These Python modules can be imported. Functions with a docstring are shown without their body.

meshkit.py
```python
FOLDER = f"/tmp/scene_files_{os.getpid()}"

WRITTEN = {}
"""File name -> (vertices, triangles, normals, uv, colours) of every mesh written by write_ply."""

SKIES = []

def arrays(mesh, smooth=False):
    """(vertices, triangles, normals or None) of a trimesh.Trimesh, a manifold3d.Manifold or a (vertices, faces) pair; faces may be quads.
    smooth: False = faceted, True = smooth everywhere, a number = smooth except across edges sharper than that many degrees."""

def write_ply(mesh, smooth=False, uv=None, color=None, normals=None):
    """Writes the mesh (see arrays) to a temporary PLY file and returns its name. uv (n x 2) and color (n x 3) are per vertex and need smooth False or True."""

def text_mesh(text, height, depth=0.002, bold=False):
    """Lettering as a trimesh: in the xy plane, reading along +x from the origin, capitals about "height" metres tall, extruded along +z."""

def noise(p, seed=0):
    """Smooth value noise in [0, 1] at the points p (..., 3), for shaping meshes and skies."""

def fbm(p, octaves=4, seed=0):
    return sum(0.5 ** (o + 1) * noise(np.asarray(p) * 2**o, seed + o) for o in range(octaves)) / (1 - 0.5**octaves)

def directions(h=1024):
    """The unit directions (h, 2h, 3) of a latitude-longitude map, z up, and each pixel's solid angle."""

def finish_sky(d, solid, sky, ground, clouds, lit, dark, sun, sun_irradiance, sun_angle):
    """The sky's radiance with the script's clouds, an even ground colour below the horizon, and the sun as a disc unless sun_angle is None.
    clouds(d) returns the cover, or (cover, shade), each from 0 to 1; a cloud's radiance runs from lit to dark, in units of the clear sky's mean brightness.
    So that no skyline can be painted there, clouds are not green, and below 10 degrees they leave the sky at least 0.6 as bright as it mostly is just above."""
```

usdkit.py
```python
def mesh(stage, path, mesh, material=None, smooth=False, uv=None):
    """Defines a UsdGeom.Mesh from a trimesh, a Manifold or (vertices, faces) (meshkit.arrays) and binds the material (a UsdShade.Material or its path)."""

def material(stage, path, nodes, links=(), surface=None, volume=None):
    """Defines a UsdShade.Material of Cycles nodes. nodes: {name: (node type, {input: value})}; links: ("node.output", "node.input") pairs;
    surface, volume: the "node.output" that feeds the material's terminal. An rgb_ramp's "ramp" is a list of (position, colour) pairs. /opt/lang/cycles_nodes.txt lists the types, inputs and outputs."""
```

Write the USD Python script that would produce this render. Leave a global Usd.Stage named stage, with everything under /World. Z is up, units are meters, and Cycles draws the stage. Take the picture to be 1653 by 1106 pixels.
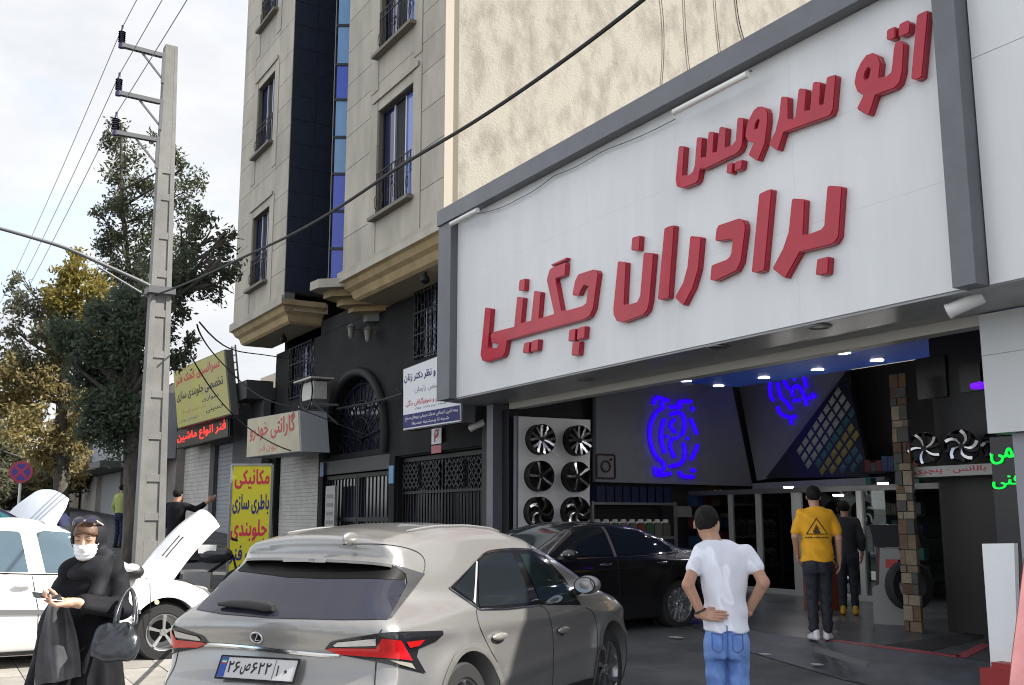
import math, random, glob
import numpy as np
import trimesh, shapely
from shapely.geometry import Polygon, LineString, Point, MultiPolygon, box as sbox
from shapely.ops import unary_union
from scipy import ndimage
from scipy.interpolate import PchipInterpolator
from pxr import Usd, UsdGeom, UsdLux, UsdShade, Sdf, Gf, Vt
import usdkit, meshkit
import manifold3d as m3

stage = Usd.Stage.CreateInMemory()
UsdGeom.SetStageUpAxis(stage, UsdGeom.Tokens.z)
UsdGeom.SetStageMetersPerUnit(stage, 1.0)
UsdGeom.Xform.Define(stage, '/World')
UsdGeom.Scope.Define(stage, '/World/Looks')

# ------------------------------------------------------------------ camera
# x runs along the shop fronts (towards the camera's right), y into the buildings, z up
PW, PH, FPX = 1653.0, 1106.0, 1658.0
PITCH, AZ, CAMH = math.atan(285 / 1658.0), math.radians(30.7), 1.7
FH = np.array([-math.cos(AZ), math.sin(AZ), 0.0])
RT = np.array([math.sin(AZ), math.cos(AZ), 0.0])
FW = FH * math.cos(PITCH) + np.array([0, 0, math.sin(PITCH)])
UP = -FH * math.sin(PITCH) + np.array([0, 0, math.cos(PITCH)])
CAM = np.array([0, 0, CAMH])
EXPOSURE = 1.95
cam = UsdGeom.Camera.Define(stage, '/World/camera')
cam.CreateHorizontalApertureAttr(36.0)
cam.CreateVerticalApertureAttr(36.0 * 685 / 1024)
cam.CreateFocalLengthAttr(36.0 * FPX / PW)
cam.CreateClippingRangeAttr(Gf.Vec2f(0.05, 5000))
cam.CreateExposureAttr(EXPOSURE)
M4 = Gf.Matrix4d(*RT, 0, *UP, 0, *(-FW), 0, *CAM, 1)
cam.AddTransformOp().Set(M4)

# ------------------------------------------------------------------ sun and sky
SUN_PHI, SUN_EL = math.radians(37.0), math.radians(47.2)
SUN = np.array([math.cos(SUN_EL) * math.sin(SUN_PHI), math.cos(SUN_EL) * math.cos(SUN_PHI), math.sin(SUN_EL)])
sun = UsdLux.DistantLight.Define(stage, '/World/sun')
sun.CreateIntensityAttr(0.66)
sun.CreateAngleAttr(0.5)
sun.CreateNormalizeAttr(True)
sun.CreateColorAttr(Gf.Vec3f(1.0, 0.95, 0.87))
q = Gf.Rotation(Gf.Vec3d(0, 0, 1), Gf.Vec3d(*map(float, SUN)))
sun.AddTransformOp().Set(Gf.Matrix4d().SetRotate(q))
dome = UsdLux.DomeLight.Define(stage, '/World/sky')
dome.CreateIntensityAttr(1.0)
skym = usdkit.material(stage, '/World/Looks/sky', {
    'tc': ('texture_coordinate', {}),
    'sky': ('sky_texture', {'sky_type': 'single_scattering', 'sun_disc': False, 'sun_elevation': SUN_EL,
                            'sun_rotation': math.atan2(SUN[0], SUN[1]), 'aerosol_density': 2.0}),
    'mp': ('mapping', {'scale': (1.0, 1.0, 2.2)}),
    'n': ('noise_texture', {'scale': 1.9, 'detail': 6.0, 'roughness': 0.55, 'distortion': 0.35}),
    'n2': ('noise_texture', {'scale': 4.5, 'detail': 5.0, 'roughness': 0.6}),
    'r': ('rgb_ramp', {'ramp': [(0.0, (0.1, 0.1, 0.1)), (0.36, (0.35, 0.35, 0.35)), (0.5, (0.97, 0.97, 0.97)), (1.0, (1, 1, 1))]}),
    'cr': ('rgb_ramp', {'ramp': [(0.0, (2.15, 2.22, 2.34)), (0.36, (2.25, 2.3, 2.4)), (0.58, (2.6, 2.6, 2.62)), (1.0, (2.75, 2.72, 2.68))]}),
    'mx': ('mix_color', {}),
    'bg': ('background_shader', {'strength': 0.1})},
    [('tc.generated', 'mp.vector'), ('mp.vector', 'n.vector'), ('mp.vector', 'n2.vector'), ('n.fac', 'r.fac'), ('n2.fac', 'cr.fac'),
     ('r.color', 'mx.fac'), ('sky.color', 'mx.a'), ('cr.color', 'mx.b'), ('mx.result', 'bg.color')], surface='bg.background')
UsdShade.MaterialBindingAPI.Apply(dome.GetPrim()).Bind(skym)
dome.GetPrim().SetCustomDataByKey('kind', 'structure')

# ------------------------------------------------------------------ helpers
def ray(px, py):
    return (RT * (px - PW / 2) + UP * (PH / 2 - py) + FW * FPX) / FPX
def at(px, py, X=None, Y=None, Z=None, D=None):
    """the point on a real plane (x, y or z constant, or at ground distance D ahead) that the photograph shows at a pixel"""
    d = ray(px, py)
    if X is not None: t = X / d[0]
    elif Y is not None: t = Y / d[1]
    elif Z is not None: t = (Z - CAMH) / d[2]
    else: t = D / (d @ FH)
    return CAM + d * t
def gz(x, y=0.0):
    x = np.clip(x, -85, 6)
    return 0.036 * (-x - 5.0)

_names = {}
_loc = {'/World': np.zeros(3)}
def numbered(parent, name):
    k = (parent, name); n = _names.get(k, 0); _names[k] = n + 1
    return name if n == 0 else f'{name}_{n:03d}'
def tag(prim, label=None, cat=None, group=None, kind=None):
    for k, v in (('label', label), ('category', cat), ('group', group), ('kind', kind)):
        if v is not None: prim.SetCustomDataByKey(k, v)
def thing(name, label, cat, loc=(0, 0, 0), rz=0.0, group=None, rx=0.0, ry=0.0, kind=None):
    path = '/World/' + numbered('/World', name)
    x = UsdGeom.Xform.Define(stage, path)
    x.AddTranslateOp().Set(Gf.Vec3d(*map(float, loc)))
    if rz or rx or ry: x.AddRotateZYXOp().Set(Gf.Vec3f(math.degrees(rx), math.degrees(ry), math.degrees(rz)))
    _loc[path] = np.asarray(loc, float) if not (rz or rx or ry) else None
    tag(x.GetPrim(), label, cat, group, kind)
    return path
def obj(name, mesh, mat, parent='/World', smooth=False, local=False, label=None, cat=None, group=None, kind=None):
    """one Mesh prim; world coordinates unless local"""
    if isinstance(mesh, MB): mesh = mesh.mesh()
    if hasattr(mesh, 'vertices'): v, f = np.array(mesh.vertices, float), np.array(mesh.faces)
    elif hasattr(mesh, 'to_mesh'):
        mm = mesh.to_mesh(); v, f = np.array(mm.vert_properties[:, :3], float), np.array(mm.tri_verts)
    else: v, f = np.asarray(mesh[0], float), np.asarray(mesh[1])
    p = parent
    if not local:
        off = None
        while p not in _loc: p = p.rsplit('/', 1)[0]
        off = _loc[p]
        if off is not None: v = v - off
    path = parent + '/' + numbered(parent, name)
    usdkit.mesh(stage, path, (v, f), material=mat, smooth=smooth)
    prim = stage.GetPrimAtPath(path)
    tag(prim, label, cat, group, kind)
    return path
def clone(path, loc, rz, label, group=None, rx=0.0, ry=0.0):
    base = path.rsplit('/', 1)[1]
    if base[-4] == '_' and base[-3:].isdigit(): base = base[:-4]
    src = stage.GetPrimAtPath(path)
    new = '/World/' + numbered('/World', base)
    x = UsdGeom.Xform.Define(stage, new)
    x.GetPrim().GetReferences().AddInternalReference(path)
    x.GetPrim().SetInstanceable(True)
    x.ClearXformOpOrder() if False else None
    for o in x.GetOrderedXformOps(): pass
    x.SetXformOpOrder([])
    x.AddTranslateOp(opSuffix='c').Set(Gf.Vec3d(*map(float, loc)))
    x.AddRotateZYXOp(opSuffix='c').Set(Gf.Vec3f(math.degrees(rx), math.degrees(ry), math.degrees(rz)))
    tag(x.GetPrim(), label, src.GetCustomDataByKey('category'), group or src.GetCustomDataByKey('group'))
    return new

class MB:
    """collects shapes into one mesh"""
    def __init__(s): s.v, s.f, s.n = [], [], 0
    def add(s, v, f):
        v = np.asarray(v, float); f = np.asarray(f, int)
        if f.shape[1] == 4: f = np.vstack([f[:, [0, 1, 2]], f[:, [0, 2, 3]]])
        s.v.append(v); s.f.append(f + s.n); s.n += len(v); return s
    def tm(s, t): return s.add(t.vertices, t.faces)
    def box(s, x0, x1, y0, y1, z0, z1):
        v = [(x, y, z) for x in (x0, x1) for y in (y0, y1) for z in (z0, z1)]
        f = [(0, 1, 3, 2), (4, 6, 7, 5), (0, 4, 5, 1), (2, 3, 7, 6), (0, 2, 6, 4), (1, 5, 7, 3)]
        return s.add(v, f)
    def obox(s, c, ax, ay, az_):
        """box with centre c and half axis vectors"""
        c, ax, ay, az_ = map(lambda a: np.asarray(a, float), (c, ax, ay, az_))
        v = [c + i * ax + j * ay + k * az_ for i in (-1, 1) for j in (-1, 1) for k in (-1, 1)]
        f = [(0, 1, 3, 2), (4, 6, 7, 5), (0, 4, 5, 1), (2, 3, 7, 6), (0, 2, 6, 4), (1, 5, 7, 3)]
        if np.dot(np.cross(ax, ay), az_) < 0: f = [t[::-1] for t in f]
        return s.add(v, f)
    def bar(s, a, b, w, h=None, up=(0, 0, 1)):
        a, b = np.asarray(a, float), np.asarray(b, float); h = w if h is None else h
        d = b - a; L = np.linalg.norm(d); d /= L
        u = np.cross(d, up)
        if np.linalg.norm(u) < 1e-6: u = np.cross(d, (1, 0, 0))
        u /= np.linalg.norm(u); w_ = np.cross(d, u)
        return s.obox((a + b) / 2, d * L / 2, u * w / 2, w_ * h / 2)
    def tube(s, pts, r, n=8, cap=True):
        pts = np.asarray(pts, float); r = np.broadcast_to(np.asarray(r, float), (len(pts),))
        t = np.gradient(pts, axis=0); t /= np.linalg.norm(t, axis=1, keepdims=True) + 1e-12
        u = np.cross(t[0], (0, 0, 1.0))
        if np.linalg.norm(u) < 1e-3: u = np.cross(t[0], (1.0, 0, 0))
        u /= np.linalg.norm(u); V = []
        for i in range(len(pts)):
            u = u - t[i] * (u @ t[i]); u /= np.linalg.norm(u) + 1e-12; w = np.cross(t[i], u)
            a = np.linspace(0, 2 * np.pi, n, endpoint=False)
            V.append(pts[i] + r[i] * (np.cos(a)[:, None] * u + np.sin(a)[:, None] * w))
        V = np.vstack(V); F = []
        for i in range(len(pts) - 1):
            for j in range(n):
                a, b = i * n + j, i * n + (j + 1) % n
                F += [(a, b, b + n, a + n)]
        s.add(V, F)
        if cap:
            for i, sg in ((0, 1), (len(pts) - 1, -1)):
                ring = V[i * n:(i + 1) * n]; vv = np.vstack([ring, pts[i]])
                ff = [((j + 1) % n, j, n) if sg > 0 else (j, (j + 1) % n, n) for j in range(n)]
                s.add(vv, ff)
        return s
    def lathe(s, prof, n=32, M=None):
        """profile of (radius, height) about z; M 4x4 moves it"""
        prof = np.asarray(prof, float); a = np.linspace(0, 2 * np.pi, n, endpoint=False); V = []
        for r, h in prof: V.append(np.c_[r * np.cos(a), r * np.sin(a), np.full(n, h)])
        V = np.vstack(V); F = []
        for i in range(len(prof) - 1):
            for j in range(n):
                p, q_ = i * n + j, i * n + (j + 1) % n
                F.append((p, q_, q_ + n, p + n))
        if M is not None: V = V @ M[:3, :3].T + M[:3, 3]
        return s.add(V, F)
    def prism(s, poly, O, U, V, depth):
        """2D polygon(s) in the frame O,U,V; extruded by the vector depth (a closed solid)"""
        O, U, V, dv = map(lambda a: np.asarray(a, float), (O, U, V, depth))
        for g in getattr(poly, 'geoms', [poly]):
            if g.is_empty or g.area < 1e-9: continue
            t = trimesh.creation.extrude_polygon(g, 1.0, engine='earcut')
            P = t.vertices
            W_ = O + P[:, :1] * U + P[:, 1:2] * V + P[:, 2:3] * dv
            f = t.faces
            if np.dot(np.cross(U, V), dv) < 0: f = f[:, ::-1]
            s.add(W_, f)
        return s
    def mesh(s): return (np.vstack(s.v), np.vstack(s.f))

def box(x0, x1, y0, y1, z0, z1): return MB().box(x0, x1, y0, y1, z0, z1)
def Rz(a): c, s_ = math.cos(a), math.sin(a); return np.array([[c, -s_, 0], [s_, c, 0], [0, 0, 1.0]])
def Tm(R=np.eye(3), t=(0, 0, 0)): M = np.eye(4); M[:3, :3] = R; M[:3, 3] = t; return M
def frame_z(d):
    """rotation whose z axis points along d"""
    d = np.asarray(d, float); d = d / np.linalg.norm(d)
    u = np.cross((0, 0, 1.0), d)
    u = np.array([1.0, 0, 0]) if np.linalg.norm(u) < 1e-6 else u / np.linalg.norm(u)
    return np.stack([u, np.cross(d, u), d], 1)

# ------------------------------------------------------------------ materials
_m = {}
def mat(name, col, rough=0.6, metal=0.0, spec=0.5, coat=0.0, var=0.0, vscale=3.0, col2=None, bump=0.0, bscale=40.0,
        emit=0.0, ecol=None, trans=0.0, rnd=0.0, stretch=(1, 1, 1), detail=5.0, ramp=(0.35, 0.65), coat_rough=0.03, sheen=0.0):
    if name in _m: return _m[name]
    col = np.array(col, float)
    nodes = {'p': ('principled_bsdf', {'roughness': rough, 'metallic': metal, 'specular_ior_level': spec, 'coat_weight': coat, 'coat_roughness': coat_rough, 'base_color': tuple(col)})}
    links = []
    if sheen: nodes['p'][1].update({'sheen_weight': sheen})
    if emit: nodes['p'][1].update({'emission_color': tuple(ecol if ecol is not None else col), 'emission_strength': emit * 0.22})
    src = None
    if var or col2 is not None:
        c2 = np.array(col2, float) if col2 is not None else np.clip(col * (1 + var), 0, 1)
        c1 = col if col2 is not None else col * (1 - var)
        nodes.update({'g': ('geometry', {}), 'mp': ('mapping', {'scale': tuple(stretch)}), 'n': ('noise_texture', {'scale': vscale, 'detail': detail, 'roughness': 0.6}),
                      'r': ('rgb_ramp', {'ramp': [(0, tuple(c1)), (ramp[0], tuple(c1)), (ramp[1], tuple(c2)), (1, tuple(c2))]})})
        links += [('g.position', 'mp.vector'), ('mp.vector', 'n.vector'), ('n.fac', 'r.fac')]
        src = 'r.color'
    if rnd:
        nodes.update({'oi': ('object_info', {}), 'mr': ('map_range', {'from_min': 0.0, 'from_max': 1.0, 'to_min': 1 - rnd, 'to_max': 1 + rnd}), 'h': ('hsv', {'color': tuple(col)})})
        links += [('oi.random', 'mr.value'), ('mr.result', 'h.value')]
        if src: links.append((src, 'h.color'))
        src = 'h.color'
    if src: links.append((src, 'p.base_color'))
    if bump:
        nodes.update({'g2': ('geometry', {}), 'nb': ('noise_texture', {'scale': bscale, 'detail': 4.0}), 'b': ('bump', {'strength': 1.0, 'distance': bump})})
        links += [('g2.position', 'nb.vector'), ('nb.fac', 'b.height'), ('b.normal', 'p.normal')]
    surf = 'p.BSDF'
    if trans:
        nodes.update({'t': ('translucent_bsdf', {'color': tuple(np.clip(col * 1.3, 0, 1))}), 'mc': ('mix_closure', {'fac': trans})})
        links += [('p.BSDF', 'mc.closure1'), ('t.BSDF', 'mc.closure2')]
        if src: links.append((src, 't.color'))
        surf = 'mc.closure'
    _m[name] = usdkit.material(stage, '/World/Looks/' + name, nodes, links, surface=surf)
    return _m[name]
def glass_pane(name, tint=(1, 1, 1), dark=0.0):
    if name in _m: return _m[name]
    _m[name] = usdkit.material(stage, '/World/Looks/' + name, {
        't': ('transparent_bsdf', {'color': tuple(np.array(tint) * (1 - dark))}), 'g': ('glossy_bsdf', {'roughness': 0.02, 'color': (1, 1, 1)}),
        'f': ('fresnel', {'IOR': 1.5}), 'm': ('mix_closure', {})},
        [('f.fac', 'm.fac'), ('t.BSDF', 'm.closure1'), ('g.BSDF', 'm.closure2')], surface='m.closure')
    return _m[name]

# ------------------------------------------------------------------ Persian lettering
_FONT = None
_FORMS = {'ا': 'ﺍﺎ', 'آ': 'ﺁﺂ', 'ب': 'ﺏﺐﺑﺒ', 'پ': 'ﭖﭗﭘﭙ', 'ت': 'ﺕﺖﺗﺘ', 'ج': 'ﺝﺞﺟﺠ', 'چ': 'ﭺﭻﭼﭽ', 'ح': 'ﺡﺢﺣﺤ', 'خ': 'ﺥﺦﺧﺨ', 'د': 'ﺩﺪ', 'ذ': 'ﺫﺬ', 'ر': 'ﺭﺮ', 'ز': 'ﺯﺰ',
          'ژ': 'ﮊﮋ', 'س': 'ﺱﺲﺳﺴ', 'ش': 'ﺵﺶﺷﺸ', 'ص': 'ﺹﺺﺻﺼ', 'ض': 'ﺽﺾﺿﻀ', 'ط': 'ﻁﻂﻃﻄ', 'ظ': 'ﻅﻆﻇﻈ', 'ع': 'ﻉﻊﻋﻌ', 'غ': 'ﻍﻎﻏﻐ', 'ف': 'ﻑﻒﻓﻔ', 'ق': 'ﻕﻖﻗﻘ',
          'ک': 'ﮎﮏﮐﮑ', 'گ': 'ﮒﮓﮔﮕ', 'ل': 'ﻝﻞﻟﻠ', 'م': 'ﻡﻢﻣﻤ', 'ن': 'ﻥﻦﻧﻨ', 'ه': 'ﻩﻪﻫﻬ', 'و': 'ﻭﻮ', 'ی': 'ﯼﯽﯾﯿ'}
def shape_fa(t):
    out = []
    for i, c in enumerate(t):
        fm = _FORMS.get(c)
        if not fm: out.append(c); continue
        prev = i > 0 and len(_FORMS.get(t[i - 1], '')) == 4
        nxt = i + 1 < len(t) and t[i + 1] in _FORMS and len(fm) == 4
        out.append(fm[(3 if prev else 2) if nxt else (1 if prev else 0)])
    if all(c.isdigit() for c in t): return ''.join(out)
    return ''.join(out[::-1])
def text_poly(t, weight=600, raw=False):
    """shapely polygon of the lettering, 1 unit = font size"""
    global _FONT
    from PIL import Image, ImageDraw, ImageFont
    p = glob.glob('/opt/blender-*/*/datafiles/fonts/NotoSansArabic*.woff2')[0]
    font = ImageFont.truetype(p, 110)
    try: font.set_variation_by_axes([weight, 100])
    except Exception: pass
    s_ = t if raw else shape_fa(t)
    x0, y0, x1, y1 = font.getbbox(s_, anchor='ls')
    im = Image.new('L', (x1 - x0 + 8, y1 - y0 + 8))
    ImageDraw.Draw(im).text((4 - x0, 4 - y0), s_, 255, font, anchor='ls')
    on = np.pad(np.asarray(im) > 127, ((0, 0), (1, 1))).astype(np.int8)
    rows, starts = np.nonzero(np.diff(on, axis=1) == 1); ends = np.nonzero(np.diff(on, axis=1) == -1)[1]
    g = shapely.union_all(shapely.box(starts, -rows - 1, ends, -rows)).buffer(0.7).buffer(-0.7).simplify(0.8)
    return g
def text_fit(t, w, h, weight=600, raw=False):
    """polygon fitted into the box 0..w, 0..h"""
    g = text_poly(t, weight, raw); a = g.bounds
    return shapely.affinity.affine_transform(g, [w / (a[2] - a[0]), 0, 0, h / (a[3] - a[1]), -a[0] * w / (a[2] - a[0]), -a[1] * h / (a[3] - a[1])])
import shapely.affinity

# ------------------------------------------------------------------ implicit surfaces
def surfnet(F, org, h):
    """naive surface nets of a sampled field (negative inside)"""
    ins = F < 0; nx, ny, nz = F.shape
    S = np.zeros((nx - 1, ny - 1, nz - 1, 3)); N = np.zeros((nx - 1, ny - 1, nz - 1))
    cor = [(i, j, k) for i in (0, 1) for j in (0, 1) for k in (0, 1)]
    def sub(A, c): return A[c[0]:c[0] + nx - 1, c[1]:c[1] + ny - 1, c[2]:c[2] + nz - 1]
    for a in cor:
        for ax in range(3):
            if a[ax]: continue
            b = list(a); b[ax] = 1; b = tuple(b)
            fa, fb = sub(F, a), sub(F, b); m = (fa < 0) != (fb < 0)
            t = np.where(m, fa / np.where(m, fa - fb, 1), 0)
            for q_ in range(3): S[..., q_] += np.where(m, a[q_] + (t if q_ == ax else 0), 0)
            N += m
    act = N > 0; idx = np.full(act.shape, -1); idx[act] = np.arange(act.sum())
    I = np.argwhere(act); V = (I + S[act] / N[act][:, None]) * h + org
    Q = []
    for ax in range(3):
        A = np.moveaxis(ins, ax, 0); s0, s1 = A[:-1], A[1:]
        ID = np.moveaxis(idx, ax, 0)
        for flip in (False, True):
            m = (s0 & ~s1) if not flip else (~s0 & s1)
            m = m[:, 1:-1, 1:-1]; e = np.argwhere(m)
            if not len(e): continue
            i, j, k = e.T
            quad = np.stack([ID[i, j, k], ID[i, j + 1, k], ID[i, j + 1, k + 1], ID[i, j, k + 1]], 1)
            if flip: quad = quad[:, ::-1]
            if ax == 1: quad = quad[:, ::-1]
            Q.append(quad)
    Q = np.vstack(Q)
    return V, np.vstack([Q[:, [0, 1, 2]], Q[:, [0, 2, 3]]])
def grad(f, P, e=2e-3):
    g = np.empty_like(P)
    for k in range(3):
        d = np.zeros(3); d[k] = e
        g[:, k] = (f(P + d) - f(P - d)) / (2 * e)
    return g
def isomesh(f, lo, hi, h, newton=2, fast=None):
    lo, hi = np.asarray(lo, float), np.asarray(hi, float)
    n = np.ceil((hi - lo) / h).astype(int) + 1
    ax = [lo[k] + np.arange(n[k]) * h for k in range(3)]
    F = np.empty(n)
    for i in range(n[0]):
        Y, Z = np.meshgrid(ax[1], ax[2], indexing='ij')
        P = np.stack([np.full(Y.size, ax[0][i]), Y.ravel(), Z.ravel()], 1)
        F[i] = f(P).reshape(Y.shape)
    V, T = surfnet(F, lo, h)
    for _ in range(newton):
        g = grad(f, V); fv = f(V); st = fv / np.maximum((g * g).sum(1), 0.05)
        V = V - np.clip(st, -h * 0.7, h * 0.7)[:, None] * g
    return V, T
def cone(P, a, b, r1, r2):
    a, b = np.asarray(a, float), np.asarray(b, float); d = b - a
    t = np.clip(((P - a) @ d) / max(d @ d, 1e-12), 0, 1)
    return np.linalg.norm(P - a - t[:, None] * d, axis=1) - (r1 + (r2 - r1) * t)
def ell(P, c, r, R=None):
    q_ = P - np.asarray(c, float)
    if R is not None: q_ = q_ @ R
    r = np.asarray(r, float); k0 = np.linalg.norm(q_ / r, axis=1); k1 = np.linalg.norm(q_ / (r * r), axis=1)
    return k0 * (k0 - 1) / np.maximum(k1, 1e-9)
def smin(a, b, k):
    h = np.clip(0.5 + 0.5 * (b - a) / k, 0, 1)
    return b + (a - b) * h - k * h * (1 - h)
def smax(a, b, k): return -smin(-a, -b, k)
# ------------------------------------------------------------------ common materials
asphalt = mat('asphalt', (0.065, 0.067, 0.07), 0.85, var=0.4, vscale=1.1, detail=10.0, bump=0.004, bscale=90)
concrete = mat('concrete', (0.36, 0.355, 0.33), 0.85, var=0.12, vscale=2.2, bump=0.002, bscale=60)
paving = mat('paving', (0.40, 0.375, 0.34), 0.85, var=0.15, vscale=3.0, bump=0.002, bscale=70, rnd=0.12)
white_panel = mat('white_panel', (0.68, 0.69, 0.695), 0.28, var=0.045, vscale=1.6, stretch=(1, 1, 0.18))
white_paint = mat('white_paint', (0.78, 0.78, 0.76), 0.45)
grey_frame = mat('grey_frame', (0.13, 0.135, 0.15), 0.42, var=0.08, vscale=2.0)
grey_soffit = mat('grey_soffit', (0.36, 0.365, 0.37), 0.35, var=0.1, vscale=2.0)
beam_cream = mat('beam_cream', (0.55, 0.53, 0.48), 0.5)
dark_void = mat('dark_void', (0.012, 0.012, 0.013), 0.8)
black_metal = mat('black_metal', (0.008, 0.008, 0.010), 0.45, spec=0.3)
grey_metal = mat('grey_metal', (0.25, 0.26, 0.27), 0.4, metal=0.6)
chrome = mat('chrome', (0.75, 0.76, 0.78), 0.12, metal=1.0)
beige_stone = mat('beige_stone', (0.39, 0.36, 0.295), 0.75, var=0.16, vscale=1.3, bump=0.002, bscale=30, rnd=0.06, stretch=(1, 1, 0.35), detail=9.0)
beige_joint = mat('beige_joint', (0.16, 0.14, 0.11), 0.9)
cornice_m = mat('cornice_plaster', (0.37, 0.275, 0.14), 0.8, var=0.18, vscale=1.5, bump=0.003, bscale=20)
soffit_m = mat('bay_soffit', (0.40, 0.34, 0.24), 0.85, var=0.1, vscale=1.0)
granite = mat('dark_granite', (0.010, 0.013, 0.018), 0.5, var=0.3, vscale=6)
dark_stone = mat('dark_stone', (0.012, 0.012, 0.013), 0.7, spec=0.2, var=0.35, vscale=1.2, bump=0.002, bscale=25)
red_plastic = mat('red_acrylic', (0.38, 0.008, 0.028), 0.25, coat=0.25, var=0.08, vscale=2.5)
shutter_m = mat('shutter_steel', (0.47, 0.45, 0.42), 0.55, var=0.12, vscale=3)

# ------------------------------------------------------------------ ground
def ground():
    xs = np.r_[-700, -300, np.linspace(-85, 6, 40), 60, 300]; ys = np.r_[-500, -60, -20, -8, 0, 4, 9.9]
    xs2 = np.r_[-700, -300, -85, -60, -40, -34, -18.6]; 
    V = [(x, y, gz(x)) for x in xs for y in ys]; n = len(ys)
    F = [(i * n + j, (i + 1) * n + j, (i + 1) * n + j + 1, i * n + j + 1) for i in range(len(xs) - 1) for j in range(n - 1)]
    k = len(V); ys2 = [9.9, 30, 300]
    for x in xs2: V += [(x, y, gz(x)) for y in ys2]
    F += [(k + i * 3 + j, k + i * 3 + 3 + j, k + i * 3 + 4 + j, k + i * 3 + 1 + j) for i in range(len(xs2) - 1) for j in range(2)]
    k = len(V); V += [(x, y, gz(x)) for x in (-3.9, 6, 60, 300) for y in ys2]
    F += [(k + i * 3 + j, k + i * 3 + 3 + j, k + i * 3 + 4 + j, k + i * 3 + 1 + j) for i in range(3) for j in range(2)]
    k = len(V); V += [(x, y, -0.2) for x in (-18.6, -3.9) for y in (19, 30, 300)]
    F += [(k + j, k + 3 + j, k + 4 + j, k + 1 + j) for j in range(2)]
    b = MB().add(V, F)
    obj('ground', b, asphalt, kind='structure')
ground()
# pale paving in the sun on the street side (each slab a piece)
rng = np.random.default_rng(5)
pv = thing('pavement', None, None, kind='structure')
def slab_mat(i): return mat(f'paving_{i}', np.array((0.25, 0.238, 0.215)) * (0.86, 1.0, 1.1)[i], 0.85, var=0.14, vscale=3.5, bump=0.002, bscale=70)
for i in range(24):
    for j in range(13):
        x0, y0 = -15.5 + i * 0.5, -2.6 + j * 0.42
        if x0 > -5.4: continue
        x1, y1 = x0 + 0.49, y0 + 0.41
        dz = rng.uniform(0.0, 0.006)
        v = [(x, y, gz(x) + z) for x in (x0, x1) for y in (y0, y1) for z in (0.003, 0.022 + dz)]
        obj('slab', MB().add(v, [(0, 1, 3, 2), (4, 6, 7, 5), (0, 4, 5, 1), (2, 3, 7, 6), (0, 2, 6, 4), (1, 5, 7, 3)]), slab_mat(int(rng.integers(3))), pv)

# ------------------------------------------------------------------ the apartment building
YB, YW = 9.5, 10.66
ZT = 25.0
cornR = at(718, 361, Y=YB); cornL = at(550, 452, Y=YB)
RX1 = cornR[0]; RX0 = cornL[0] + 0.2; RZ = 0.5 * (cornR[2] + cornL[2])
LX0, LX1 = at(375, 535, Y=YB)[0] + 0.2, at(460, 480, Y=YB)[0]
LZ = 0.5 * (at(375, 535, Y=YB)[2] + at(460, 480, Y=YB)[2])
apt = thing('apartment_building', 'beige stone apartment block with two overhanging bays and a blue glass stairwell', 'building')
frame_dark = mat('window_frame_dark', (0.015, 0.016, 0.022), 0.4)
win_glass = mat('window_glass', (0.006, 0.009, 0.03), 0.05, spec=0.9)
win_glass_b = mat('window_glass_blue', (0.10, 0.15, 0.40), 0.05, spec=0.9)
curtain = mat('curtain_grey', (0.02, 0.02, 0.02), 0.9)
alu = mat('aluminium_frame', (0.42, 0.44, 0.55), 0.35, metal=0.3)

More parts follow.
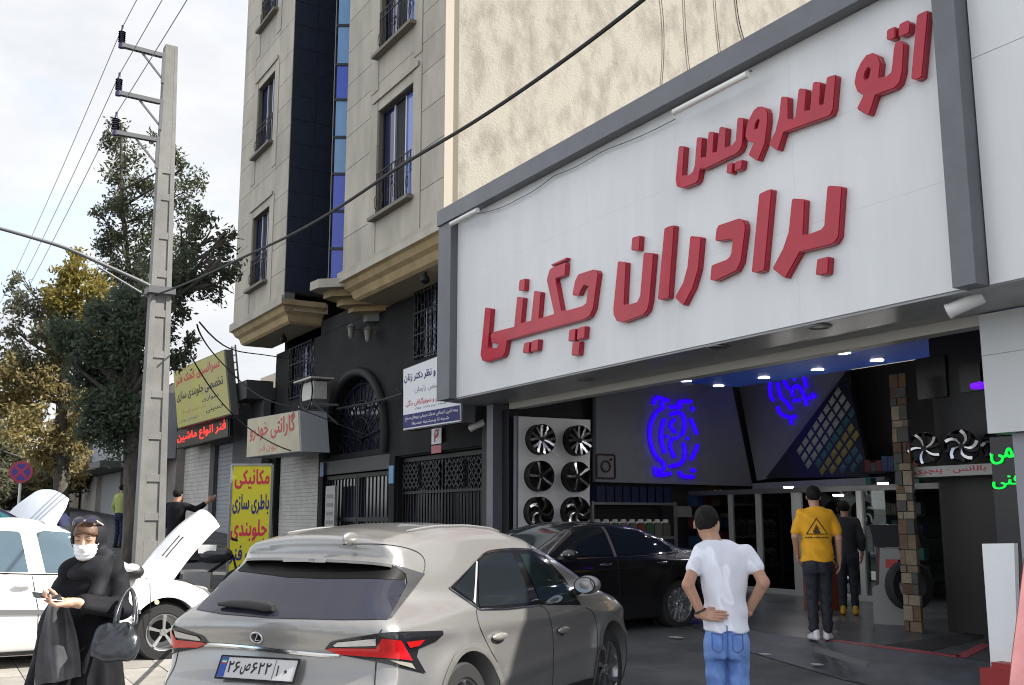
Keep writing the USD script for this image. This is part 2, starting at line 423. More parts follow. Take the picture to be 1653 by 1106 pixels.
def slab_facade(parent, X0, X1, Z0, Z1, Y, wins, rows, cuts, mtl, gap=0.014, proud=0.035):
    """stone slabs on a front at y=Y, openings left out, each slab a piece"""
    holes = [sbox(a - 0.0, c, b, d) for a, b, c, d in wins]
    H = unary_union(holes) if holes else Polygon()
    zs = [Z0] + [z for z in rows if Z0 < z < Z1] + [Z1]
    xs = [X0] + sorted(cuts) + [X1]
    for a, b in zip(zs[:-1], zs[1:]):
        for c, d in zip(xs[:-1], xs[1:]):
            g = sbox(c + gap / 2, a + gap / 2, d - gap / 2, b - gap / 2).difference(H.buffer(0.002))
            for p in getattr(g, 'geoms', [g]):
                if p.area < 0.01: continue
                obj('stone_slab', MB().prism(p, (0, Y, 0), (1, 0, 0), (0, 0, 1), (0, -proud, 0)), mtl, parent)
def wall_with_holes(X0, X1, Z0, Z1, Y0, Y1, wins):
    g = sbox(X0, Z0, X1, Z1)
    for a, b, c, d in wins: g = g.difference(sbox(a, c, b, d))
    return MB().prism(g, (0, Y0, 0), (1, 0, 0), (0, 0, 1), (0, Y1 - Y0, 0))
def window(parent, x0, x1, z0, z1, Y, open_mid=False, grille=True, light=1):
    """recessed window: reveal is the wall thickness, frame, panes, wrought-iron guard"""
    w = MB(); fr = 0.06
    for a, b, c, d in ((x0, x1, z0, z0 + fr), (x0, x1, z1 - fr, z1), (x0, x0 + fr, z0 + fr, z1 - fr), (x1 - fr, x1, z0 + fr, z1 - fr)): w.box(a, b, Y, Y + 0.08, c, d)
    pth = obj('window', w, frame_dark, parent)
    k = 3 if x1 - x0 > 1.7 else 2
    xs = np.linspace(x0 + fr, x1 - fr, k + 1)
    for i in range(k):
        m_ = (curtain if open_mid and i == 1 else (win_glass_b if i == k - 1 else win_glass))
        obj('pane', box(xs[i] + 0.03, xs[i + 1] - 0.03, Y + 0.03 + 0.02 * (i % 2), Y + 0.045 + 0.02 * (i % 2), z0 + fr, z1 - fr), m_, pth)
    for i in range(1, k):
        obj('mullion', box(xs[i] - 0.03, xs[i] + 0.03, Y + 0.005, Y + 0.075, z0 + fr, z1 - fr), alu, pth)
    if grille:
        g = MB(); zt = z0 + (z1 - z0) * 0.40; yy = Y - 0.16
        for zz in (z0 + 0.06, zt - 0.18, zt): g.bar((x0 + 0.02, yy, zz), (x1 - 0.02, yy, zz), 0.022)
        nb = max(6, int((x1 - x0) / 0.16))
        for x in np.linspace(x0 + 0.05, x1 - 0.05, nb): g.bar((x, yy, z0 + 0.06), (x, yy, zt), 0.014)
        for x in np.linspace(x0 + 0.13, x1 - 0.13, nb // 2):
            a = np.linspace(0, 2 * np.pi, 13); g.tube(np.c_[x + 0.06 * np.cos(a), np.full(13, yy), zt - 0.09 + 0.06 * np.sin(a)], 0.008, 5)
            g.tube(np.c_[x + 0.07 * np.cos(a), np.full(13, yy - 0.05), z0 + 0.35 + 0.16 * np.sin(a)], 0.008, 5)
        obj('window_guard', g, black_metal, parent)
    obj('window_sill', box(x0 - 0.12, x1 + 0.12, Y - 0.32, Y - 0.02, z0 - 0.09, z0 - 0.005), mat('sill_stone', (0.17, 0.15, 0.12), 0.7), parent)

def bay(X0, X1, Z0, wx0, wx1, sills, hw, rowh, cut_side=True):
    wins = [(wx0, wx1, z, z + hw) for z in sills]
    obj('bay_wall', wall_with_holes(X0, X1, Z0, ZT, YB, YB + 0.3, wins), beige_joint, apt)
    rows = []
    for i, z in enumerate(sills):
        top = z + hw; nxt = sills[i + 1] if i + 1 < len(sills) else ZT
        rows += [z - 0.02] + [z + hw * k / 3 for k in (1, 2)] + [top] + list(np.linspace(top, nxt, 3)[1:-1])
    slab_facade(apt, X0, X1, Z0, ZT, YB, wins, rows, [wx0 - 0.45, wx1 + 0.45], beige_stone)
    for (a, b, c, d) in wins:
        window(apt, a, b, c, d, YB + 0.10, open_mid=True)
        # raised surround beside each opening, and the lintel hood
        for xa, xb in ((a - 0.44, a - 0.012), (b + 0.012, b + 0.44)):
            obj('surround', box(xa, xb, YB - 0.052, YB - 0.036, c - 0.9, d + 0.25), beige_stone, apt)
        obj('surround', box(a - 0.30, b + 0.30, YB - 0.085, YB - 0.054, d + 0.27, d + 0.40), beige_stone, apt)
def zfix(z, d0): return z
wR = [at(609, 345, Y=YB)[0], at(667, 325, Y=YB)[0]]
s0 = 0.5 * (at(610, 345, Y=YB)[2] + at(665, 325, Y=YB)[2]); t0 = 0.5 * (at(618, 180, Y=YB)[2] + at(668, 130, Y=YB)[2])
s1 = at(668, 40, Y=YB)[2]
STO = s1 - s0
bay(RX0, RX1, RZ, wR[0], wR[1], [s0 + STO * k for k in range(4)], t0 - s0, 1.0)
lw = [at(405, 470, Y=YB)[0], at(433, 440, Y=YB)[0]]
sl = at(405, 470, Y=YB)[2]; tl = at(433, 335, Y=YB)[2]; sl2 = at(415, 255, Y=YB)[2]
bay(LX0, LX1, LZ, lw[0], lw[1], [sl + (sl2 - sl) * k for k in range(4)], tl - sl, 1.0)
# inner side of the left bay in dark granite tiles
NJ = 0.012
YD = 11.6
obj('bay_side_wall', box(LX1 - 0.3, LX1, YB + 0.31, YD, LZ + 0.25, ZT), beige_joint, apt)
zr = np.arange(LZ + 0.25, ZT, 0.78)
for a in zr:
    for y0, y1 in ((YB - 0.03, YB + 0.74), (YB + 0.74, YB + 1.5), (YB + 1.5, YD)):
        obj('granite_tile', box(LX1 + 0.002, LX1 + 0.03 + rng.uniform(0, .003), y0 + NJ / 2, y1 - NJ / 2, a + NJ / 2, min(a + 0.78, ZT) - NJ / 2), granite, apt)
# the bays' other walls and the body behind
obj('wall', box(LX1 + 0.002, RX0 - 0.3, YD, YD + 0.25, 7.0, ZT), dark_stone, apt)
obj('wall', box(RX0, RX0 + 0.3, YB + 0.302, YD, RZ, ZT), beige_joint, apt)
plaster = mat('side_plaster', (0.225, 0.207, 0.172), 0.95, col2=(0.335, 0.312, 0.268), vscale=2.3, stretch=(1.0, 1.0, 0.55), detail=14.0, ramp=(0.34, 0.56), bump=0.010, bscale=20.0)
sw = MB(); 
ys = np.r_[YB - 0.03, YB + 0.25, np.linspace(YB + 0.6, 34, 60)]; zs = np.linspace(RZ, ZT, 40)
obj('side_wall', box(RX1 - 0.28, RX1 - 0.001, YB + 0.302, 34, RZ, ZT), plaster, apt)
obj('wall_edge', box(RX1 + 0.0, RX1 + 0.03, YB - 0.045, YB + 0.16, RZ + 0.02, ZT), mat('edge_render', (0.40, 0.36, 0.30), 0.9), apt)
obj('side_wall', box(RX1 - 0.28, RX1 - 0.001, YW + 0.25, 34, 0.2, RZ), plaster, apt)
obj('wall', box(LX0 - 0.02, LX0 + 0.28, YB + 0.302, 34, LZ, ZT), beige_stone, apt)
obj('rear_wall', box(LX0, RX1, 34, 34.3, 0.0, ZT), beige_stone, apt)
obj('roof', box(LX0 - 0.2, RX1 + 0.1, YB - 0.2, 34.4, ZT + 0.01, ZT + 0.3), beige_stone, apt)

def cornice(X0, X1, Ztop, Yf, Ys_, left=True, right=True, name='cornice'):
    """moulded corbelling below a bay: steps back as it goes down, ends on a flat soffit"""
    prof = [(0.10, 0.00), (0.10, -0.16), (0.02, -0.20), (-0.05, -0.34), (-0.16, -0.42), (-0.22, -0.60), (-0.30, -0.66)]
    obj('bay_base', MB().box(X0 - 0.11 * left, X1 + 0.11 * right, Yf - 0.115, Yf - 0.102, Ztop - 0.16, Ztop + 0.0), beige_stone, apt)
    obj('bay_base', MB().box(X0 - 0.11 * left, X1 + 0.11 * right, Yf - 0.115, Yf - 0.038, Ztop + 0.001, Ztop + 0.10), beige_stone, apt)
    # built as mitred rings
    rings = []
    for o, dz in prof:
        rings.append([(X0 - o * left, Ys_, Ztop + dz), (X0 - o * left, Yf - o, Ztop + dz), (X1 + o * right, Yf - o, Ztop + dz), (X1 + o * right, Ys_, Ztop + dz)])
    V = [p for r in rings for p in r]; F = []
    for i in range(len(rings) - 1):
        for j in range(3):
            a, b = i * 4 + j, i * 4 + j + 1
            F.append((a, b, b + 4, a + 4))
    F.append((0, 3, 2, 1))
    F2 = [((len(rings) - 1) * 4 + j) for j in range(4)]
    obj(name, MB().add(V, F), cornice_m, apt, smooth=20)
    obj('soffit', MB().add([np.array(V[k]) - (0, 0, 0.0) for k in F2], [(0, 1, 2, 3)]), soffit_m, apt)
cornice(RX0, RX1 - 0.12, RZ + 0.02, YB - 0.02, YW + 0.1)
cornice(LX0, LX1, LZ + 0.02, YB - 0.02, YW + 0.1)
obj('bay_floor', box(LX0 + 0.3, LX1 - 0.01, YB + 0.31, YW + 0.2, LZ - 0.3, LZ), soffit_m, apt)
obj('bay_floor', box(RX0 + 0.31, RX1 - 0.3, YB + 0.31, YW + 0.2, RZ - 0.3, RZ), soffit_m, apt)
# small hanging lamps under the bays
for px, py, zz in ((686, 440, RZ - 0.66), (458, 540, LZ - 0.66)):
    p = at(px, py, Z=zz)
    obj('soffit_lamp', MB().lathe([(0, 0), (0.05, 0), (0.05, -0.06), (0.10, -0.10), (0.11, -0.2), (0.04, -0.26), (0, -0.26)], 12, Tm(t=p)), black_metal, apt)
# blue glass stairwell: a three-cornered prism, apex towards the street
apx = at(530, 458, Y=9.35)
AX, AY, AZ0 = apx[0], apx[1], apx[2]
dR = np.array([RT[0], RT[1], 0])
Lw = (YD - AY) / dR[1]
endR = apx + dR * Lw
dL = np.array([-0.51 * 1.0, 0.86, 0])
endL = apx + dL * (YD - AY) / dL[1]
gl_a = mat('stair_glass_pale', (0.16, 0.34, 0.62), 0.08, spec=0.8, var=0.1, vscale=0.5)
gl_b = mat('stair_glass_deep', (0.03, 0.085, 0.60), 0.08, spec=0.8, var=0.1, vscale=0.5)
tz = [at(528, y, Y=9.35)[2] for y in (458, 404, 345, 287, 230, 172, 118, 58, 5)]
stp = tz[-1] - tz[-2]
while tz[-1] < ZT: tz.append(tz[-1] + stp)
kinds = [gl_b, gl_b, gl_b, gl_a, gl_a, gl_b, gl_a, gl_a, gl_b, gl_b, gl_a, gl_a, gl_b, gl_a, gl_a]
for i in range(len(tz) - 1):
    for e in (endR, endL):
        a, b = np.array([AX, AY, 0]), np.array([e[0], e[1], 0]); n = np.cross(b - a, (0, 0, 1)); n /= np.linalg.norm(n)
        if n[1] > 0: n = -n
        z0, z1 = tz[i] + 0.035, tz[i + 1] - 0.035
        v = [np.array([*p[:2], z]) + o for p in (a + (b - a) * .02, b) for z in (z0, z1) for o in (n * 0.0, -n * 0.03)]
        obj('glass_panel', MB().add(v, [(0, 1, 3, 2), (4, 6, 7, 5), (0, 4, 5, 1), (2, 3, 7, 6), (0, 2, 6, 4), (1, 5, 7, 3)]), kinds[i % len(kinds)], apt)
    g = MB()
    for e in (endR, endL): g.bar((AX, AY + 0.01, tz[i]), (e[0], e[1] + 0.01, tz[i]), 0.07, 0.07)
    obj('transom', g, frame_dark, apt)
obj('corner_post', MB().bar((AX, AY + 0.02, tz[0]), (AX, AY + 0.02, ZT), 0.06), frame_dark, apt)
# corbel under the stairwell
cz = AZ0 + 0.02
def corb(s, z0, z1, nm, mtl):
    c = np.array([AX, YW + 0.3]); 
    pl = [(AX - 0.15, AY - 0.45), (AX + 0.35, AY - 0.40), (AX + 1.9, YW + 0.0), (AX + 1.9, YW + 0.9), (AX - 1.25, YW + 0.9), (AX - 1.25, YW)]
    pl = [(AX + (p[0] - AX) * s, YW + 0.9 + (p[1] - YW - 0.9) * s) for p in pl]
    obj(nm, MB().prism(Polygon(pl), (0, 0, z0), (1, 0, 0), (0, 1, 0), (0, 0, z1 - z0)), mtl, apt)
obj('recess_wall', box(LX1 + 0.01, RX0 - 0.01, YW, YD, 7.19, cz - 0.25), dark_stone, apt)
corb(1.0, cz - 0.24, cz - 0.01, 'corbel', beige_stone)
corb(0.86, cz - 0.42, cz - 0.242, 'corbel', cornice_m)
corb(0.72, cz - 0.60, cz - 0.422, 'corbel', cornice_m)
corb(0.60, cz - 0.74, cz - 0.602, 'corbel', cornice_m)
corb(0.44, cz - 0.95, cz - 0.742, 'corbel', mat('corbel_tip', (0.2, 0.2, 0.19), 0.8))

# ------------------------------------------------------------------ its dark stone ground storey
GX0, GX1 = -33.55, -18.5
gate = (at(643, 738, Y=YW)[0], at(790, 722, Y=YW)[0], 0.4, 3.2)
door = (at(522, 740, Y=YW)[0], at(632, 735, Y=YW)[0], 0.6, 3.35)
winr = (at(672, 480, Y=YW)[0], at(716, 455, Y=YW)[0], at(675, 580, Y=YW)[2], at(672, 470, Y=YW)[2])
winl = (at(470, 565, Y=YW)[0], at(507, 545, Y=YW)[0], at(475, 645, Y=YW)[2], at(470, 560, Y=YW)[2] - 0.05)
shut = (-33.2, at(515, 726, Y=YW)[0], 0.5, 3.73)
acx = 0.5 * (door[0] + door[1]); arw = 0.5 * (door[1] - door[0]) * 0.82
arch_z0, arch_h = 3.50, at(585, 600, Y=YW)[2] - 3.50 - 0.12
arch = Polygon([(acx - arw, arch_z0), (acx + arw, arch_z0)] + [(acx + arw * math.cos(t), arch_z0 + 0.35 + (arch_h - 0.35) * math.sin(t)) for t in np.linspace(0, math.pi, 25)])
g = sbox(GX0, 0.0, GX1, 7.18)
for a, b, c, d in (gate, door, winr, winl, shut): g = g.difference(sbox(a, c, b, d))
g = g.difference(arch)
obj('ground_storey_wall', MB().prism(g, (0, YW, 0), (1, 0, 0), (0, 0, 1), (0, 0.28, 0)), dark_stone, apt)
obj('wall', box(GX0, GX0 + 0.28, YW + 0.281, 34, 0, LZ), dark_stone, apt)
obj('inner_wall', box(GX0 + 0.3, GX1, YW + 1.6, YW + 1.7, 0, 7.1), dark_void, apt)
# arch moulding and fan light
ring = MB()
oa = [(acx + (arw + 0.14) * math.cos(t), YW - 0.05, arch_z0 + 0.35 + (arch_h - 0.21) * math.sin(t)) for t in np.linspace(0, math.pi, 33)]
oa = [(acx + arw + 0.14, YW - 0.05, arch_z0 - 0.1)] + oa + [(acx - arw - 0.14, YW - 0.05, arch_z0 - 0.1)]
ring.tube(oa, 0.13, 8)
obj('arch_moulding', ring, mat('arch_stone', (0.018, 0.018, 0.02), 0.6, spec=0.25), apt, smooth=50)
obj('fan_light', MB().prism(arch.buffer(-0.03), (0, YW + 0.2, 0), (1, 0, 0), (0, 0, 1), (0, 0.03, 0)), mat('fan_glass', (0.006, 0.007, 0.014), 0.12, spec=0.45), apt)
fg = MB()
for k in range(9):
    t = math.pi * (k + 0.5) / 9
    fg.bar((acx, YW + 0.14, arch_z0 + 0.35), (acx + arw * 0.97 * math.cos(t), YW + 0.14, arch_z0 + 0.35 + (arch_h - 0.4) * math.sin(t)), 0.03)
for s in (0.35, 0.62, 0.9):
    fg.tube([(acx + arw * s * math.cos(t), YW + 0.13, arch_z0 + 0.35 + (arch_h - 0.35) * s * math.sin(t)) for t in np.linspace(0, math.pi, 25)], 0.022, 6)
for x in np.linspace(acx - arw * 0.8, acx + arw * 0.8, 7):
    a = np.linspace(0, 2 * math.pi, 13); fg.tube(np.c_[x + 0.16 * np.cos(a), np.full(13, YW + 0.12), arch_z0 + 0.18 + 0.14 * np.sin(a)], 0.018, 5)
obj('fan_grille', fg, black_metal, apt)
# entrance door: two leaves of bars in front of blue glass
dm = 0.5 * (door[0] + door[1])
for a, b in ((door[0] + 0.05, dm - 0.02), (dm + 0.02, door[1] - 0.05)):
    lf = MB(); zb = gz(dm) + 0.12
    for u in ((a, a + 0.09), (b - 0.09, b)): lf.box(u[0], u[1], YW + 0.10, YW + 0.17, zb, door[3] - 0.42)
    for z in (zb, zb + 0.75, door[3] - 0.54): lf.box(a + 0.091, b - 0.091, YW + 0.10, YW + 0.17, z, z + 0.11)
    dpath = obj('door', lf, black_metal, apt)
    obj('door_glass', box(a + 0.06, b - 0.06, YW + 0.19, YW + 0.2, zb + 0.1, door[3] - 0.45), mat('door_glass', (0.006, 0.007, 0.016), 0.1, spec=0.9), dpath)
    for x in np.linspace(a + 0.2, b - 0.2, 9): obj('bar', MB().bar((x, YW + 0.13, zb + 0.1), (x, YW + 0.13, door[3] - 0.45), 0.028), mat('door_bar', (0.014, 0.014, 0.016), 0.5, spec=0.3), dpath)
obj('transom', box(door[0], door[1], YW - 0.04, YW + 0.2, door[3] - 0.4, door[3] - 0.02), mat('transom_stone', (0.03, 0.03, 0.033), 0.5), apt)
# garage gate
gt = obj('garage_gate', MB().box(gate[0] + 0.02, gate[1] - 0.02, YW + 0.1, YW + 0.16, 3.08, 3.18).box(gate[0] + 0.02, gate[1] - 0.02, YW + 0.1, YW + 0.16, 2.3, 2.36).box(gate[0] + 0.02, gate[1] - 0.02, YW + 0.1, YW + 0.16, 0.62, 0.74), black_metal, apt)
gb = mat('gate_bar', (0.012, 0.012, 0.014), 0.5, spec=0.3)
for x in np.linspace(gate[0] + 0.06, gate[1] - 0.06, 30): obj('bar', MB().bar((x, YW + 0.13, 0.6), (x, YW + 0.13, 3.1), 0.045 if abs(x - (gate[0] + gate[1]) / 2) < .1 else 0.03), gb, gt)
for k in range(4):
    xa = gate[0] + (k + 0.12) * (gate[1] - gate[0]) / 4; xb = gate[0] + (k + 0.88) * (gate[1] - gate[0]) / 4
    lt = MB()
    for i in range(4):
        for j in range(3):
            x = xa + (i + 0.5) * (xb - xa) / 4; z = 2.42 + (j + .5) * 0.2
            for sx in (-1, 1): lt.bar((x - 0.11 * sx, YW + 0.08, z - 0.1), (x + 0.11 * sx, YW + 0.08, z + 0.1), 0.035)
    obj('lattice', lt, mat('gate_lattice', (0.02, 0.02, 0.022), 0.5, spec=0.4), gt)
obj('gate_back', box(gate[0] + 0.03, gate[1] - 0.03, YW + 0.24, YW + 0.26, 0.5, 3.15), mat('gate_sheet', (0.008, 0.009, 0.014), 0.2, spec=0.6), gt)
obj('lintel', box(gate[0] - 0.35, gate[1] + 0.25, YW - 0.06, YW - 0.002, 3.24, 3.42), dark_stone, apt)
obj('pier', box(door[1] + 0.04, gate[0] - 0.04, YW - 0.08, YW - 0.002, 0.4, 3.24), dark_stone, apt)
obj('pier', box(gate[1] + 0.02, gate[1] + 0.3, YW - 0.08, YW - 0.002, 0.4, 3.24), dark_stone, apt)
# barred ground-storey windows
for (a, b, c, d) in (winr, winl):
    obj('window', MB().box(a, b, YW + 0.12, YW + 0.14, c, d), mat('dim_glass', (0.012, 0.014, 0.028), 0.08, spec=0.6), apt)
    gr = MB()
    for x in np.linspace(a + 0.05, b - 0.05, 8): gr.bar((x, YW - 0.06, c), (x, YW - 0.06, d), 0.03)
    for z in np.linspace(c + 0.05, d - 0.05, 4): gr.bar((a, YW - 0.06, z), (b, YW - 0.06, z), 0.03)
    for x in np.linspace(a + 0.2, b - 0.2, 4):
        for z in np.linspace(c + .3, d - .3, 3):
            t = np.linspace(0, 2 * math.pi, 13); gr.tube(np.c_[x + 0.13 * np.cos(t), np.full(13, YW - 0.08), z + 0.16 * np.sin(t)], 0.012, 5)
    obj('window_grille', gr, black_metal, apt)
    obj('curtain', box(a + (b - a) * .45, a + (b - a) * .62, YW + 0.10, YW + 0.118, c + 0.1, d - 0.1), mat('lace_curtain', (0.5, 0.52, 0.62), 0.8, col2=(0.05, 0.06, 0.2), vscale=16, ramp=(.45, .55)), apt)
# roll shutter of the ground-storey shop at the left
sh = obj('roll_shutter', box(shut[0], shut[1], YW + 0.2, YW + 0.24, 0.5, shut[3]), shutter_m, apt)
for i, z in enumerate(np.arange(0.55, shut[3], 0.115)): obj('slat', box(shut[0] + 0.02, shut[1] - 0.02, YW + 0.17, YW + 0.198, z, z + 0.108), shutter_m, sh)
# wall lanterns on the dark wall
for px, py in ((567, 537), (594, 542)):
    p = at(px, py, Y=YW - 0.22)
    obj('wall_lantern', MB().lathe([(0, 0.28), (0.03, 0.25), (0.14, 0.16), (0.10, 0.14), (0.07, -0.10), (0.03, -0.16), (0, -0.18)], 10, Tm(t=p)).bar(p + (0, 0, .1), p + (0, 0.22, 0.1), 0.03),
        mat('lantern', (0.22, 0.21, 0.19), 0.4), apt, smooth=40)
# ------------------------------------------------------------------ the car-service shop
YS = 9.2; YO = 10.25
SZ0 = 0.5 * (at(735, 640, Y=YS)[2] + at(1570, 468, Y=YS)[2]); SZ1 = 7.56; BARZ = 7.88
SX0, SX1 = at(718, 500, Y=YS)[0], at(1583, 300, Y=YS)[0]
PX0, PX1 = at(738, 500, Y=YS)[0], at(1545, 300, Y=YS)[0]
IX0, IX1, IY1, CEIL, FLZ = -18.45, -3.9, 18.2, 5.0, 0.24
shop = thing('car_service_shop', 'car service shop with a wide dark opening under a giant white sign with red letters', 'shop')
room_wall = mat('room_wall', (0.035, 0.036, 0.038), 0.7)
obj('side_wall', box(IX0 - 0.22, IX0, YW - 0.3, IY1, 0, CEIL), room_wall, shop)
obj('side_wall', box(IX1, IX1 + 0.2, YO, IY1, -0.2, CEIL), room_wall, shop)
obj('back_wall', box(IX0, IX1, IY1, IY1 + 0.2, -0.2, CEIL), room_wall, shop)
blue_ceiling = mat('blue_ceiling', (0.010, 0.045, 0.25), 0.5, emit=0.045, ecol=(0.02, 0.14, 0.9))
obj('roof_slab', box(IX0 - 0.22, 0.0, YS + 0.75, IY1 + 0.2, CEIL + 0.1, CEIL + 0.4), concrete, shop)
obj('ceiling', box(IX0, IX1, YO + 0.05, IY1, CEIL + 0.02, CEIL + 0.09), mat('grey_ceiling', (0.10, 0.11, 0.13), 0.35), shop)
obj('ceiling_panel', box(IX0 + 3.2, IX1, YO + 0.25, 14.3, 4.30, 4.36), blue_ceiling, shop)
# sign body
obj('sign_back', box(SX0 + 0.02, 0.0, YS + 0.10, YS + 0.75, SZ0 + 0.01, BARZ - 0.02), grey_soffit, shop)
xs = np.linspace(PX0, PX1, 6); zs = [SZ0, SZ0 + 1.18, SZ0 + 2.38, SZ1]
for i in range(5):
    for j in range(3):
        obj('sign_panel', box(xs[i] + 0.0007, xs[i + 1] - 0.0007, YS, YS + 0.09, zs[j] + 0.0007, zs[j + 1] - 0.0007), white_panel, shop)
obj('sign_frame', box(SX0, PX0, YS - 0.16, YS + 0.75, SZ0 - 0.02, SZ1), grey_frame, shop)
obj('sign_frame', box(PX1, SX1, YS - 0.20, YS + 0.095, SZ0 - 0.02, BARZ), grey_frame, shop)
obj('sign_frame', box(SX0, PX1, YS - 0.20, YS + 0.75, SZ1 + 0.002, BARZ), grey_frame, shop)
# panels to the right of the frame
for i in range(3):
    x0 = SX1 + 0.01 + i * 2.3
    for j, (a, b) in enumerate(((SZ0 - 0.02, SZ0 + 2.38), (SZ0 + 2.38, BARZ))):
        obj('sign_panel', box(x0 + 0.003, x0 + 2.295, YS, YS + 0.09, a + 0.003, b - 0.003), white_panel, shop)
obj('upper_wall', box(-0.6, 0.4, YS + 0.8, 19, -0.3, BARZ - 0.1), concrete, shop)
# soffit under the sign, and the cream beam above the opening
SOZ = at(1174, 562, Y=YS)[2]
b = MB(); sx0, sx1 = SX0 + 0.02, 0.0
v = [(sx0, YS + 0.02, SZ0 - 0.03), (sx1, YS + 0.02, SZ0 - 0.03), (sx1, YO - 0.02, SZ0 - 0.07), (sx0, YO - 0.02, SZ0 - 0.07)]
obj('soffit', b.add(v + [np.array(p) + (0, 0, 0.03) for p in v], [(0, 3, 2, 1), (4, 5, 6, 7), (0, 1, 5, 4), (1, 2, 6, 5), (2, 3, 7, 6), (3, 0, 4, 7)]), grey_soffit, shop)
OPX0, OPX1 = at(826, 700, Y=YO)[0], at(1591, 600, Y=YO)[0]
obj('beam', box(OPX0 - 0.1, OPX1 + 0.02, YO, YO + 0.22, SZ0 - 0.19, SZ0 - 0.04), beam_cream, shop)
obj('beam', box(OPX0 - 0.1, OPX1 + 0.02, YO + 0.03, YO + 0.2, SZ0 - 0.04, CEIL + 0.1), beam_cream, shop)
for px, py in ((945, 617), (1160, 567), (1322, 535)):
    p = at(px, py, Z=SZ0 - 0.1); p[2] = SZ0 - 0.035 - 0.045 * (p[1] - YS) / (YO - YS)
    obj('recessed_lamp', MB().lathe([(0.16, 0.0), (0.16, -0.012), (0.12, -0.02), (0.11, -0.004), (0, -0.004)], 20, Tm(t=p)), mat('lamp_rim', (0.16, 0.165, 0.17), 0.35), shop)
# dark pilaster left of the opening
obj('pilaster', box(OPX0 - 0.55, OPX0 - 0.3, YO - 0.25, YO + 0.1, 0.2, SZ0 - 0.08), grey_frame, shop)
obj('shutter_rail', box(OPX0 - 0.28, OPX0 - 0.02, YO - 0.05, YO + 0.18, 0.2, SZ0 - 0.2), black_metal, shop)
# white block right of the opening, column below
BZ0 = at(1600, 700, Y=10.2)[2]; BX0 = OPX1
for i in range(3):
    for a, c in ((BZ0, BZ0 + 0.86), (BZ0 + 0.86, SZ0 - 0.08)):
        obj('wall_panel', box(BX0 + i * 2.1 + 0.002, BX0 + i * 2.1 + 2.098, YO - 0.05, YO + 0.3, a + 0.002, c - 0.002), white_panel, shop)
CX0 = at(1634, 760, Y=YO)[0]
obj('column', box(CX0, CX0 + 5.2, YO + 0.05, YO + 0.4, -0.3, BZ0 - 0.002), mat('column_grey', (0.30, 0.30, 0.33), 0.5), shop)

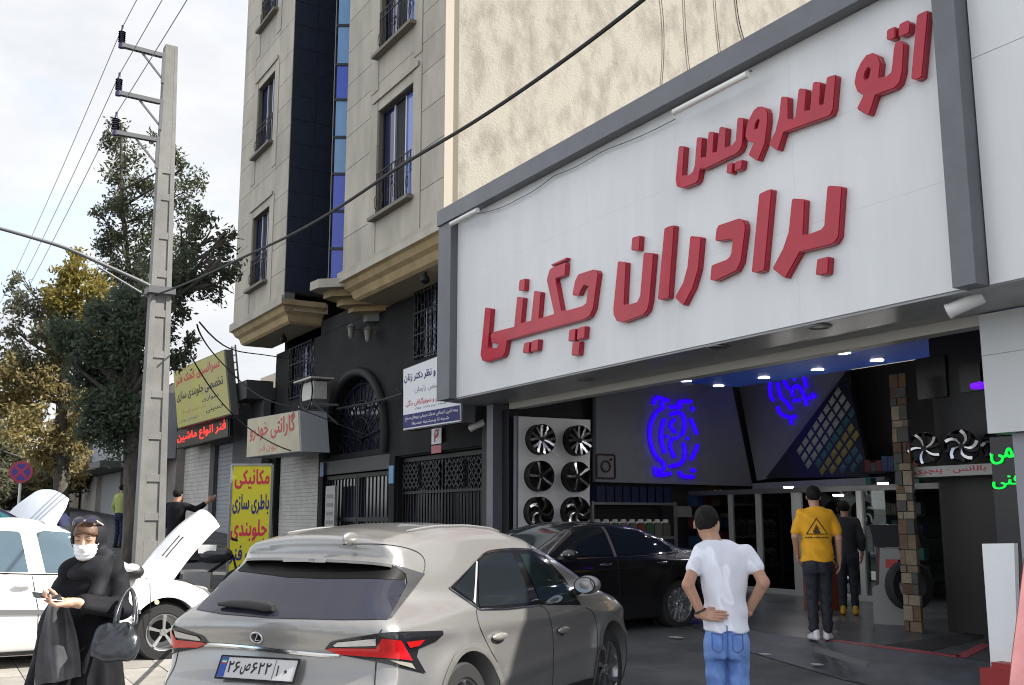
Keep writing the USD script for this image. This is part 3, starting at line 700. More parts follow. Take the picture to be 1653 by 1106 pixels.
# the big red letters, traced in the sign's own plane
def px_poly(pts, o, s, Y, holes=()):
    def cv(q_): 
        r = []
        for x, y in q_:
            p = at(o[0] + x / s, o[1] + y / s, Y=Y); r.append((p[0], p[2]))
        return r
    return Polygon(cv(pts), [cv(h) for h in holes]).buffer(0)
LY = YS - 0.09
LET = [
 ((770, 420), 6.145, [
  [(78,468),(140,480),(108,868),(190,872),(214,832),(140,822),(132,745),(150,715),(365,660),(395,362),(462,372),(437,622),(532,600),(563,302),(634,315),(612,580),(762,532),(690,210),(692,180),(715,95),(735,75),(882,18),(872,150),(780,185),(838,498),(885,500),(1040,455),(1078,425),(1102,258),(1062,250),(1030,300),(1012,348),(940,352),(968,205),(1000,140),(1145,92),(1185,100),(1202,130),(1195,170),(1152,480),(1115,560),(1060,592),(690,690),(335,790),(298,800),(278,920),(255,960),(95,1012),(48,995),(32,940),(38,880)],
  [(725,45),(886,-28),(880,2),(745,62)], [(418,198),(480,180),(470,305),(408,303)],
  [(465,822),(525,808),(514,920),(447,922)], [(540,800),(614,780),(602,895),(528,912)],
  [(912,690),(980,676),(970,800),(900,808)], [(996,672),(1076,650),(1066,775),(985,795)], [(945,815),(1022,802),(1010,944),(932,948)]]),
 ((970, 340), 5.53, [
  [(148,450),(224,460),(206,836),(250,838),(320,815),(345,760),(378,372),(470,380),(435,800),(415,890),(375,935),(205,1000),(135,985),(108,930),(106,880)],
  [(275,240),(350,220),(340,360),(265,355)], [(562,158),(600,140),(655,128),(607,780),(545,800),(503,792)],
  [(793,225),(895,235),(870,520),(820,690),(735,852),(655,775),(730,640),(768,500)]]),
 ((1130, 280), 5.53, [
  [(130,600),(142,495),(160,462),(340,402),(385,415),(402,450),(405,500),(365,790),(325,870),(140,962),(85,950),(98,820),(230,770),(262,740),(275,700),(287,588),(165,607)],
  [(523,182),(590,150),(642,135),(574,868),(510,890),(455,880)],
  [(815,222),(935,230),(920,542),(965,542),(1075,500),(1102,465),(1132,108),(1268,115),(1238,560),(1200,622),(1145,645),(890,705),(760,940),(640,850),(735,670),(785,520)],
  [(1040,765),(1152,738),(1142,895),(1080,912),(1025,905)]]),
 ((1080, 160), 7.37, [
  [(110,555),(182,560),(160,905),(230,905),(278,860),(300,780),(325,450),(398,455),(382,690),(432,688),(465,385),(537,390),(522,632),(562,625),(595,325),(682,340),(668,570),(745,545),(785,490),(808,215),(892,225),(870,550),(840,620),(790,660),(430,832),(370,835),(350,960),(315,1005),(165,1062),(85,1040),(72,960)],
  [(930,270),(1000,130),(1045,92),(1090,85),(1150,105),(1172,160),(1175,260),(1140,530),(1055,742),(935,665),(1000,520),(930,500),(900,440),(915,330)],
  [(685,765),(762,750),(748,895),(675,880)], [(778,745),(878,712),(862,832),(770,862)]]),
 ((1230, 100), 7.37, [
  [(220,408),(312,415),(312,672),(355,685),(388,655),(430,312),(530,320),(512,575),(562,575),(600,232),(702,240),(687,505),(722,505),(765,178),(870,148),(880,180),(848,560),(818,630),(760,662),(258,840),(190,1065),(72,980),(150,830),(195,650)]]),
 ((1370, 0), 5.53, [
  [(603,132),(660,105),(712,86),(655,690),(600,718),(550,700)],
  [(395,440),(410,378),(465,360),(495,390),(480,640),(455,740),(405,792),(240,852),(178,1038),(65,972),(125,850),(70,815),(45,740),(60,650),(100,560),(150,490),(210,470),(262,495),(285,560),(270,692),(335,678),(372,645),(385,560)],
  [(335,265),(418,230),(415,340),(375,360),(333,355)], [(445,215),(520,178),(552,200),(540,295),(480,325),(438,325)]])]
HOLES = {(1080, 160, 1): [(1030,290),(1060,240),(1072,250),(1045,352),(1018,352)], (1370, 0, 1): [(150,640),(175,605),(190,615),(175,690),(150,715),(138,690)]}
for o, s, polys in LET:
    for k, pl in enumerate(polys):
        h = HOLES.get((o[0], o[1], k))
        g = px_poly(pl, o, s, LY, [h] if h else ())
        g1 = g.buffer(0.012, join_style=1).buffer(-0.040, join_style=1).buffer(0.028, join_style=1)
        g = g1 if g1.geom_type == 'Polygon' and g1.area > 0.93 * g.area else g.buffer(-0.008, join_style=1).buffer(0.008, join_style=1)
        inner = g.buffer(-0.012, join_style=2)
        m = MB().prism(g, (0, LY + 0.012, 0), (1, 0, 0), (0, 0, 1), (0, YS - 0.001 - LY - 0.012, 0)).prism(inner, (0, LY, 0), (1, 0, 0), (0, 0, 1), (0, 0.013, 0))
        obj('letter', m, red_plastic, shop)
# tube lamps and cable along the top of the sign
for a, c in (((728, 358), (771, 343)), ((1088, 181), (1207, 120))):
    p, q_ = at(*a, Y=YS - 0.32), at(*c, Y=YS - 0.32); q_[2] = p[2] = 0.5 * (p[2] + q_[2])
    lp = obj('tube_lamp', MB().tube([p, q_], 0.045, 10), mat('lamp_white', (0.72, 0.72, 0.68), 0.4), shop, smooth=40)
    obj('lamp_bracket', MB().bar(p + (0.1, 0.02, 0.03), p + (0.1, 0.16, 0.12), 0.03).bar(q_ + (-0.1, 0.02, 0.03), q_ + (-0.1, 0.16, 0.12), 0.03), grey_metal, lp)
pts = [at(770, 345, Y=YS - 0.05), at(830, 325, Y=YS - 0.05), at(890, 286, Y=YS - 0.05), at(960, 250, Y=YS - 0.05), at(1090, 190, Y=YS - 0.05)]
obj('lamp_cable', MB().tube(np.array([np.interp(np.linspace(0, 4, 40), range(5), np.array(pts)[:, k]) for k in range(3)]).T - np.c_[np.zeros(40), np.zeros(40), 0.04 * np.abs(np.sin(np.linspace(0, 12, 40)))], 0.006, 5), black_metal, shop)
# security cameras
def cctv(px, py, Y, d, label):
    p = at(px, py, Y=Y); d = np.array(d, float); d /= np.linalg.norm(d)
    t = thing('security_camera', label, 'security camera', p)
    obj('housing', MB().lathe([(0, -0.18), (0.07, -0.18), (0.075, -0.15), (0.075, 0.15), (0.085, 0.2), (0.06, 0.2), (0.05, 0.17), (0, 0.17)], 14, Tm(frame_z(d), p)), white_paint, t, smooth=40)
    obj('lens', MB().lathe([(0, 0.172), (0.045, 0.172)], 12, Tm(frame_z(d), p)), black_metal, t)
    obj('bracket', MB().tube([p - d * 0.1, p - d * 0.18 + (0.02, 0.06, 0.06), p + (0.05, 0.14, 0.14)], 0.022, 6), white_paint, t)
cctv(1560, 490, YS + 0.22, (-0.9, -0.4, -0.35), 'white security camera under the right end of the shop sign')
cctv(772, 686, YW - 0.35, (-0.9, -0.5, -0.35), 'white security camera on the dark wall above the garage gate')

# ------------------------------------------------------------------ floor of the shop
floor_m = mat('shop_floor', (0.06, 0.064, 0.07), 0.3, var=0.4, vscale=1.6, detail=9.0)
epoxy = mat('ramp_epoxy', (0.05, 0.056, 0.068), 0.5, var=0.4, vscale=2.2, detail=9.0)
fs = [at(1270, 1040, Z=FLZ), at(1400, 1076, Z=FLZ), at(1592, 1042, Z=FLZ)]
corner = fs[1]
obj('shop_floor', MB().prism(sbox(IX0, 9.9, IX1, IY1), (0, 0, FLZ - 0.5), (1, 0, 0), (0, 1, 0), (0, 0, 0.5)), floor_m, kind='structure')
rp = MB()
ex = [-11.6, -9.4, -7.6, -5.9, -3.9]
ramp_xy = [(x, 9.9) for x in ex]; 
V = []; 
for x in ex: 
    yb = 9.9 - 1.5 * min(1, max(0.1, (x + 11.6) / 3.0)); V += [(x, 9.9, FLZ), (x, yb, max(gz(x) + 0.008, gz(x)))]
rp.add(V, [(2 * i, 2 * i + 1, 2 * i + 3, 2 * i + 2) for i in range(len(ex) - 1)])
obj('entrance_ramp', rp, epoxy, kind='structure')
def strip(a, b, w, dz, mtl, name):
    a, b = np.array(a), np.array(b); d = (b - a)[:2]; n = np.array([-d[1], d[0]]) / np.linalg.norm(d) * w / 2
    poly = Polygon([a[:2] + n, b[:2] + n, b[:2] - n, a[:2] - n])
    return obj(name, MB().prism(poly, (0, 0, FLZ + dz), (1, 0, 0), (0, 1, 0), (0, 0, 0.004)), mtl, kind='structure')
A0 = np.array([-9.9, 10.05]); A1 = np.array([-8.05, 9.96]); A2 = np.array([-5.4, 10.55])
red_line = mat('red_floor_paint', (0.28, 0.035, 0.05), 0.5, var=0.2, vscale=6)
for (a, c) in (((1262, 1040), (1398, 1076)), ((1402, 1076), (1592, 1040))):
    p, q_ = at(*a, Z=FLZ + 0.004), at(*c, Z=FLZ + 0.004)
    p[1] = max(p[1], 9.98); q_[1] = max(q_[1], 9.98)
    strip(p, q_, 0.13, 0.002, red_line, 'floor_line')
pit = [at(1310, 1052, Z=FLZ), at(1395, 1062, Z=FLZ), at(1588, 1030, Z=FLZ), at(1588, 1018, Z=FLZ), at(1440, 1040, Z=FLZ)]
pitp = Polygon([(p[0], max(p[1], 10.15)) for p in pit]).buffer(0)
obj('inspection_pit', MB().prism(pitp, (0, 0, FLZ + 0.001), (1, 0, 0), (0, 1, 0), (0, 0, 0.003)), dark_void, kind='structure')
obj('pit_kerb', MB().bar(at(1318, 1048, Z=FLZ + 0.03), at(1402, 1074, Z=FLZ + 0.03), 0.05, 0.05), mat('kerb_dim', (0.12, 0.12, 0.12), 0.8), kind='structure')

# ------------------------------------------------------------------ inside the shop
XL = IX0 + 0.35
grey_panel = mat('fascia_grey', (0.26, 0.27, 0.29), 0.35, var=0.1, vscale=0.7)
def plate_x(pts, X, th):  # polygon seen at pixels on the plane x = X
    P = [at(*p, X=X) for p in pts]
    return Polygon([(p[1], p[2]) for p in P]), lambda g: MB().prism(g, (X - th, 0, 0), (0, 1, 0), (0, 0, 1), (th, 0, 0))
def plate_y(pts, Y, th):
    P = [at(*p, Y=Y) for p in pts]
    return Polygon([(p[0], p[2]) for p in P]), lambda g: MB().prism(g, (0, Y, 0), (1, 0, 0), (0, 0, 1), (0, th, 0))
m1 = thing('mezzanine_panel', 'grey mezzanine panel with a large blue neon emblem on the left wall', 'panel')
g, mk = plate_x([(962, 600), (962, 778), (1215, 785), (1175, 590)], XL, 0.12)
obj('board', mk(g), grey_panel, m1)
YP = at(1215, 785, X=XL)[1]
m2 = thing('mezzanine_panel', 'pointed grey mezzanine panel with a small blue neon emblem on the back wall', 'panel')
g, mk = plate_y([(1186, 590), (1372, 590), (1243, 772), (1222, 776)], YP, 0.12)
obj('board', mk(g), grey_panel, m2)
neon_b = mat('neon_blue', (0.02, 0.0, 0.9), 0.5, emit=1.1, ecol=(0.03, 0.0, 1.0))
neon_g = mat('neon_green', (0.0, 0.7, 0.05), 0.5, emit=0.9, ecol=(0.0, 1.0, 0.08))
def smooth_line(P, n=5):
    P = np.array(P, float)
    if len(P) < 3: return P
    t = np.arange(len(P)); tt = np.linspace(0, len(P) - 1, (len(P) - 1) * n + 1)
    from scipy.interpolate import CubicSpline
    return CubicSpline(t, P)(tt)
E1 = [[(390,285),(345,330),(322,400),(325,480),(350,550),(395,595)], [(345,262),(348,235),(370,222),(400,232),(430,236)], [(385,250),(395,268),(395,290)],
 [(435,275),(500,275),(488,262),(495,248),(560,246)], [(570,275),(568,300)], [(405,345),(385,440),(392,500),(405,545)], [(440,320),(470,312),(512,325),(520,400),(500,432)],
 [(465,350),(440,385),(455,410),(468,430)], [(457,460),(438,500),(450,540),(462,572)], [(510,490),(524,530),(512,590),(470,615),(438,625)], [(555,345),(575,385),(592,436)], [(598,495),(582,540),(558,582)],
 [(400,600),(395,640),(365,650),(352,622)], [(352,652),(372,672),(440,662)], [(490,650),(515,678),(575,682)], [(562,640),(582,648)], [(417,440),(422,456)], [(477,446),(482,462)], [(536,452),(542,466)]]
for st in E1:
    p = smooth_line(st); P = np.array([at(960 + x / 3.593, 580 + y / 3.593, X=XL + 0.07) for x, y in p])
    obj('neon_tube', MB().tube(P, 0.047, 8), neon_b, m1, smooth=60)
E2 = [[(1015,125),(1018,200),(1035,240)], [(1060,135),(1078,215),(1100,240),(1140,290)], [(1095,118),(1110,150),(1125,172)], [(1212,95),(1226,162)], [(1160,98),(1155,125)], [(1140,195),(1180,158),(1212,205),(1212,222)],
 [(1060,275),(1080,318),(1130,335)], [(1262,200),(1270,218),(1240,225),(1225,270)], [(1165,328),(1140,350),(1140,378)], [(1150,240),(1190,235)], [(1140,180),(1150,215)]]
for st in E2:
    p = smooth_line(st); P = np.array([at(960 + x / 3.593, 580 + y / 3.593, Y=YP - 0.06) for x, y in p])
    obj('neon_tube', MB().tube(P, 0.042, 8), neon_b, m2, smooth=60)
# dark plate of the emblem behind the tubes
th = np.linspace(0, 2 * np.pi, 30)
g, mk = plate_x([(960 + (460 + 118 * math.cos(t)) / 3.593, 580 + (450 + 175 * math.sin(t)) / 3.593) for t in th], XL + 0.03, 0.028)
if False: obj('emblem_plate', mk(g.difference(g.buffer(-0.16))), mat('emblem_dark', (0.02, 0.02, 0.025), 0.3), m1)
# camera-app icon
pI = at(978, 753, X=XL + 0.02)
ic = Polygon(sbox(-.2, -.21, .2, .21).buffer(0.06)).difference(sbox(-.2, -.21, .2, .21).buffer(0.025))
ic = ic.union(Point(0, 0).buffer(0.13).difference(Point(0, 0).buffer(0.095))).union(Point(0.14, 0.15).buffer(0.03))
obj('icon', MB().prism(ic, pI - np.array((0.01, 0, 0)), (0, 1, 0), (0, 0, 1), (0.02, 0, 0)), mat('maroon', (0.06, 0.012, 0.02), 0.5), m1)

# rims: one builder, several spoke patterns
rim_dark = mat('rim_dark', (0.012, 0.012, 0.013), 0.3, metal=0.5)
rim_polish = mat('rim_polished', (0.6, 0.6, 0.62), 0.16, metal=1.0)
tyre_m = mat('tyre_rubber', (0.018, 0.018, 0.018), 0.75, bump=0.001, bscale=120)
def rim_parts(R, style):
    """meshes in a frame whose +z is the outer face"""
    barrel = MB().lathe([(R * 0.98, -0.10), (R, -0.09), (R * 0.97, -0.06), (R * 0.90, -0.02), (R * 0.90, 0.05), (R * 0.97, 0.075), (R, 0.085), (R * 0.985, 0.10), (R * 0.955, 0.098), (R * 0.90, 0.07), (R * 0.86, 0.02), (R * 0.84, -0.05), (R * 0.2, -0.06), (0, -0.06)], 36)
    n, split, wd, curve = {0: (5, True, 0.042, 0.25), 1: (5, False, 0.05, 0.0), 2: (5, True, 0.05, 0.7), 3: (12, False, 0.016, 0.0), 4: (6, True, 0.05, 0.0)}[style]
    w = R / 0.25
    dark, pol = MB(), MB()
    for k in range(n):
        a0 = 2 * math.pi * k / n + math.pi / 2
        for s in ((-1, 1) if split else (0,)):
            P = []
            for t in np.linspace(0.15, 1.0, 6):
                a = a0 + s * (0.06 + 0.20 * t) + curve * t * t
                P.append((R * 0.93 * t * math.cos(a), R * 0.93 * t * math.sin(a), 0.055 + 0.035 * t))
            for i in range(5):
                d = np.array(P[i + 1]) - P[i]
                (dark if split and s < 0 and style != 4 else pol).bar(P[i], np.array(P[i + 1]) + d * 0.05, wd * w * (0.6 + 0.08 * i), 0.03, up=(0, 0, 1))
    hub = MB().lathe([(0.2 * R, 0.03), (0.2 * R, 0.07), (0.15 * R, 0.08), (0, 0.08)], 20)
    for k in range(5):
        a = 2 * math.pi * k / 5; hub.lathe([(0.012, 0), (0.012, 0.085), (0, 0.085)], 6, Tm(t=(0.15 * R * math.cos(a), 0.15 * R * math.sin(a), 0)))
    return barrel, dark, pol, hub
def hang_rim(px, py, R, style, face, label, group, plane=None, spin=0.0, lab2=None):
    p = at(px, py, **plane)
    t = thing('wheel_rim', label, 'wheel rim', p + np.array(face) * 0.10, group=group)
    Rm = frame_z(face) @ Rz(spin); b_, d_, pl, h_ = rim_parts(R, style); Mx = Tm(Rm, p + np.array(face) * 0.10)
    def tr(m): v, f = m.mesh(); return (v @ Mx[:3, :3].T + Mx[:3, 3], f)
    obj('barrel', tr(b_), rim_dark, t, smooth=40)
    if d_.v: obj('spokes', tr(d_), rim_dark, t)
    obj('spokes', tr(pl), rim_polish, t)
    obj('hub', tr(h_), rim_dark, t)
# the white display board with six rims, on the left jamb
XB = -17.12
bd = thing('display_board', 'white display board carrying six alloy rims at the left of the shop opening', 'display board')
g, mk = plate_x([(835, 672), (953, 678), (951, 900), (834, 905)], XB, 0.10)
obj('board', mk(g), mat('board_white', (0.80, 0.80, 0.79), 0.4), bd)
g2, mk2 = plate_x([(834, 671), (837, 671), (836, 905), (833, 905)], XB + 0.004, 0.11)
obj('board_edge', mk2(g2), grey_frame, bd)
k = 0
for r, (row, st) in enumerate((((867, 710), (927, 712)), 0), ) if False else []: pass
for r, (pa, pb, st, sp, nm) in enumerate((((868, 710), (928, 712), 4, 0.35, 'top'), ((866, 769), (925, 770), 1, 0.3, 'middle'), ((865, 827), (924, 827), 2, 0.2, 'bottom'))):
    for side, pp in (('left', pa), ('right', pb)):
        d0 = at(*pp, X=XB); pxm = FPX / ((d0 - CAM) @ FW)
        hang_rim(pp[0], pp[1], 24.5 / pxm, st, (1, 0, 0), f'black alloy rim with polished spokes, {nm} row, {side} of the white display board', 'rims on the white display board', {'X': XB}, sp)

# shelf of oil bottles along the left wall
XS = XL + 0.25
sh_a, sh_b = at(955, 842, X=XS), at(1092, 846, X=XS)
shelf = thing('bottle_shelf', 'steel shelf of white-capped oil bottles below the emblem panel', 'shelf')
y0s, y1s = sh_a[1], sh_b[1]
zt1 = at(1090, 866, X=XS)[2]; zt0 = at(1090, 812, X=XS)[2]
for z in (zt0, zt1, zt1 - 0.65): obj('shelf_board', box(XS - 0.45, XS + 0.02, y0s, y1s, z - 0.05, z), grey_metal, shelf)
for y in (y0s, y1s - 0.05): obj('upright', box(XS - 0.03, XS + 0.03, y, y + 0.05, FLZ, zt0 + 0.02), grey_metal, shelf)
bot_col = [mat(f'bottle_{i}', c, 0.35) for i, c in enumerate(((0.10, 0.10, 0.09), (0.16, 0.05, 0.03), (0.04, 0.10, 0.06), (0.14, 0.13, 0.11)))]
cap_w = mat('cap_white', (0.62, 0.62, 0.60), 0.4)
ORD = ('first', 'second', 'third', 'fourth', 'fifth', 'sixth', 'seventh', 'eighth', 'ninth')
def bottle(p, mtl, label, group):
    t = thing('oil_bottle', label, 'bottle', p, group=group)
    s = Polygon([(-.10, 0), (.10, 0), (.10, .22), (.06, .30), (.02, .30), (-.03, .30), (-.10, .22)])
    obj('bottle_body', MB().prism(s, p - np.array((0.06, 0, 0)), (0, 1, 0), (0, 0, 1), (0.12, 0, 0)), mtl, t)
    obj('cap', MB().lathe([(0.065, 0.29), (0.065, 0.35), (0.05, 0.37), (0, 0.37)], 10, Tm(t=p + (0, 0.01, 0))), cap_w, t)
    obj('handle', MB().tube([p + (0, -0.02, 0.32), p + (0, -0.12, 0.29), p + (0, -0.14, 0.16)], 0.028, 6), cap_w, t)
for i in range(9):
    y = y0s + 0.22 + (y1s - y0s - 0.44) * i / 8
    bottle(np.array([XS - 0.12, y, zt1 + 0.001]), bot_col[i % 4], f'oil bottle with white cap in the upper shelf row, number {i + 1} from the left' if False else f'white-capped oil bottle, {ORD[i]} from the left in the upper shelf row', 'oil bottles in the upper shelf row')
for i in range(9):
    y = y0s + 0.22 + (y1s - y0s - 0.44) * i / 8
    bottle(np.array([XS - 0.12, y, zt1 - 0.649]), bot_col[(i + 1) % 4], f'white-capped oil bottle, {ORD[i]} from the left in the lower shelf row', 'oil bottles in the lower shelf row')
blue_box = mat('dark_blue_box', (0.012, 0.02, 0.06), 0.4)
for i in range(9):
    y = y0s + 0.18 + (y1s - y0s - 0.5) * i / 8
    o = obj('product_box', box(XS - 0.4, XS - 0.05, y, y + 0.25, zt0 + 0.001, zt0 + 0.34), blue_box, label=f'dark blue product box, {ORD[i]} from the left on top of the bottle shelf', cat='box', group='dark blue boxes on the bottle shelf')
# price card on the wall and glowing amber bottles behind
p = at(1102, 826, X=XS); obj('price_card', box(p[0], p[0] + 0.02, p[1] - 0.25, p[1] + 0.25, p[2] - 0.12, p[2] + 0.12), mat('card_grey', (0.18, 0.18, 0.18), 0.6), label='small grey card beside the bottle shelf', cat='card')

# triangular stand of small packets
YT = YP - 0.15
ts = thing('packet_stand', 'dark triangular stand of small sparkling packets on the back wall', 'display stand')
g, mk = plate_y([(1366, 600), (1404, 770), (1236, 772)], YT, 0.1)
obj('board', mk(g), mat('stand_black', (0.02, 0.022, 0.025), 0.3), ts)
O = at(1352, 634, Y=YT); e1 = at(1305, 706, Y=YT) - O; e2 = at(1390, 690, Y=YT) - O
pm = [mat('packet_silver', (0.36, 0.39, 0.37), 0.3), mat('packet_silver2', (0.28, 0.33, 0.31), 0.3), mat('packet_teal', (0.05, 0.14, 0.16), 0.3), mat('packet_gold', (0.26, 0.22, 0.08), 0.3), mat('packet_blue', (0.06, 0.13, 0.20), 0.3)]
shape = Polygon([(p[0], p[2]) for p in (at(1366, 604, Y=YT), at(1402, 766, Y=YT), at(1258, 766, Y=YT), at(1290, 712, Y=YT))])
for j in range(8):
    for i in range(8):
        c = O + e1 * (i / 5.4) + e2 * (j / 5.0)
        if not shape.buffer(-0.08).contains(Point(c[0], c[2])): continue
        m_ = pm[0] if j < 2 else pm[1] if j == 2 else pm[2] if j == 3 else pm[3] if j in (4, 5) else pm[4]
        u, w = e1 / 5.4 * 0.40, e2 / 5.0 * 0.34
        V = [c - u - w, c + u - w, c + u + w, c - u + w, c + np.array([0, -0.09, 0])]
        obj('packet', MB().add(V, [(0, 1, 4), (1, 2, 4), (2, 3, 4), (3, 0, 4)]), m_, ts)
# shelf beam under both panels
obj('mezzanine_edge', MB().bar(at(1218, 786, Y=YP - 0.05), at(1432, 776, Y=YP - 0.05), 0.14, 0.16), grey_panel, shop)
# downlights
lamp_on = mat('downlight_on', (1, 1, 1), 0.5, emit=75.0, ecol=(1.0, 0.97, 0.92))
DLZ = 4.30
for i, (px, py) in enumerate(((1107, 615), (1160, 623), (1233, 610), (1320, 597), (1362, 570), (1416, 582), (1517, 565))):
    p = at(px, py, Z=DLZ - 0.004)
    o = obj('downlight', MB().lathe([(0.10, 0.003), (0.10, -0.006), (0, -0.008)], 16, Tm(t=p)), lamp_on, shop)
for px, py in ((1273, 787), (1425, 781), (1353, 800), (1575, 778)):
    p = at(px, py, Y=14.5)
    obj('downlight', MB().lathe([(0.09, 0.02), (0.09, -0.01), (0, -0.012)], 14, Tm(t=p)), lamp_on, shop)
# dropped ceiling further back, glazed partition with pale posts
YG = 15.2
zc = at(1300, 795, Y=YG)[2]
obj('lower_ceiling', box(-17.9, -9.6, YG, IY1, zc, zc + 0.1), mat('low_ceiling', (0.06, 0.06, 0.062), 0.5), shop)
part_m = mat('pale_post', (0.24, 0.24, 0.235), 0.5)
gp = thing('glass_partition', 'glazed partition with pale posts across the back of the shop', 'partition')
for px, w in ((1225, 0.06), (1287, 0.11), (1390, 0.06), (1180, 0.05)):
    p = at(px, 880, Y=YG); obj('post', box(p[0] - w, p[0] + w, YG, YG + 0.1, FLZ, zc), part_m, gp)
pL, pR = at(1180, 880, Y=YG)[0], at(1430, 880, Y=YG)[0]
obj('pane', box(pL, pR, YG + 0.04, YG + 0.05, FLZ + 0.1, zc), glass_pane('clear_glass', (0.8, 0.86, 0.84)), gp)
obj('rail', box(pL, pR, YG - 0.002, YG + 0.102, FLZ, FLZ + 0.1), part_m, gp)
obj('counter', box(-16.9, -14.6, YG + 1.0, YG + 1.6, FLZ, 1.35), mat('counter_grey', (0.10, 0.105, 0.10), 0.4), label='grey counter behind the glazed partition', cat='counter')
# shelves of dim goods behind the glass (right) and along the left
goods = [mat(f'goods_{i}', c, 0.35) for i, c in enumerate(((0.03, 0.10, 0.09), (0.05, 0.05, 0.06), (0.10, 0.09, 0.06), (0.02, 0.04, 0.09), (0.09, 0.02, 0.02)))]
gs = thing('goods_shelf', 'tall dim shelf of green-blue goods behind the glazed partition', 'shelf')
gx0, gx1 = at(1395, 900, Y=16.6)[0], at(1440, 900, Y=16.6)[0] + 0.8
for z in np.arange(0.5, 2.7, 0.42):
    obj('shelf_board', box(gx0, gx1, 16.6, 17.0, z, z + 0.03), black_metal, gs)
    for k in range(9):
        x = gx0 + 0.1 + k * (gx1 - gx0 - 0.2) / 9; h_ = rng.uniform(0.16, 0.32)
        obj('packet', box(x, x + 0.13, 16.65, 16.8, z + 0.031, z + 0.03 + h_), goods[int(rng.integers(5))], gs)
gs = thing('goods_shelf', 'dark shelf of boxed goods on the left wall behind the black sedan', 'shelf')
for z in np.arange(0.6, 2.4, 0.45):
    obj('shelf_board', box(XL, XL + 0.45, 15.2, 17.2, z, z + 0.03), black_metal, gs)
    for k in range(8):
        y = 15.25 + k * 0.24; h_ = rng.uniform(0.2, 0.36)
        obj('packet', box(XL + 0.1, XL + 0.42, y, y + 0.2, z + 0.031, z + 0.03 + h_), goods[int(rng.integers(5))], gs)
# amber bottles glowing on a small ledge
for i, px in enumerate((1155, 1164)):
    p = at(px, 805, Y=16.4)
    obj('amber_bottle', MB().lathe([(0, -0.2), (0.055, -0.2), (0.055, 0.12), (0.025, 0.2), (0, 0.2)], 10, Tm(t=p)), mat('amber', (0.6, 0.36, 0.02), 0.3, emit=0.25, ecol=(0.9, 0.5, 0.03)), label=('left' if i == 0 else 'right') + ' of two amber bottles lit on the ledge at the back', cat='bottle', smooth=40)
p = at(1135, 805, Y=16.4)
obj('white_jar', MB().lathe([(0, -0.2), (0.10, -0.2), (0.10, 0.12), (0.05, 0.2), (0, 0.2)], 10, Tm(t=p)), mat('jar_white', (0.25, 0.25, 0.22), 0.3), label='pale jar left of the two amber bottles at the back', cat='jar', smooth=40)
obj('ledge', MB().box(p[0] - 0.4, p[0] + 0.9, 16.2, 16.6, p[2] - 0.26, p[2] - 0.205), black_metal, shop)

# brick column: every brick a piece
YC = 11.6
bc = thing('brick_column', 'narrow column of tan and brown bricks inside the shop', 'column')
cx0, cx1 = at(1437, 640, Y=YC)[0], at(1464, 640, Y=YC)[0]
cw = cx1 - cx0
ct = at(1450, 603, Y=YC)[2]
bm = [mat(f'brick_{i}', c, 0.8, var=0.15, vscale=8) for i, c in enumerate(((0.19, 0.15, 0.095), (0.12, 0.07, 0.04), (0.22, 0.18, 0.125), (0.085, 0.045, 0.03), (0.065, 0.06, 0.055), (0.15, 0.11, 0.07)))]
obj('core', box(cx0 + 0.02, cx1 - 0.02, YC + 0.02, YC + 0.05, FLZ, ct), mat('mortar', (0.08, 0.075, 0.07), 0.9), bc)
z = FLZ; r = 0
while z < ct:
    hgt = rng.choice([0.10, 0.14, 0.20])
    cut = rng.uniform(0.3, 0.7)
    for a, b in ((0, cut), (cut, 1)):
        obj('brick', box(cx0 + a * cw + 0.006, cx0 + b * cw - 0.006, YC - rng.uniform(0, .02), YC + 0.045, z + 0.006, min(z + hgt, ct) - 0.006), bm[int(rng.integers(6))], bc)
    z += hgt; r += 1
# dark wall with the rim ledge right of the column
YR = 11.75
obj('dark_wall', box(cx1 + 0.02, IX1, YR + 0.35, YR + 0.45, FLZ, CEIL), mat('brown_black', (0.018, 0.015, 0.014), 0.45), shop)
ld = thing('rim_ledge', 'pale ledge with red lettering under the rims on the dark wall', 'ledge')
la, lb = at(1468, 760, Y=YR), at(1603, 760, Y=YR)
zl0, zl1 = at(1500, 770, Y=YR)[2], at(1500, 753, Y=YR)[2]
obj('ledge_board', box(la[0], lb[0] + 0.4, YR, YR + 0.34, zl0, zl1), mat('ledge_pale', (0.42, 0.42, 0.40), 0.5), ld)
tx = text_fit('بالانس - پنچری', (lb[0] - la[0]) * 0.86, (zl1 - zl0) * 0.66, 500)
obj('lettering', MB().prism(tx, (la[0] + 0.08, YR - 0.006, zl0 + 0.03), (1, 0, 0), (0, 0, 1), (0, 0.0058, 0)), mat('red_print', (0.55, 0.03, 0.04), 0.5), ld)
for i, (px, py) in enumerate(((1493, 726), (1553, 722), (1612, 722))):
    pz = FPX / ((at(px, py, Y=YR) - CAM) @ FW)
    hang_rim(px, py, 26.5 / pz, 2 if i else 0, (0.55, -0.83, 0.03), ('leftmost', 'middle', 'rightmost')[i] + ' rim standing on the pale ledge right of the brick column', 'rims on the ledge', {'Y': YR + 0.12}, 0.3 * i)
p = at(1582, 622, Y=YR); obj('violet_lamp', MB().lathe([(0, -0.05), (0.11, -0.04), (0.12, 0.02), (0, 0.05)], 12, Tm(t=p)), mat('violet', (0.2, 0, 0.9), 0.5, emit=1.0, ecol=(0.2, 0.01, 1.0)), label='small violet lamp glowing on the dark wall', cat='lamp')
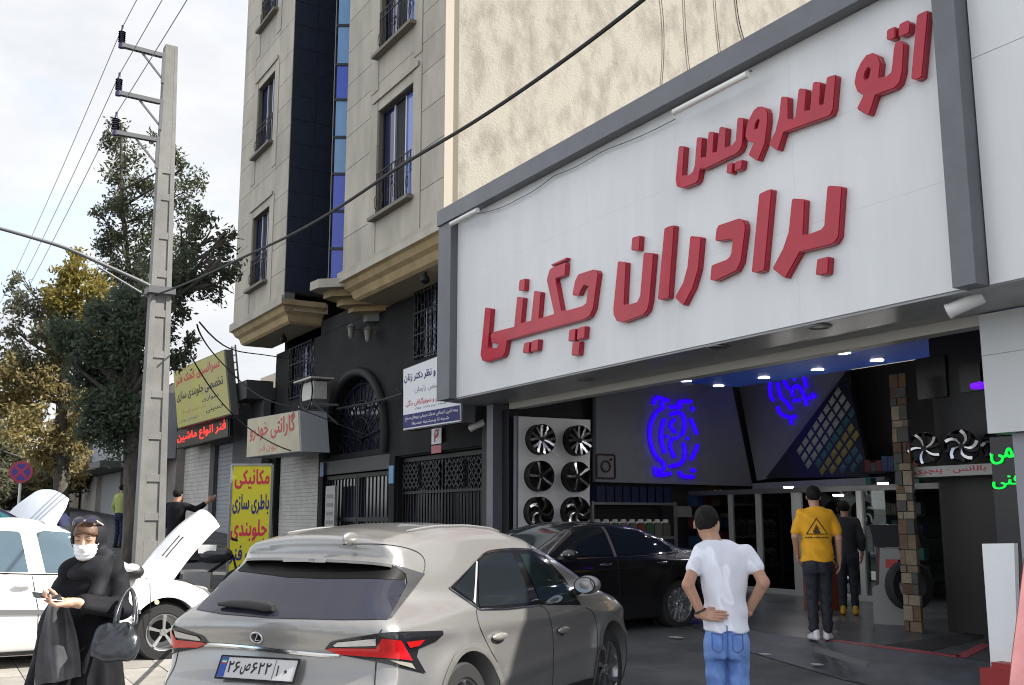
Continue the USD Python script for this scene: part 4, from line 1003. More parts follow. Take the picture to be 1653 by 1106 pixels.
# cabinet / window frames on the dark wall
for a, c in (((1478, 580), (1530, 640)), ((1548, 590), (1585, 630))):
    p, q_ = at(*a, Y=YR + 0.32), at(*c, Y=YR + 0.32)
    obj('wall_frame', box(p[0], q_[0], YR + 0.31, YR + 0.345, q_[2], p[2]), mat('frame_brown', (0.03, 0.026, 0.024), 0.3), shop)
# green neon lettering at the right edge
YN = YO + 0.28
ns = thing('neon_sign', 'green neon lettering in two lines at the right of the opening', 'neon sign')
pa, pb = at(1601, 790, Y=YN), at(1634, 712, Y=YN)
obj('sign_glass', box(pa[0], pb[0] + 0.3, YN + 0.03, YN + 0.05, 1.0, BZ0 - 0.01), mat('sign_black', (0.008, 0.008, 0.01), 0.2), ns)
for k, (t_, y0, y1) in enumerate((('نمی', 750, 714), ('فنی', 790, 762))):
    za, zb = at(1602, y0, Y=YN)[2], at(1602, y1, Y=YN)[2]
    tp = text_fit(t_, 0.34, zb - za, 400)
    obj('neon_letters', MB().prism(tp.difference(tp.buffer(-0.011)), (pa[0] + 0.01, YN, za), (1, 0, 0), (0, 0, 1), (0, 0.028, 0)), neon_g, ns)
# tyre machine in front of the dark wall
YMc = 11.2
p0 = at(1462, 1008, Z=FLZ); 
tmch = thing('tyre_balancer', 'white and red wheel balancing machine beside the brick column', 'machine', p0)
pm_ = p0 + np.array((0, 0, 0))
obj('cabinet', MB().prism(Polygon([(-.30, 0), (.12, 0), (.16, .75), (.10, 1.05), (-.16, 1.05), (-.20, .55), (-.30, .5)]), p0 + (0, -0.2, 0), (0.9, 0.43, 0), (0, 0, 1), (-0.2, 0.42, 0)), mat('machine_white', (0.24, 0.24, 0.23), 0.5), tmch)
obj('stripe', MB().box(p0[0] - 0.2, p0[0] + 0.13, p0[1] - 0.24, p0[1] - 0.19, FLZ + 0.78, FLZ + 0.9).box(p0[0] - 0.18, p0[0] + 0.12, p0[1] - 0.24, p0[1] - 0.19, FLZ + 0.60, FLZ + 0.68), mat('machine_red', (0.35, 0.03, 0.04), 0.4), tmch)
obj('display_head', MB().obox(p0 + (0.0, -0.05, 1.22), np.array((0.30, 0.12, 0)), np.array((-0.05, 0.12, 0)), np.array((0, -0.05, 0.16))), mat('machine_black', (0.015, 0.015, 0.017), 0.4), tmch)
obj('arm', MB().bar(p0 + (-0.28, -0.25, 0.0), p0 + (-0.22, -0.2, 1.25), 0.05), mat('arm_dark', (0.06, 0.03, 0.03), 0.4), tmch)
pt = at(1468, 945, Y=p0[1] - 0.3)
obj('spare_tyre', MB().lathe([(0.20, -0.09), (0.30, -0.10), (0.335, -0.06), (0.335, 0.06), (0.30, 0.10), (0.20, 0.09), (0.19, 0), (0.20, -0.09)], 32, Tm(frame_z((0.93, -0.35, 0)), pt)), tyre_m, label='black tyre mounted on the balancing machine', cat='tyre', smooth=40)
# red cabinet behind the man in yellow
p = at(1312, 960, Y=13.0); obj('tool_cabinet', MB().box(p[0] - 0.2, p[0] + 0.25, 13.0, 13.4, FLZ, FLZ + 0.75).box(p[0] - 0.18, p[0] + 0.23, 12.98, 12.999, FLZ + 0.5, FLZ + 0.7), mat('cabinet_red', (0.16, 0.035, 0.02), 0.4), label='low red tool cabinet behind the man in the yellow shirt', cat='cabinet')
# leaning white board at the right of the opening and red base
p = [at(1585, 878, Y=9.45), at(1637, 877, Y=9.45), at(1643, 1080, Y=9.3), at(1600, 1084, Y=9.3)]
wb = thing('leaning_board', 'tall white board leaning at the right edge of the shop opening', 'board')
obj('board', MB().add([*p, *[x + np.array((0, 0.06, 0)) for x in p]], [(0, 1, 2, 3), (7, 6, 5, 4), (0, 4, 5, 1), (1, 5, 6, 2), (2, 6, 7, 3), (3, 7, 4, 0)]), white_panel, wb)
obj('red_mark', box(*(lambda c: (c[0] - 0.1, c[0] + 0.16, c[1] - 0.03, c[1] - 0.0, c[2] - 0.03, c[2] + 0.02))(at(1625, 1077, Y=9.26))), mat('red_dull', (0.28, 0.03, 0.03), 0.5), wb)
c = at(1615, 1090, Y=9.25)
obj('red_stand', MB().box(c[0] - 0.12, c[0] + 0.3, c[1] - 0.14, c[1] + 0.14, gz(c[0]), gz(c[0]) + 0.24).box(c[0] - 0.02, c[0] + 0.2, c[1] - 0.1, c[1] + 0.1, gz(c[0]) + 0.24, gz(c[0]) + 0.30), mat('red_dull', (0.28, 0.03, 0.03), 0.5), label='squat red stand at the foot of the white leaning board', cat='stand')
# out-of-focus pinkish red banner at the right edge, close to the camera
fl = thing('red_banner', 'faded red feather banner at the right edge of the picture', 'banner')
P = [(1662, 830), (1648, 950), (1634, 1060), (1622, 1180)]
Dn = 4.2
L = [CAM + ray(*q_) / (ray(*q_) @ FH) * Dn for q_ in P]
V = []; 
for k, l in enumerate(L):
    for s, off in ((0, 0), (0.16, 0.03), (0.32, 0.0), (0.48, 0.04)): V.append(l + RT * s + FH * off)
F = [(i * 4 + j, i * 4 + j + 1, i * 4 + j + 5, i * 4 + j + 4) for i in range(3) for j in range(3)]
obj('cloth', MB().add(V + [v + FH * 0.006 for v in V], F + [tuple(np.array(f[::-1]) + 16) for f in F]), mat('faded_red', (0.58, 0.25, 0.26), 0.8, var=0.15, vscale=6), fl, smooth=60)
obj('pole', MB().tube([np.array([*(L[0] + RT * 0.5)[:2], gz(0)]), L[0] + RT * 0.5 + (0, 0, 0.5)], 0.015, 8), grey_metal, fl)

# scraps lying on the forecourt
for i, ((px, py), sz, lab) in enumerate((((1092, 1036), 0.11, 'pale scrap of paper on the asphalt beside the black saloon'), ((1236, 1056), 0.08, 'small pale leaf scrap on the asphalt right of the man in white'), ((1320, 1082), 0.07, 'dry leaf scrap on the ramp below the red line'))):
    p = at(px, py, Z=0.16 if i < 2 else 0.1); zz = max(gz(p[0]), 0) + (0.012 if i < 2 else 0.10)
    if i == 2: zz = 0.16
    v = [p[:2] + np.array((a * sz, b_ * sz)) for a, b_ in ((-1, -.4), (-.3, -.7), (.8, -.5), (1, .3), (.2, .6), (-.7, .5))]
    obj('scrap', MB().prism(Polygon(v), (0, 0, zz), (1, 0, 0), (0, 1, 0), (0, 0, 0.006)), mat('scrap_pale', (0.35, 0.34, 0.31), 0.8), label=lab, cat='litter')

# loose cables hanging down the sunlit side wall
for i, pts in enumerate((((1104, -30), (1108, 60), (1116, 128)), ((1152, -30), (1158, 40), (1166, 108)), ((1186, -30), (1191, 20), (1197, 50), (1206, 78)), ((1066, -10), (1072, 60), (1068, 140)))):
    X_ = RX1 + 0.03
    P = [at(*q_, X=X_) for q_ in pts]
    obj('wall_cable', MB().tube(smooth_line(P), 0.014 if i == 2 else 0.009, 5), mat('cable_dull', (0.05, 0.045, 0.04), 0.8), label=('leftmost but one', 'third from the left', 'thickest and rightmost', 'leftmost')[i] + ' of the cables hanging down the sunlit side wall', cat='cable')
# ------------------------------------------------------------------ shops and signs to the left
def signbox(name, label, corners, Y, th, face_mat, side_mat, tilt=0.0):
    """box sign whose front face is seen at four pixels (tl, tr, br, bl) on the plane y=Y; tilt pushes the top forward"""
    t = thing(name, label, 'sign')
    P = [at(*c, Y=Y) for c in corners]
    P[0][1] -= tilt; P[1][1] -= tilt
    B = [p + np.array((0, th, 0)) for p in P]
    obj('face', MB().add(P + [p + np.array((0, 0.02, 0)) for p in P], [(0, 3, 2, 1), (4, 5, 6, 7), (0, 1, 5, 4), (1, 2, 6, 5), (2, 3, 7, 6), (3, 0, 4, 7)]), face_mat, t)
    Q = [p + np.array((0, 0.022, 0)) for p in P]
    c0 = sum(Q) / 4; Q = [c0 + (q_ - c0) * 1.03 for q_ in Q]; B = [q_ + np.array((0, th, 0)) for q_ in Q]
    obj('casing', MB().add(Q + B, [(0, 3, 2, 1), (4, 5, 6, 7), (0, 1, 5, 4), (1, 2, 6, 5), (2, 3, 7, 6), (3, 0, 4, 7)]), side_mat, t)
    O = P[3]; U = P[2] - P[3]; V = P[0] - P[3]
    return t, O, U, V
def print_on(t, O, U, V, u0, v0, u1, v1, text, mtl, weight=600, name='lettering'):
    n = np.cross(U, V); n /= np.linalg.norm(n)
    if n[1] > 0: n = -n
    tp = text_fit(text, u1 - u0, v1 - v0, weight) if isinstance(text, str) else text
    obj(name, MB().prism(tp, O + U * u0 + V * v0 + n * 0.004, U, V, -n * 0.0035), mtl, t)
navy = mat('print_navy', (0.02, 0.02, 0.12), 0.6); redp = mat('print_red', (0.42, 0.05, 0.05), 0.6); greyp = mat('print_grey', (0.12, 0.12, 0.14), 0.6); blackp = mat('print_black', (0.02, 0.02, 0.02), 0.6)
whitep = mat('print_white', (0.7, 0.7, 0.7), 0.6)
# clinic lightbox on the dark wall
YD_ = 9.75
t, O, U, V = signbox('wall_sign', 'white and navy lightbox sign tucked behind the left end of the big shop sign', ((651, 597), (745, 561), (743, 680), (651, 694)), YD_, 0.3, mat('sign_white', (0.68, 0.69, 0.71), 0.35), grey_frame)
print_on(t, O, U, V, 0.02, 0.76, 0.98, 0.91, 'تشخیص و نظر دکتر زنان', navy, 700)
print_on(t, O, U, V, 0.22, 0.56, 0.80, 0.67, 'متخصص زایمان', greyp, 300)
print_on(t, O, U, V, 0.05, 0.36, 0.95, 0.47, 'درمان نازایی و سونوگرافی رنگی', mat('print_redish', (0.5, 0.08, 0.09), 0.6), 500)
print_on(t, O, U, V, 0.22, 0.29, 0.78, 0.34, 'طبقه دوم واحد چهار', greyp, 300)
print_on(t, O, U, V, 0.0, 0.0, 1.0, 0.24, sbox(0, 0.02, 0.995, 0.24), navy, name='band')
n_ = np.array((0, -0.003, 0))
print_on(t, O + n_, U, V, 0.04, 0.13, 0.97, 0.21, 'بیمه تامین اجتماعی خدمات درمانی نیروهای مسلح', whitep, 500)
print_on(t, O + n_, U, V, 0.17, 0.04, 0.82, 0.11, 'شنبه تا پنجشنبه عصرها', whitep, 500)
# sign over the white shutter
t, O, U, V = signbox('shop_sign', 'beige shop sign with faded red lettering above the white roller shutter', ((390, 677), (470, 663), (484, 728), (398, 738)), 9.3, 0.8, mat('sign_beige', (0.42, 0.39, 0.27), 0.6, var=0.1, vscale=2), mat('sign_grey', (0.26, 0.28, 0.29), 0.5), tilt=-0.2)
print_on(t, O, U, V, 0.06, 0.38, 0.92, 0.95, 'گارانتی خودرو', redp, 600)
print_on(t, O, U, V, 0.25, 0.06, 0.62, 0.30, 'جهان فنر', mat('print_faded', (0.45, 0.16, 0.14), 0.6), 600)
# big yellow-green board
t, O, U, V = signbox('shop_sign', 'large faded yellow-green sign board with red and black lettering left of the beige building', ((280, 600), (361, 566), (371, 668), (287, 691)), 9.3, 0.25, mat('sign_yellowgreen', (0.42, 0.40, 0.09), 0.6, col2=(0.38, 0.34, 0.15), vscale=0.8), mat('sign_dark', (0.06, 0.065, 0.06), 0.5))
print_on(t, O, U, V, 0.03, 0.70, 0.92, 0.90, 'سراسری کمک فنر', redp, 800)
print_on(t, O, U, V, 0.03, 0.42, 0.95, 0.60, 'تخصصی جلوبندی سازی', blackp, 700)
print_on(t, O, U, V, 0.55, 0.29, 0.85, 0.37, 'سواری', blackp, 500)
print_on(t, O, U, V, 0.10, 0.20, 0.60, 0.27, 'لنت ترمز بلبرینگ', mat('print_orange', (0.4, 0.2, 0.05), 0.6), 400)
print_on(t, O, U, V, 0.60, 0.10, 0.92, 0.19, 'حسینی', blackp, 400)
print_on(t, O, U, V, 0.05, 0.07, 0.45, 0.13, 'تعویض روغن', greyp, 300)
led_m = mat('led_red', (0.9, 0.02, 0.01), 0.5, emit=1.6, ecol=(1.0, 0.03, 0.02))
t, O, U, V = signbox('led_sign', 'black display with glowing red lettering under the yellow-green board', ((285, 697), (368, 676), (368, 704), (285, 724)), 9.6, 0.12, mat('led_black', (0.012, 0.008, 0.008), 0.4), black_metal)
print_on(t, O, U, V, 0.02, 0.18, 0.97, 0.88, 'فنر انواع ماشین', led_m, 700, name='led_letters')
# the low building with the two shutters under those boards
lowb = thing('low_shop_building', 'low dark shop building with roller shutters left of the apartment block', 'building')
YL = 10.3
lx0, lx1 = at(268, 760, Y=YL)[0], GX0 - 0.02
rl = at(440, 640, Y=YL)[2]
obj('front_wall', wall_with_holes(lx0, lx1, 0.4, rl, YL, YL + 0.25, [(at(279, 760, Y=YL)[0], at(338, 760, Y=YL)[0], 0.9, at(300, 722, Y=YL)[2]), (at(345, 760, Y=YL)[0], at(374, 760, Y=YL)[0], 0.9, at(360, 716, Y=YL)[2])]), mat('low_wall', (0.07, 0.07, 0.072), 0.8, var=0.2, vscale=1.5), lowb)
obj('roof', box(at(376, 640, Y=9.7)[0], lx1, 9.7, YL + 0.3, rl + 0.002, rl + 0.62), mat('roof_edge', (0.05, 0.05, 0.052), 0.8), lowb)
obj('roof', box(lx0 - 0.1, lx1, YL + 0.31, 24, rl + 0.002, rl + 0.4), mat('roof_edge', (0.075, 0.075, 0.078), 0.8), lowb)
obj('side_wall', box(lx0, lx0 + 0.25, YL + 0.252, 24, 0.4, rl), mat('low_wall', 0), lowb)
for (a, b_, top, mm) in ((279, 338, at(300, 722, Y=YL)[2], shutter_m), (345, 374, at(360, 716, Y=YL)[2], mat('shutter_grey', (0.24, 0.25, 0.27), 0.5))):
    xa, xb = at(a, 760, Y=YL)[0], at(b_, 760, Y=YL)[0]
    s_ = obj('roll_shutter', box(xa + 0.01, xb - 0.01, YL + 0.18, YL + 0.22, 0.9, top - 0.01), mm, lowb)
    for z in np.arange(0.95, top - 0.1, 0.16): obj('slat', box(xa + 0.02, xb - 0.02, YL + 0.15, YL + 0.178, z, z + 0.15), mm, s_)
# ladder-like sign support rising behind the board
lad = MB(); pa, pb = at(374, 560, Y=9.9), at(384, 668, Y=9.9)
for dx in (0, 0.45): lad.bar(pa + (dx, 0, 0), pb + (dx, 0, 0), 0.05)
for k in range(9): lad.bar(pa + (pb - pa) * (k / 9 + .03), pa + (pb - pa) * (k / 9 + .03) + (0.45, 0, 0), 0.035)
obj('ladder', lad, grey_metal, label='thin metal ladder rising beside the yellow-green board', cat='ladder')
# outdoor air-conditioning unit on the dark wall
a0, a1 = at(482, 614, Y=YW - 0.75), at(519, 652, Y=YW - 0.3)
ac = thing('air_conditioner', 'white outdoor air conditioning unit bracketed on the dark stone wall', 'air conditioner')
x0, x1, z0, z1 = at(484, 630, Y=YW - 0.75)[0], at(508, 630, Y=YW - 0.75)[0], at(490, 653, Y=YW - 0.75)[2], at(490, 620, Y=YW - 0.75)[2]
acw = mat('ac_white', (0.55, 0.54, 0.50), 0.5)
obj('case', box(x0 + 0.2, x1 - 0.1, YW - 0.75, YW - 0.35, z0 + 0.1, z1), acw, ac)
obj('hood', box(x0 - 0.15, x1 + 0.08, YW - 0.9, YW - 0.2, z1 + 0.06, z1 + 0.1), acw, ac)
obj('fan_grille', MB().lathe([(0.5, -0.0), (0.5, -0.03), (0.46, -0.03), (0.44, 0)], 24, Tm(frame_z((0, 1, 0)), ((x0 + x1) / 2, YW - 0.751, (z0 + z1) / 2))), black_metal, ac)
obj('bracket', MB().bar((x0 + .1, YW - 0.8, z0 - 0.05), (x0 + .1, YW, z0 - 0.05), 0.06), grey_metal, ac)
obj('bracket', MB().bar((x1 - .1, YW - 0.8, z0 - 0.05), (x1 - .1, YW, z0 - 0.05), 0.06).bar((x1 - .1, YW - 0.7, z0 - 0.05), (x1 - .1, YW, z0 - 0.6), 0.05), grey_metal, ac)
# small plates on the dark wall
p = at(708, 714, Y=YW - 0.02)
pl_ = thing('wall_plate', 'small white no-parking plate with red letter above the garage gate', 'plate')
obj('plate', box(p[0] - 0.27, p[0] + 0.23, YW - 0.07, YW - 0.06, p[2] - 0.04, p[2] + 0.40), mat('sign_white', 0), pl_)
obj('letter', MB().prism(text_fit('P', 0.2, 0.26, 700, raw=True) if False else Point(0.1, 0.17).buffer(0.1).difference(Point(0.1, 0.17).buffer(0.06)).union(sbox(0.0, -0.02, 0.05, 0.18)).union(LineString([(0, 0.02), (0.22, 0.26)]).buffer(0.014)), (p[0] - 0.12, YW - 0.072, p[2] + 0.03), (1, 0, 0), (0, 0, 1), (0, -0.004, 0)), redp, pl_)
obj('lower_strip', box(p[0] - 0.27, p[0] + 0.23, YW - 0.07, YW - 0.06, p[2] - 0.25, p[2] - 0.07), mat('plate_red', (0.5, 0.14, 0.19), 0.5), pl_)
p = at(532, 825, Y=YW - 0.1); im = thing('intercom_panel', 'pale intercom panel beside the barred entrance door', 'intercom')
obj('panel', box(p[0] - 0.3, p[0] + 0.42, YW - 0.12, YW - 0.04, p[2] - 0.75, p[2] + 0.7), mat('intercom', (0.34, 0.34, 0.33), 0.4, metal=0.3), im)
for k in range(5): obj('button_row', box(p[0] - 0.2, p[0] + 0.3, YW - 0.128, YW - 0.12, p[2] - 0.6 + k * 0.24, p[2] - 0.5 + k * 0.24), mat('intercom_dark', (0.16, 0.16, 0.16), 0.4), im)
for (px, py, w, h_, m_, lab) in ((520, 758, .14, .2, mat('tile_blue', (0.06, 0.12, 0.28), 0.4), 'small blue house number tile left of the entrance arch'), (632, 766, .14, .22, mat('tile_blue2', (0.10, 0.24, 0.40), 0.4), 'light blue house number tile on the pier right of the entrance'), (794, 786, .12, .2, mat('tile_blue3', (0.15, 0.3, 0.5), 0.4), 'small blue tile beside the garage gate'), (795, 748, .12, .38, mat('meter_grey', (0.3, 0.3, 0.3), 0.5), 'grey meter box beside the garage gate')):
    p = at(px, py, Y=YW - 0.1); obj('number_tile' if 'tile' in lab else 'meter_box', box(p[0] - w, p[0] + w, YW - 0.115, YW - 0.085, p[2] - h_, p[2] + h_), m_, label=lab, cat='tile' if 'tile' in lab else 'box')

# yellow upright banner
DB = 17.6
bt = [CAM + ray(*c) / (ray(*c) @ FH) * DB for c in ((376, 750), (440, 754))]
bn = thing('advertising_banner', 'upright yellow advertising stand with red and navy lettering behind the silver car', 'banner')
U = bt[1] - bt[0]; U[2] = 0; gzb = gz(bt[0][0]); H_ = bt[0][2] - gzb - 0.08
nrm = np.cross(U, (0, 0, 1)); nrm /= np.linalg.norm(nrm)
if nrm @ FH > 0: nrm = -nrm
O = np.array([bt[0][0], bt[0][1], gzb + 0.08])
O = O + (-0.03, 0, 0)
yel = mat('banner_yellow', (0.62, 0.56, 0.02), 0.55)
obj('face', MB().prism(sbox(0, 0, 1, H_), O, U, (0, 0, 1), -nrm * 0.03), yel, bn)
obj('frame', MB().bar(O + U * -0.01, O + U * -0.01 + (0, 0, H_), 0.035).bar(O + U * 1.01, O + U * 1.01 + (0, 0, H_), 0.035).bar(O + U * -0.01 + (0, 0, H_), O + U * 1.01 + (0, 0, H_), 0.035), grey_metal, bn)
obj('stand', MB().bar(O - nrm * 0.6 - (0, 0, 0.06), O + (0, 0, 1.4), 0.03).bar(O + U - nrm * 0.6 - (0, 0, 0.06), O + U + (0, 0, 1.4), 0.03), grey_metal, bn)
bred = mat('banner_red', (0.55, 0.02, 0.06), 0.5); bnavy = mat('banner_navy', (0.02, 0.015, 0.14), 0.5)
def bpx(y): return H_ - (y - 751) / 1658 * DB * 1.0
for txt, y1, y0, m_, u0, u1 in (('مکانیکی', 758, 790, bred, .08, .95), ('باطری سازی', 798, 830, bnavy, .05, .96), ('جلوبندی', 838, 872, bred, .03, .93), ('کمک فنر', 878, 908, bnavy, .02, .9), ('آهنگری', 918, 948, bred, .08, .9)):
    z0, z1 = bpx(y0), bpx(y1)
    obj('lettering', MB().prism(text_fit(txt, u1 - u0, z1 - z0, 750), O + U * u0 + (0, 0, z0) + nrm * 0.005, U, (0, 0, 1), -nrm * 0.0045), m_, bn)

# ------------------------------------------------------------------ far shops on the left
fs_ = thing('far_shop_row', 'distant row of low shops with faded violet fascia boards behind the trees', 'building')
YF = 9.6
fx = [at(90, 800, Y=YF)[0], at(118, 800, Y=YF)[0], at(150, 800, Y=YF)[0], at(200, 800, Y=YF)[0], at(262, 800, Y=YF)[0]]
zf0, zf1 = at(150, 757, Y=YF)[2], at(118, 690, Y=YF)[2]
obj('wall', box(fx[0] - 30, fx[4], YF + 0.5, 22, 0.5, zf1), mat('far_wall', (0.22, 0.20, 0.18), 0.8, var=0.2, vscale=0.6), fs_)
obj('fascia', box(fx[1], fx[2], YF - 0.6, YF + 0.45, zf0, zf1), mat('fascia_violet', (0.23, 0.22, 0.28), 0.6, var=0.3, vscale=0.8), fs_)
obj('fascia', box(fx[0] - 6, fx[1] - 0.1, YF - 0.3, YF + 0.45, zf0 + 0.2, zf1 + 1.2), mat('fascia_rose', (0.34, 0.25, 0.22), 0.7, var=0.2, vscale=0.8), fs_)
obj('fascia', box(fx[2] + 0.1, fx[4], YF - 0.2, YF + 0.45, zf0 - 0.3, zf1 - 0.6), mat('fascia_grey', 0), fs_)
obj('canopy', box(fx[1] - 0.3, fx[3], YF - 1.2, YF + 0.45, zf0 - 0.35, zf0 - 0.02), mat('canopy', (0.12, 0.12, 0.12), 0.7), fs_)
for a, b_, m_ in ((122, 143, shutter_m), (104, 117, mat('door_brown', (0.14, 0.10, 0.06), 0.6)), (152, 180, mat('far_grey', (0.3, 0.3, 0.3), 0.6)), (205, 250, mat('far_grey', 0))):
    xa, xb = at(a, 800, Y=YF)[0], at(b_, 800, Y=YF)[0]
    obj('shop_front', box(xa, xb, YF + 0.38, YF + 0.5, 0.8, zf0 - 0.4), m_, fs_)
obj('neon_strip', box(at(77, 787, Y=YF - 1)[0], at(85, 787, Y=YF - 1)[0], YF - 1, YF - 0.95, at(80, 790, Y=YF - 1)[2], at(80, 782, Y=YF - 1)[2]), mat('green_glow', (0.0, 0.5, 0.1), 0.5, emit=0.6, ecol=(0.0, 0.8, 0.15)), label='tiny green shop light among the far trees', cat='lamp')
fb = thing('white_building', 'distant white building at the left edge behind the trees', 'building')
p = at(8, 740, D=95)
obj('wall', box(p[0] - 12, p[0] + 0.8, p[1] - 25, p[1] + 0.4, 0, at(5, 700, D=95)[2]), mat('far_white', (0.62, 0.60, 0.55), 0.8), fb)
for z in np.arange(3.5, 11, 3.2):
    obj('window', box(p[0] + 0.5, p[0] + 0.84, p[1] - 1.8, p[1] - 0.4, z, z + 1.6), win_glass, fb)
    obj('window', box(p[0] + 0.5, p[0] + 0.84, p[1] - 5, p[1] - 3.2, z, z + 1.6), win_glass, fb)
    obj('balcony', box(p[0] + 0.8, p[0] + 1.6, p[1] - 5.5, p[1] + 0.2, z - 1.0, z - 0.2), mat('far_white', 0), fb)
# small far building seen between the dark roof and the block
p = at(436, 605, Y=30.0)
obj('far_parapet', box(p[0] - 3, p[0] + 6, 30, 34, 2, p[2]), mat('far_beige', (0.45, 0.40, 0.32), 0.8), label='pale parapet far behind the low dark roof', cat='building')

# ------------------------------------------------------------------ utility pole, arms, wires
DP = 17.0
pb = at(240, 900, D=DP); pt = at(272, 78, D=DP)
px_, py_ = pb[0], pb[1]
gzp = gz(px_)
ztop = at(272, 76, X=px_)[2]
conc = mat('pole_concrete', (0.19, 0.19, 0.18), 0.85, var=0.12, vscale=2.5, bump=0.002, bscale=30)
pole = thing('utility_pole', 'tall concrete utility pole with recessed panels behind the white car', 'utility pole', (px_, py_, gzp))
lean = at(272, 78, X=px_)[1] - at(238, 880, X=px_)[1]
def pole_at(z):
    f_ = (z - gzp) / (ztop - gzp)
    return np.array([px_, py_ + lean * max(0, (f_ - 0.03)), z]), 0.235 * (1 - f_) + 0.105 * f_, 0.15 * (1 - f_) + 0.10 * f_
m = MB()
def frustum(m, z0, z1, fy0, fy1, fx0, fx1, sx=(0, 0)):
    a, wa, da = pole_at(z0); b_, wb_, db_ = pole_at(z1)
    v = []
    for c, w, d in ((a, wa, da), (b_, wb_, db_)):
        for y in (fy0, fy1):
            for x in (fx0, fx1): v.append(c + np.array([x * d, y * w, 0]))
    m.add(v, [(0, 1, 3, 2), (4, 6, 7, 5), (0, 4, 5, 1), (2, 3, 7, 6), (0, 2, 6, 4), (1, 5, 7, 3)])
frustum(m, gzp, ztop, -1, -0.5, -1, 1); frustum(m, gzp, ztop, 0.5, 1, -1, 1); frustum(m, gzp, ztop, -0.5, 0.5, -0.84, 0.84)
ys_rib = (860, 838, 776, 708, 641, 577, 511, 447, 385, 322)
for y in ys_rib[1:]:
    z = at(250, y, X=px_)[2]; frustum(m, z - 0.02, z + 0.10, -0.5, 0.5, -0.97, 0.97)
frustum(m, at(262, 282, X=px_)[2], ztop, -0.5, 0.5, -0.98, 0.98)
frustum(m, gzp, gzp + 0.9, -0.5, 0.5, -0.98, 0.98)
obj('shaft', m, conc, pole)
steel = mat('galvanised', (0.11, 0.112, 0.12), 0.55, metal=0.2)
insul = mat('insulator', (0.05, 0.04, 0.10), 0.3)
tips = []
for (ax, ay), (tx_, ty_) in (((262, 90), (196, 73)), ((258, 165), (191, 150)), ((252, 226), (186, 214))):
    a, tpt = at(ax, ay, X=px_ + 0.12), at(tx_, ty_, X=px_ + 0.12)
    arm = obj('cross_arm', MB().bar(a, tpt, 0.09, 0.07), steel, pole)
    mid = a + (tpt - a) * 0.55
    obj('brace', MB().bar(mid, a + (0, 0.02, -0.42), 0.03), steel, arm)
    obj('insulator', MB().lathe([(0, -0.06), (0.05, -0.05), (0.05, 0.02), (0.02, 0.04)] + [(r_, 0.06 + 0.035 * k) for k in range(6) for r_ in (0.035, 0.062, 0.035)] + [(0.02, 0.29), (0.02, 0.36), (0, 0.36)], 12, Tm(t=tpt)), insul, arm, smooth=50)
    tips.append(tpt + np.array((0, 0, 0.34)))
    obj('clamp', MB().bar(a + (0.0, 0.03, 0.06), a + (0, 0.03, -0.50), 0.05), steel, pole)
for k, (tp, nm) in enumerate(zip(tips, ('topmost', 'middle', 'lowest'))):
    def sag(p, q_, s): t = np.linspace(0, 1, 24)[:, None]; r_ = p + (q_ - p) * t; r_[:, 2] -= s * 4 * (t * (1 - t))[:, 0]; return r_
    w1 = sag(tp, tp + (24, 0.3, 0.4), 0.25); w2 = sag(tp, tp + (-42, 0.2, 0.4), 0.5)
    obj('overhead_wire', MB().tube(np.vstack([w2[::-1], w1[1:]]), 0.007, 5), mat('wire', (0.22, 0.22, 0.25), 0.5), label=f'thin overhead power line on the {nm} pole arm', cat='wire')
# street lamp arm on the pole
P = [at(*c, X=px_ + 0.1) for c in ((246, 466), (222, 452), (160, 424), (110, 402), (60, 386), (0, 369), (-60, 356))]
sl = thing('street_lamp_arm', 'curved grey street lamp arm reaching left from the pole', 'lamp arm')
obj('arm', MB().tube(smooth_line(P), np.linspace(0.034, 0.026, 31), 10), steel, sl, smooth=60)
P2 = [at(*c, X=px_ + 0.1) for c in ((240, 480), (200, 456), (160, 432))]
obj('stay', MB().tube(smooth_line(P2), 0.018, 6), steel, sl)
obj('clamp_band', MB().box(px_ - 0.19, px_ + 0.19, py_ + lean * .5 - 0.22, py_ + lean * .5 + 0.22, P[0][2] - 0.08, P[0][2] + 0.04), steel, sl)
hd = P[-1]; obj('lamp_head', MB().obox(hd + (0, -0.3, 0.06), (0.14, 0, 0), (0, 0.38, -0.05), (0, 0.01, 0.06)), grey_metal, sl)
# thick black cable from the pole over the street to the right
cp = [(246, 478), (330, 445), (400, 412), (480, 374), (570, 320), (655, 263), (760, 200), (900, 105), (1035, 2), (1130, -78)]
C3 = []
for x, y in cp:
    D = 1 / np.interp(x, [246, 1130], [1 / DP, 1 / 6.0]); C3.append(CAM + ray(x, y) / (ray(x, y) @ FH) * D)
obj('black_cable', MB().tube(smooth_line(C3), 0.016, 6), mat('cable_black', (0.012, 0.012, 0.013), 0.6), label='thick black cable crossing from the pole over the big sign', cat='cable')
# thin drop cables to the left signs and the dark wall
cb = mat('cable_black', 0)
for pts, lab in (([(322, 520, 16.8), (380, 566, 24), (440, 575, 31), (560, 600, 29), (650, 640, 25)], 'thin drop cable running to the dark stone wall'),
                 ([(318, 524, 16.8), (340, 565, 22), (372, 600, 29), (420, 640, 29), (480, 660, 28), (560, 690, 28), (615, 705, 27)], 'thin cable strung past the air conditioning unit'),
                 ([(300, 560, 17), (350, 640, 26), (400, 690, 27), (470, 728, 27)], 'thin cable hanging in front of the beige shop sign')):
    obj('drop_cable', MB().tube(smooth_line([CAM + ray(a, b_) / (ray(a, b_) @ FH) * d for a, b_, d in pts]), 0.016, 5), cb, label=lab, cat='cable')
p = [at(545, 660, Y=YW - 0.15), at(600, 650, Y=YW - 0.15), at(650, 636, Y=9.9)]
obj('drop_cable', MB().tube(smooth_line(p), 0.035, 5), cb, label='thick cable slung across the entrance arch to the wall sign', cat='cable')

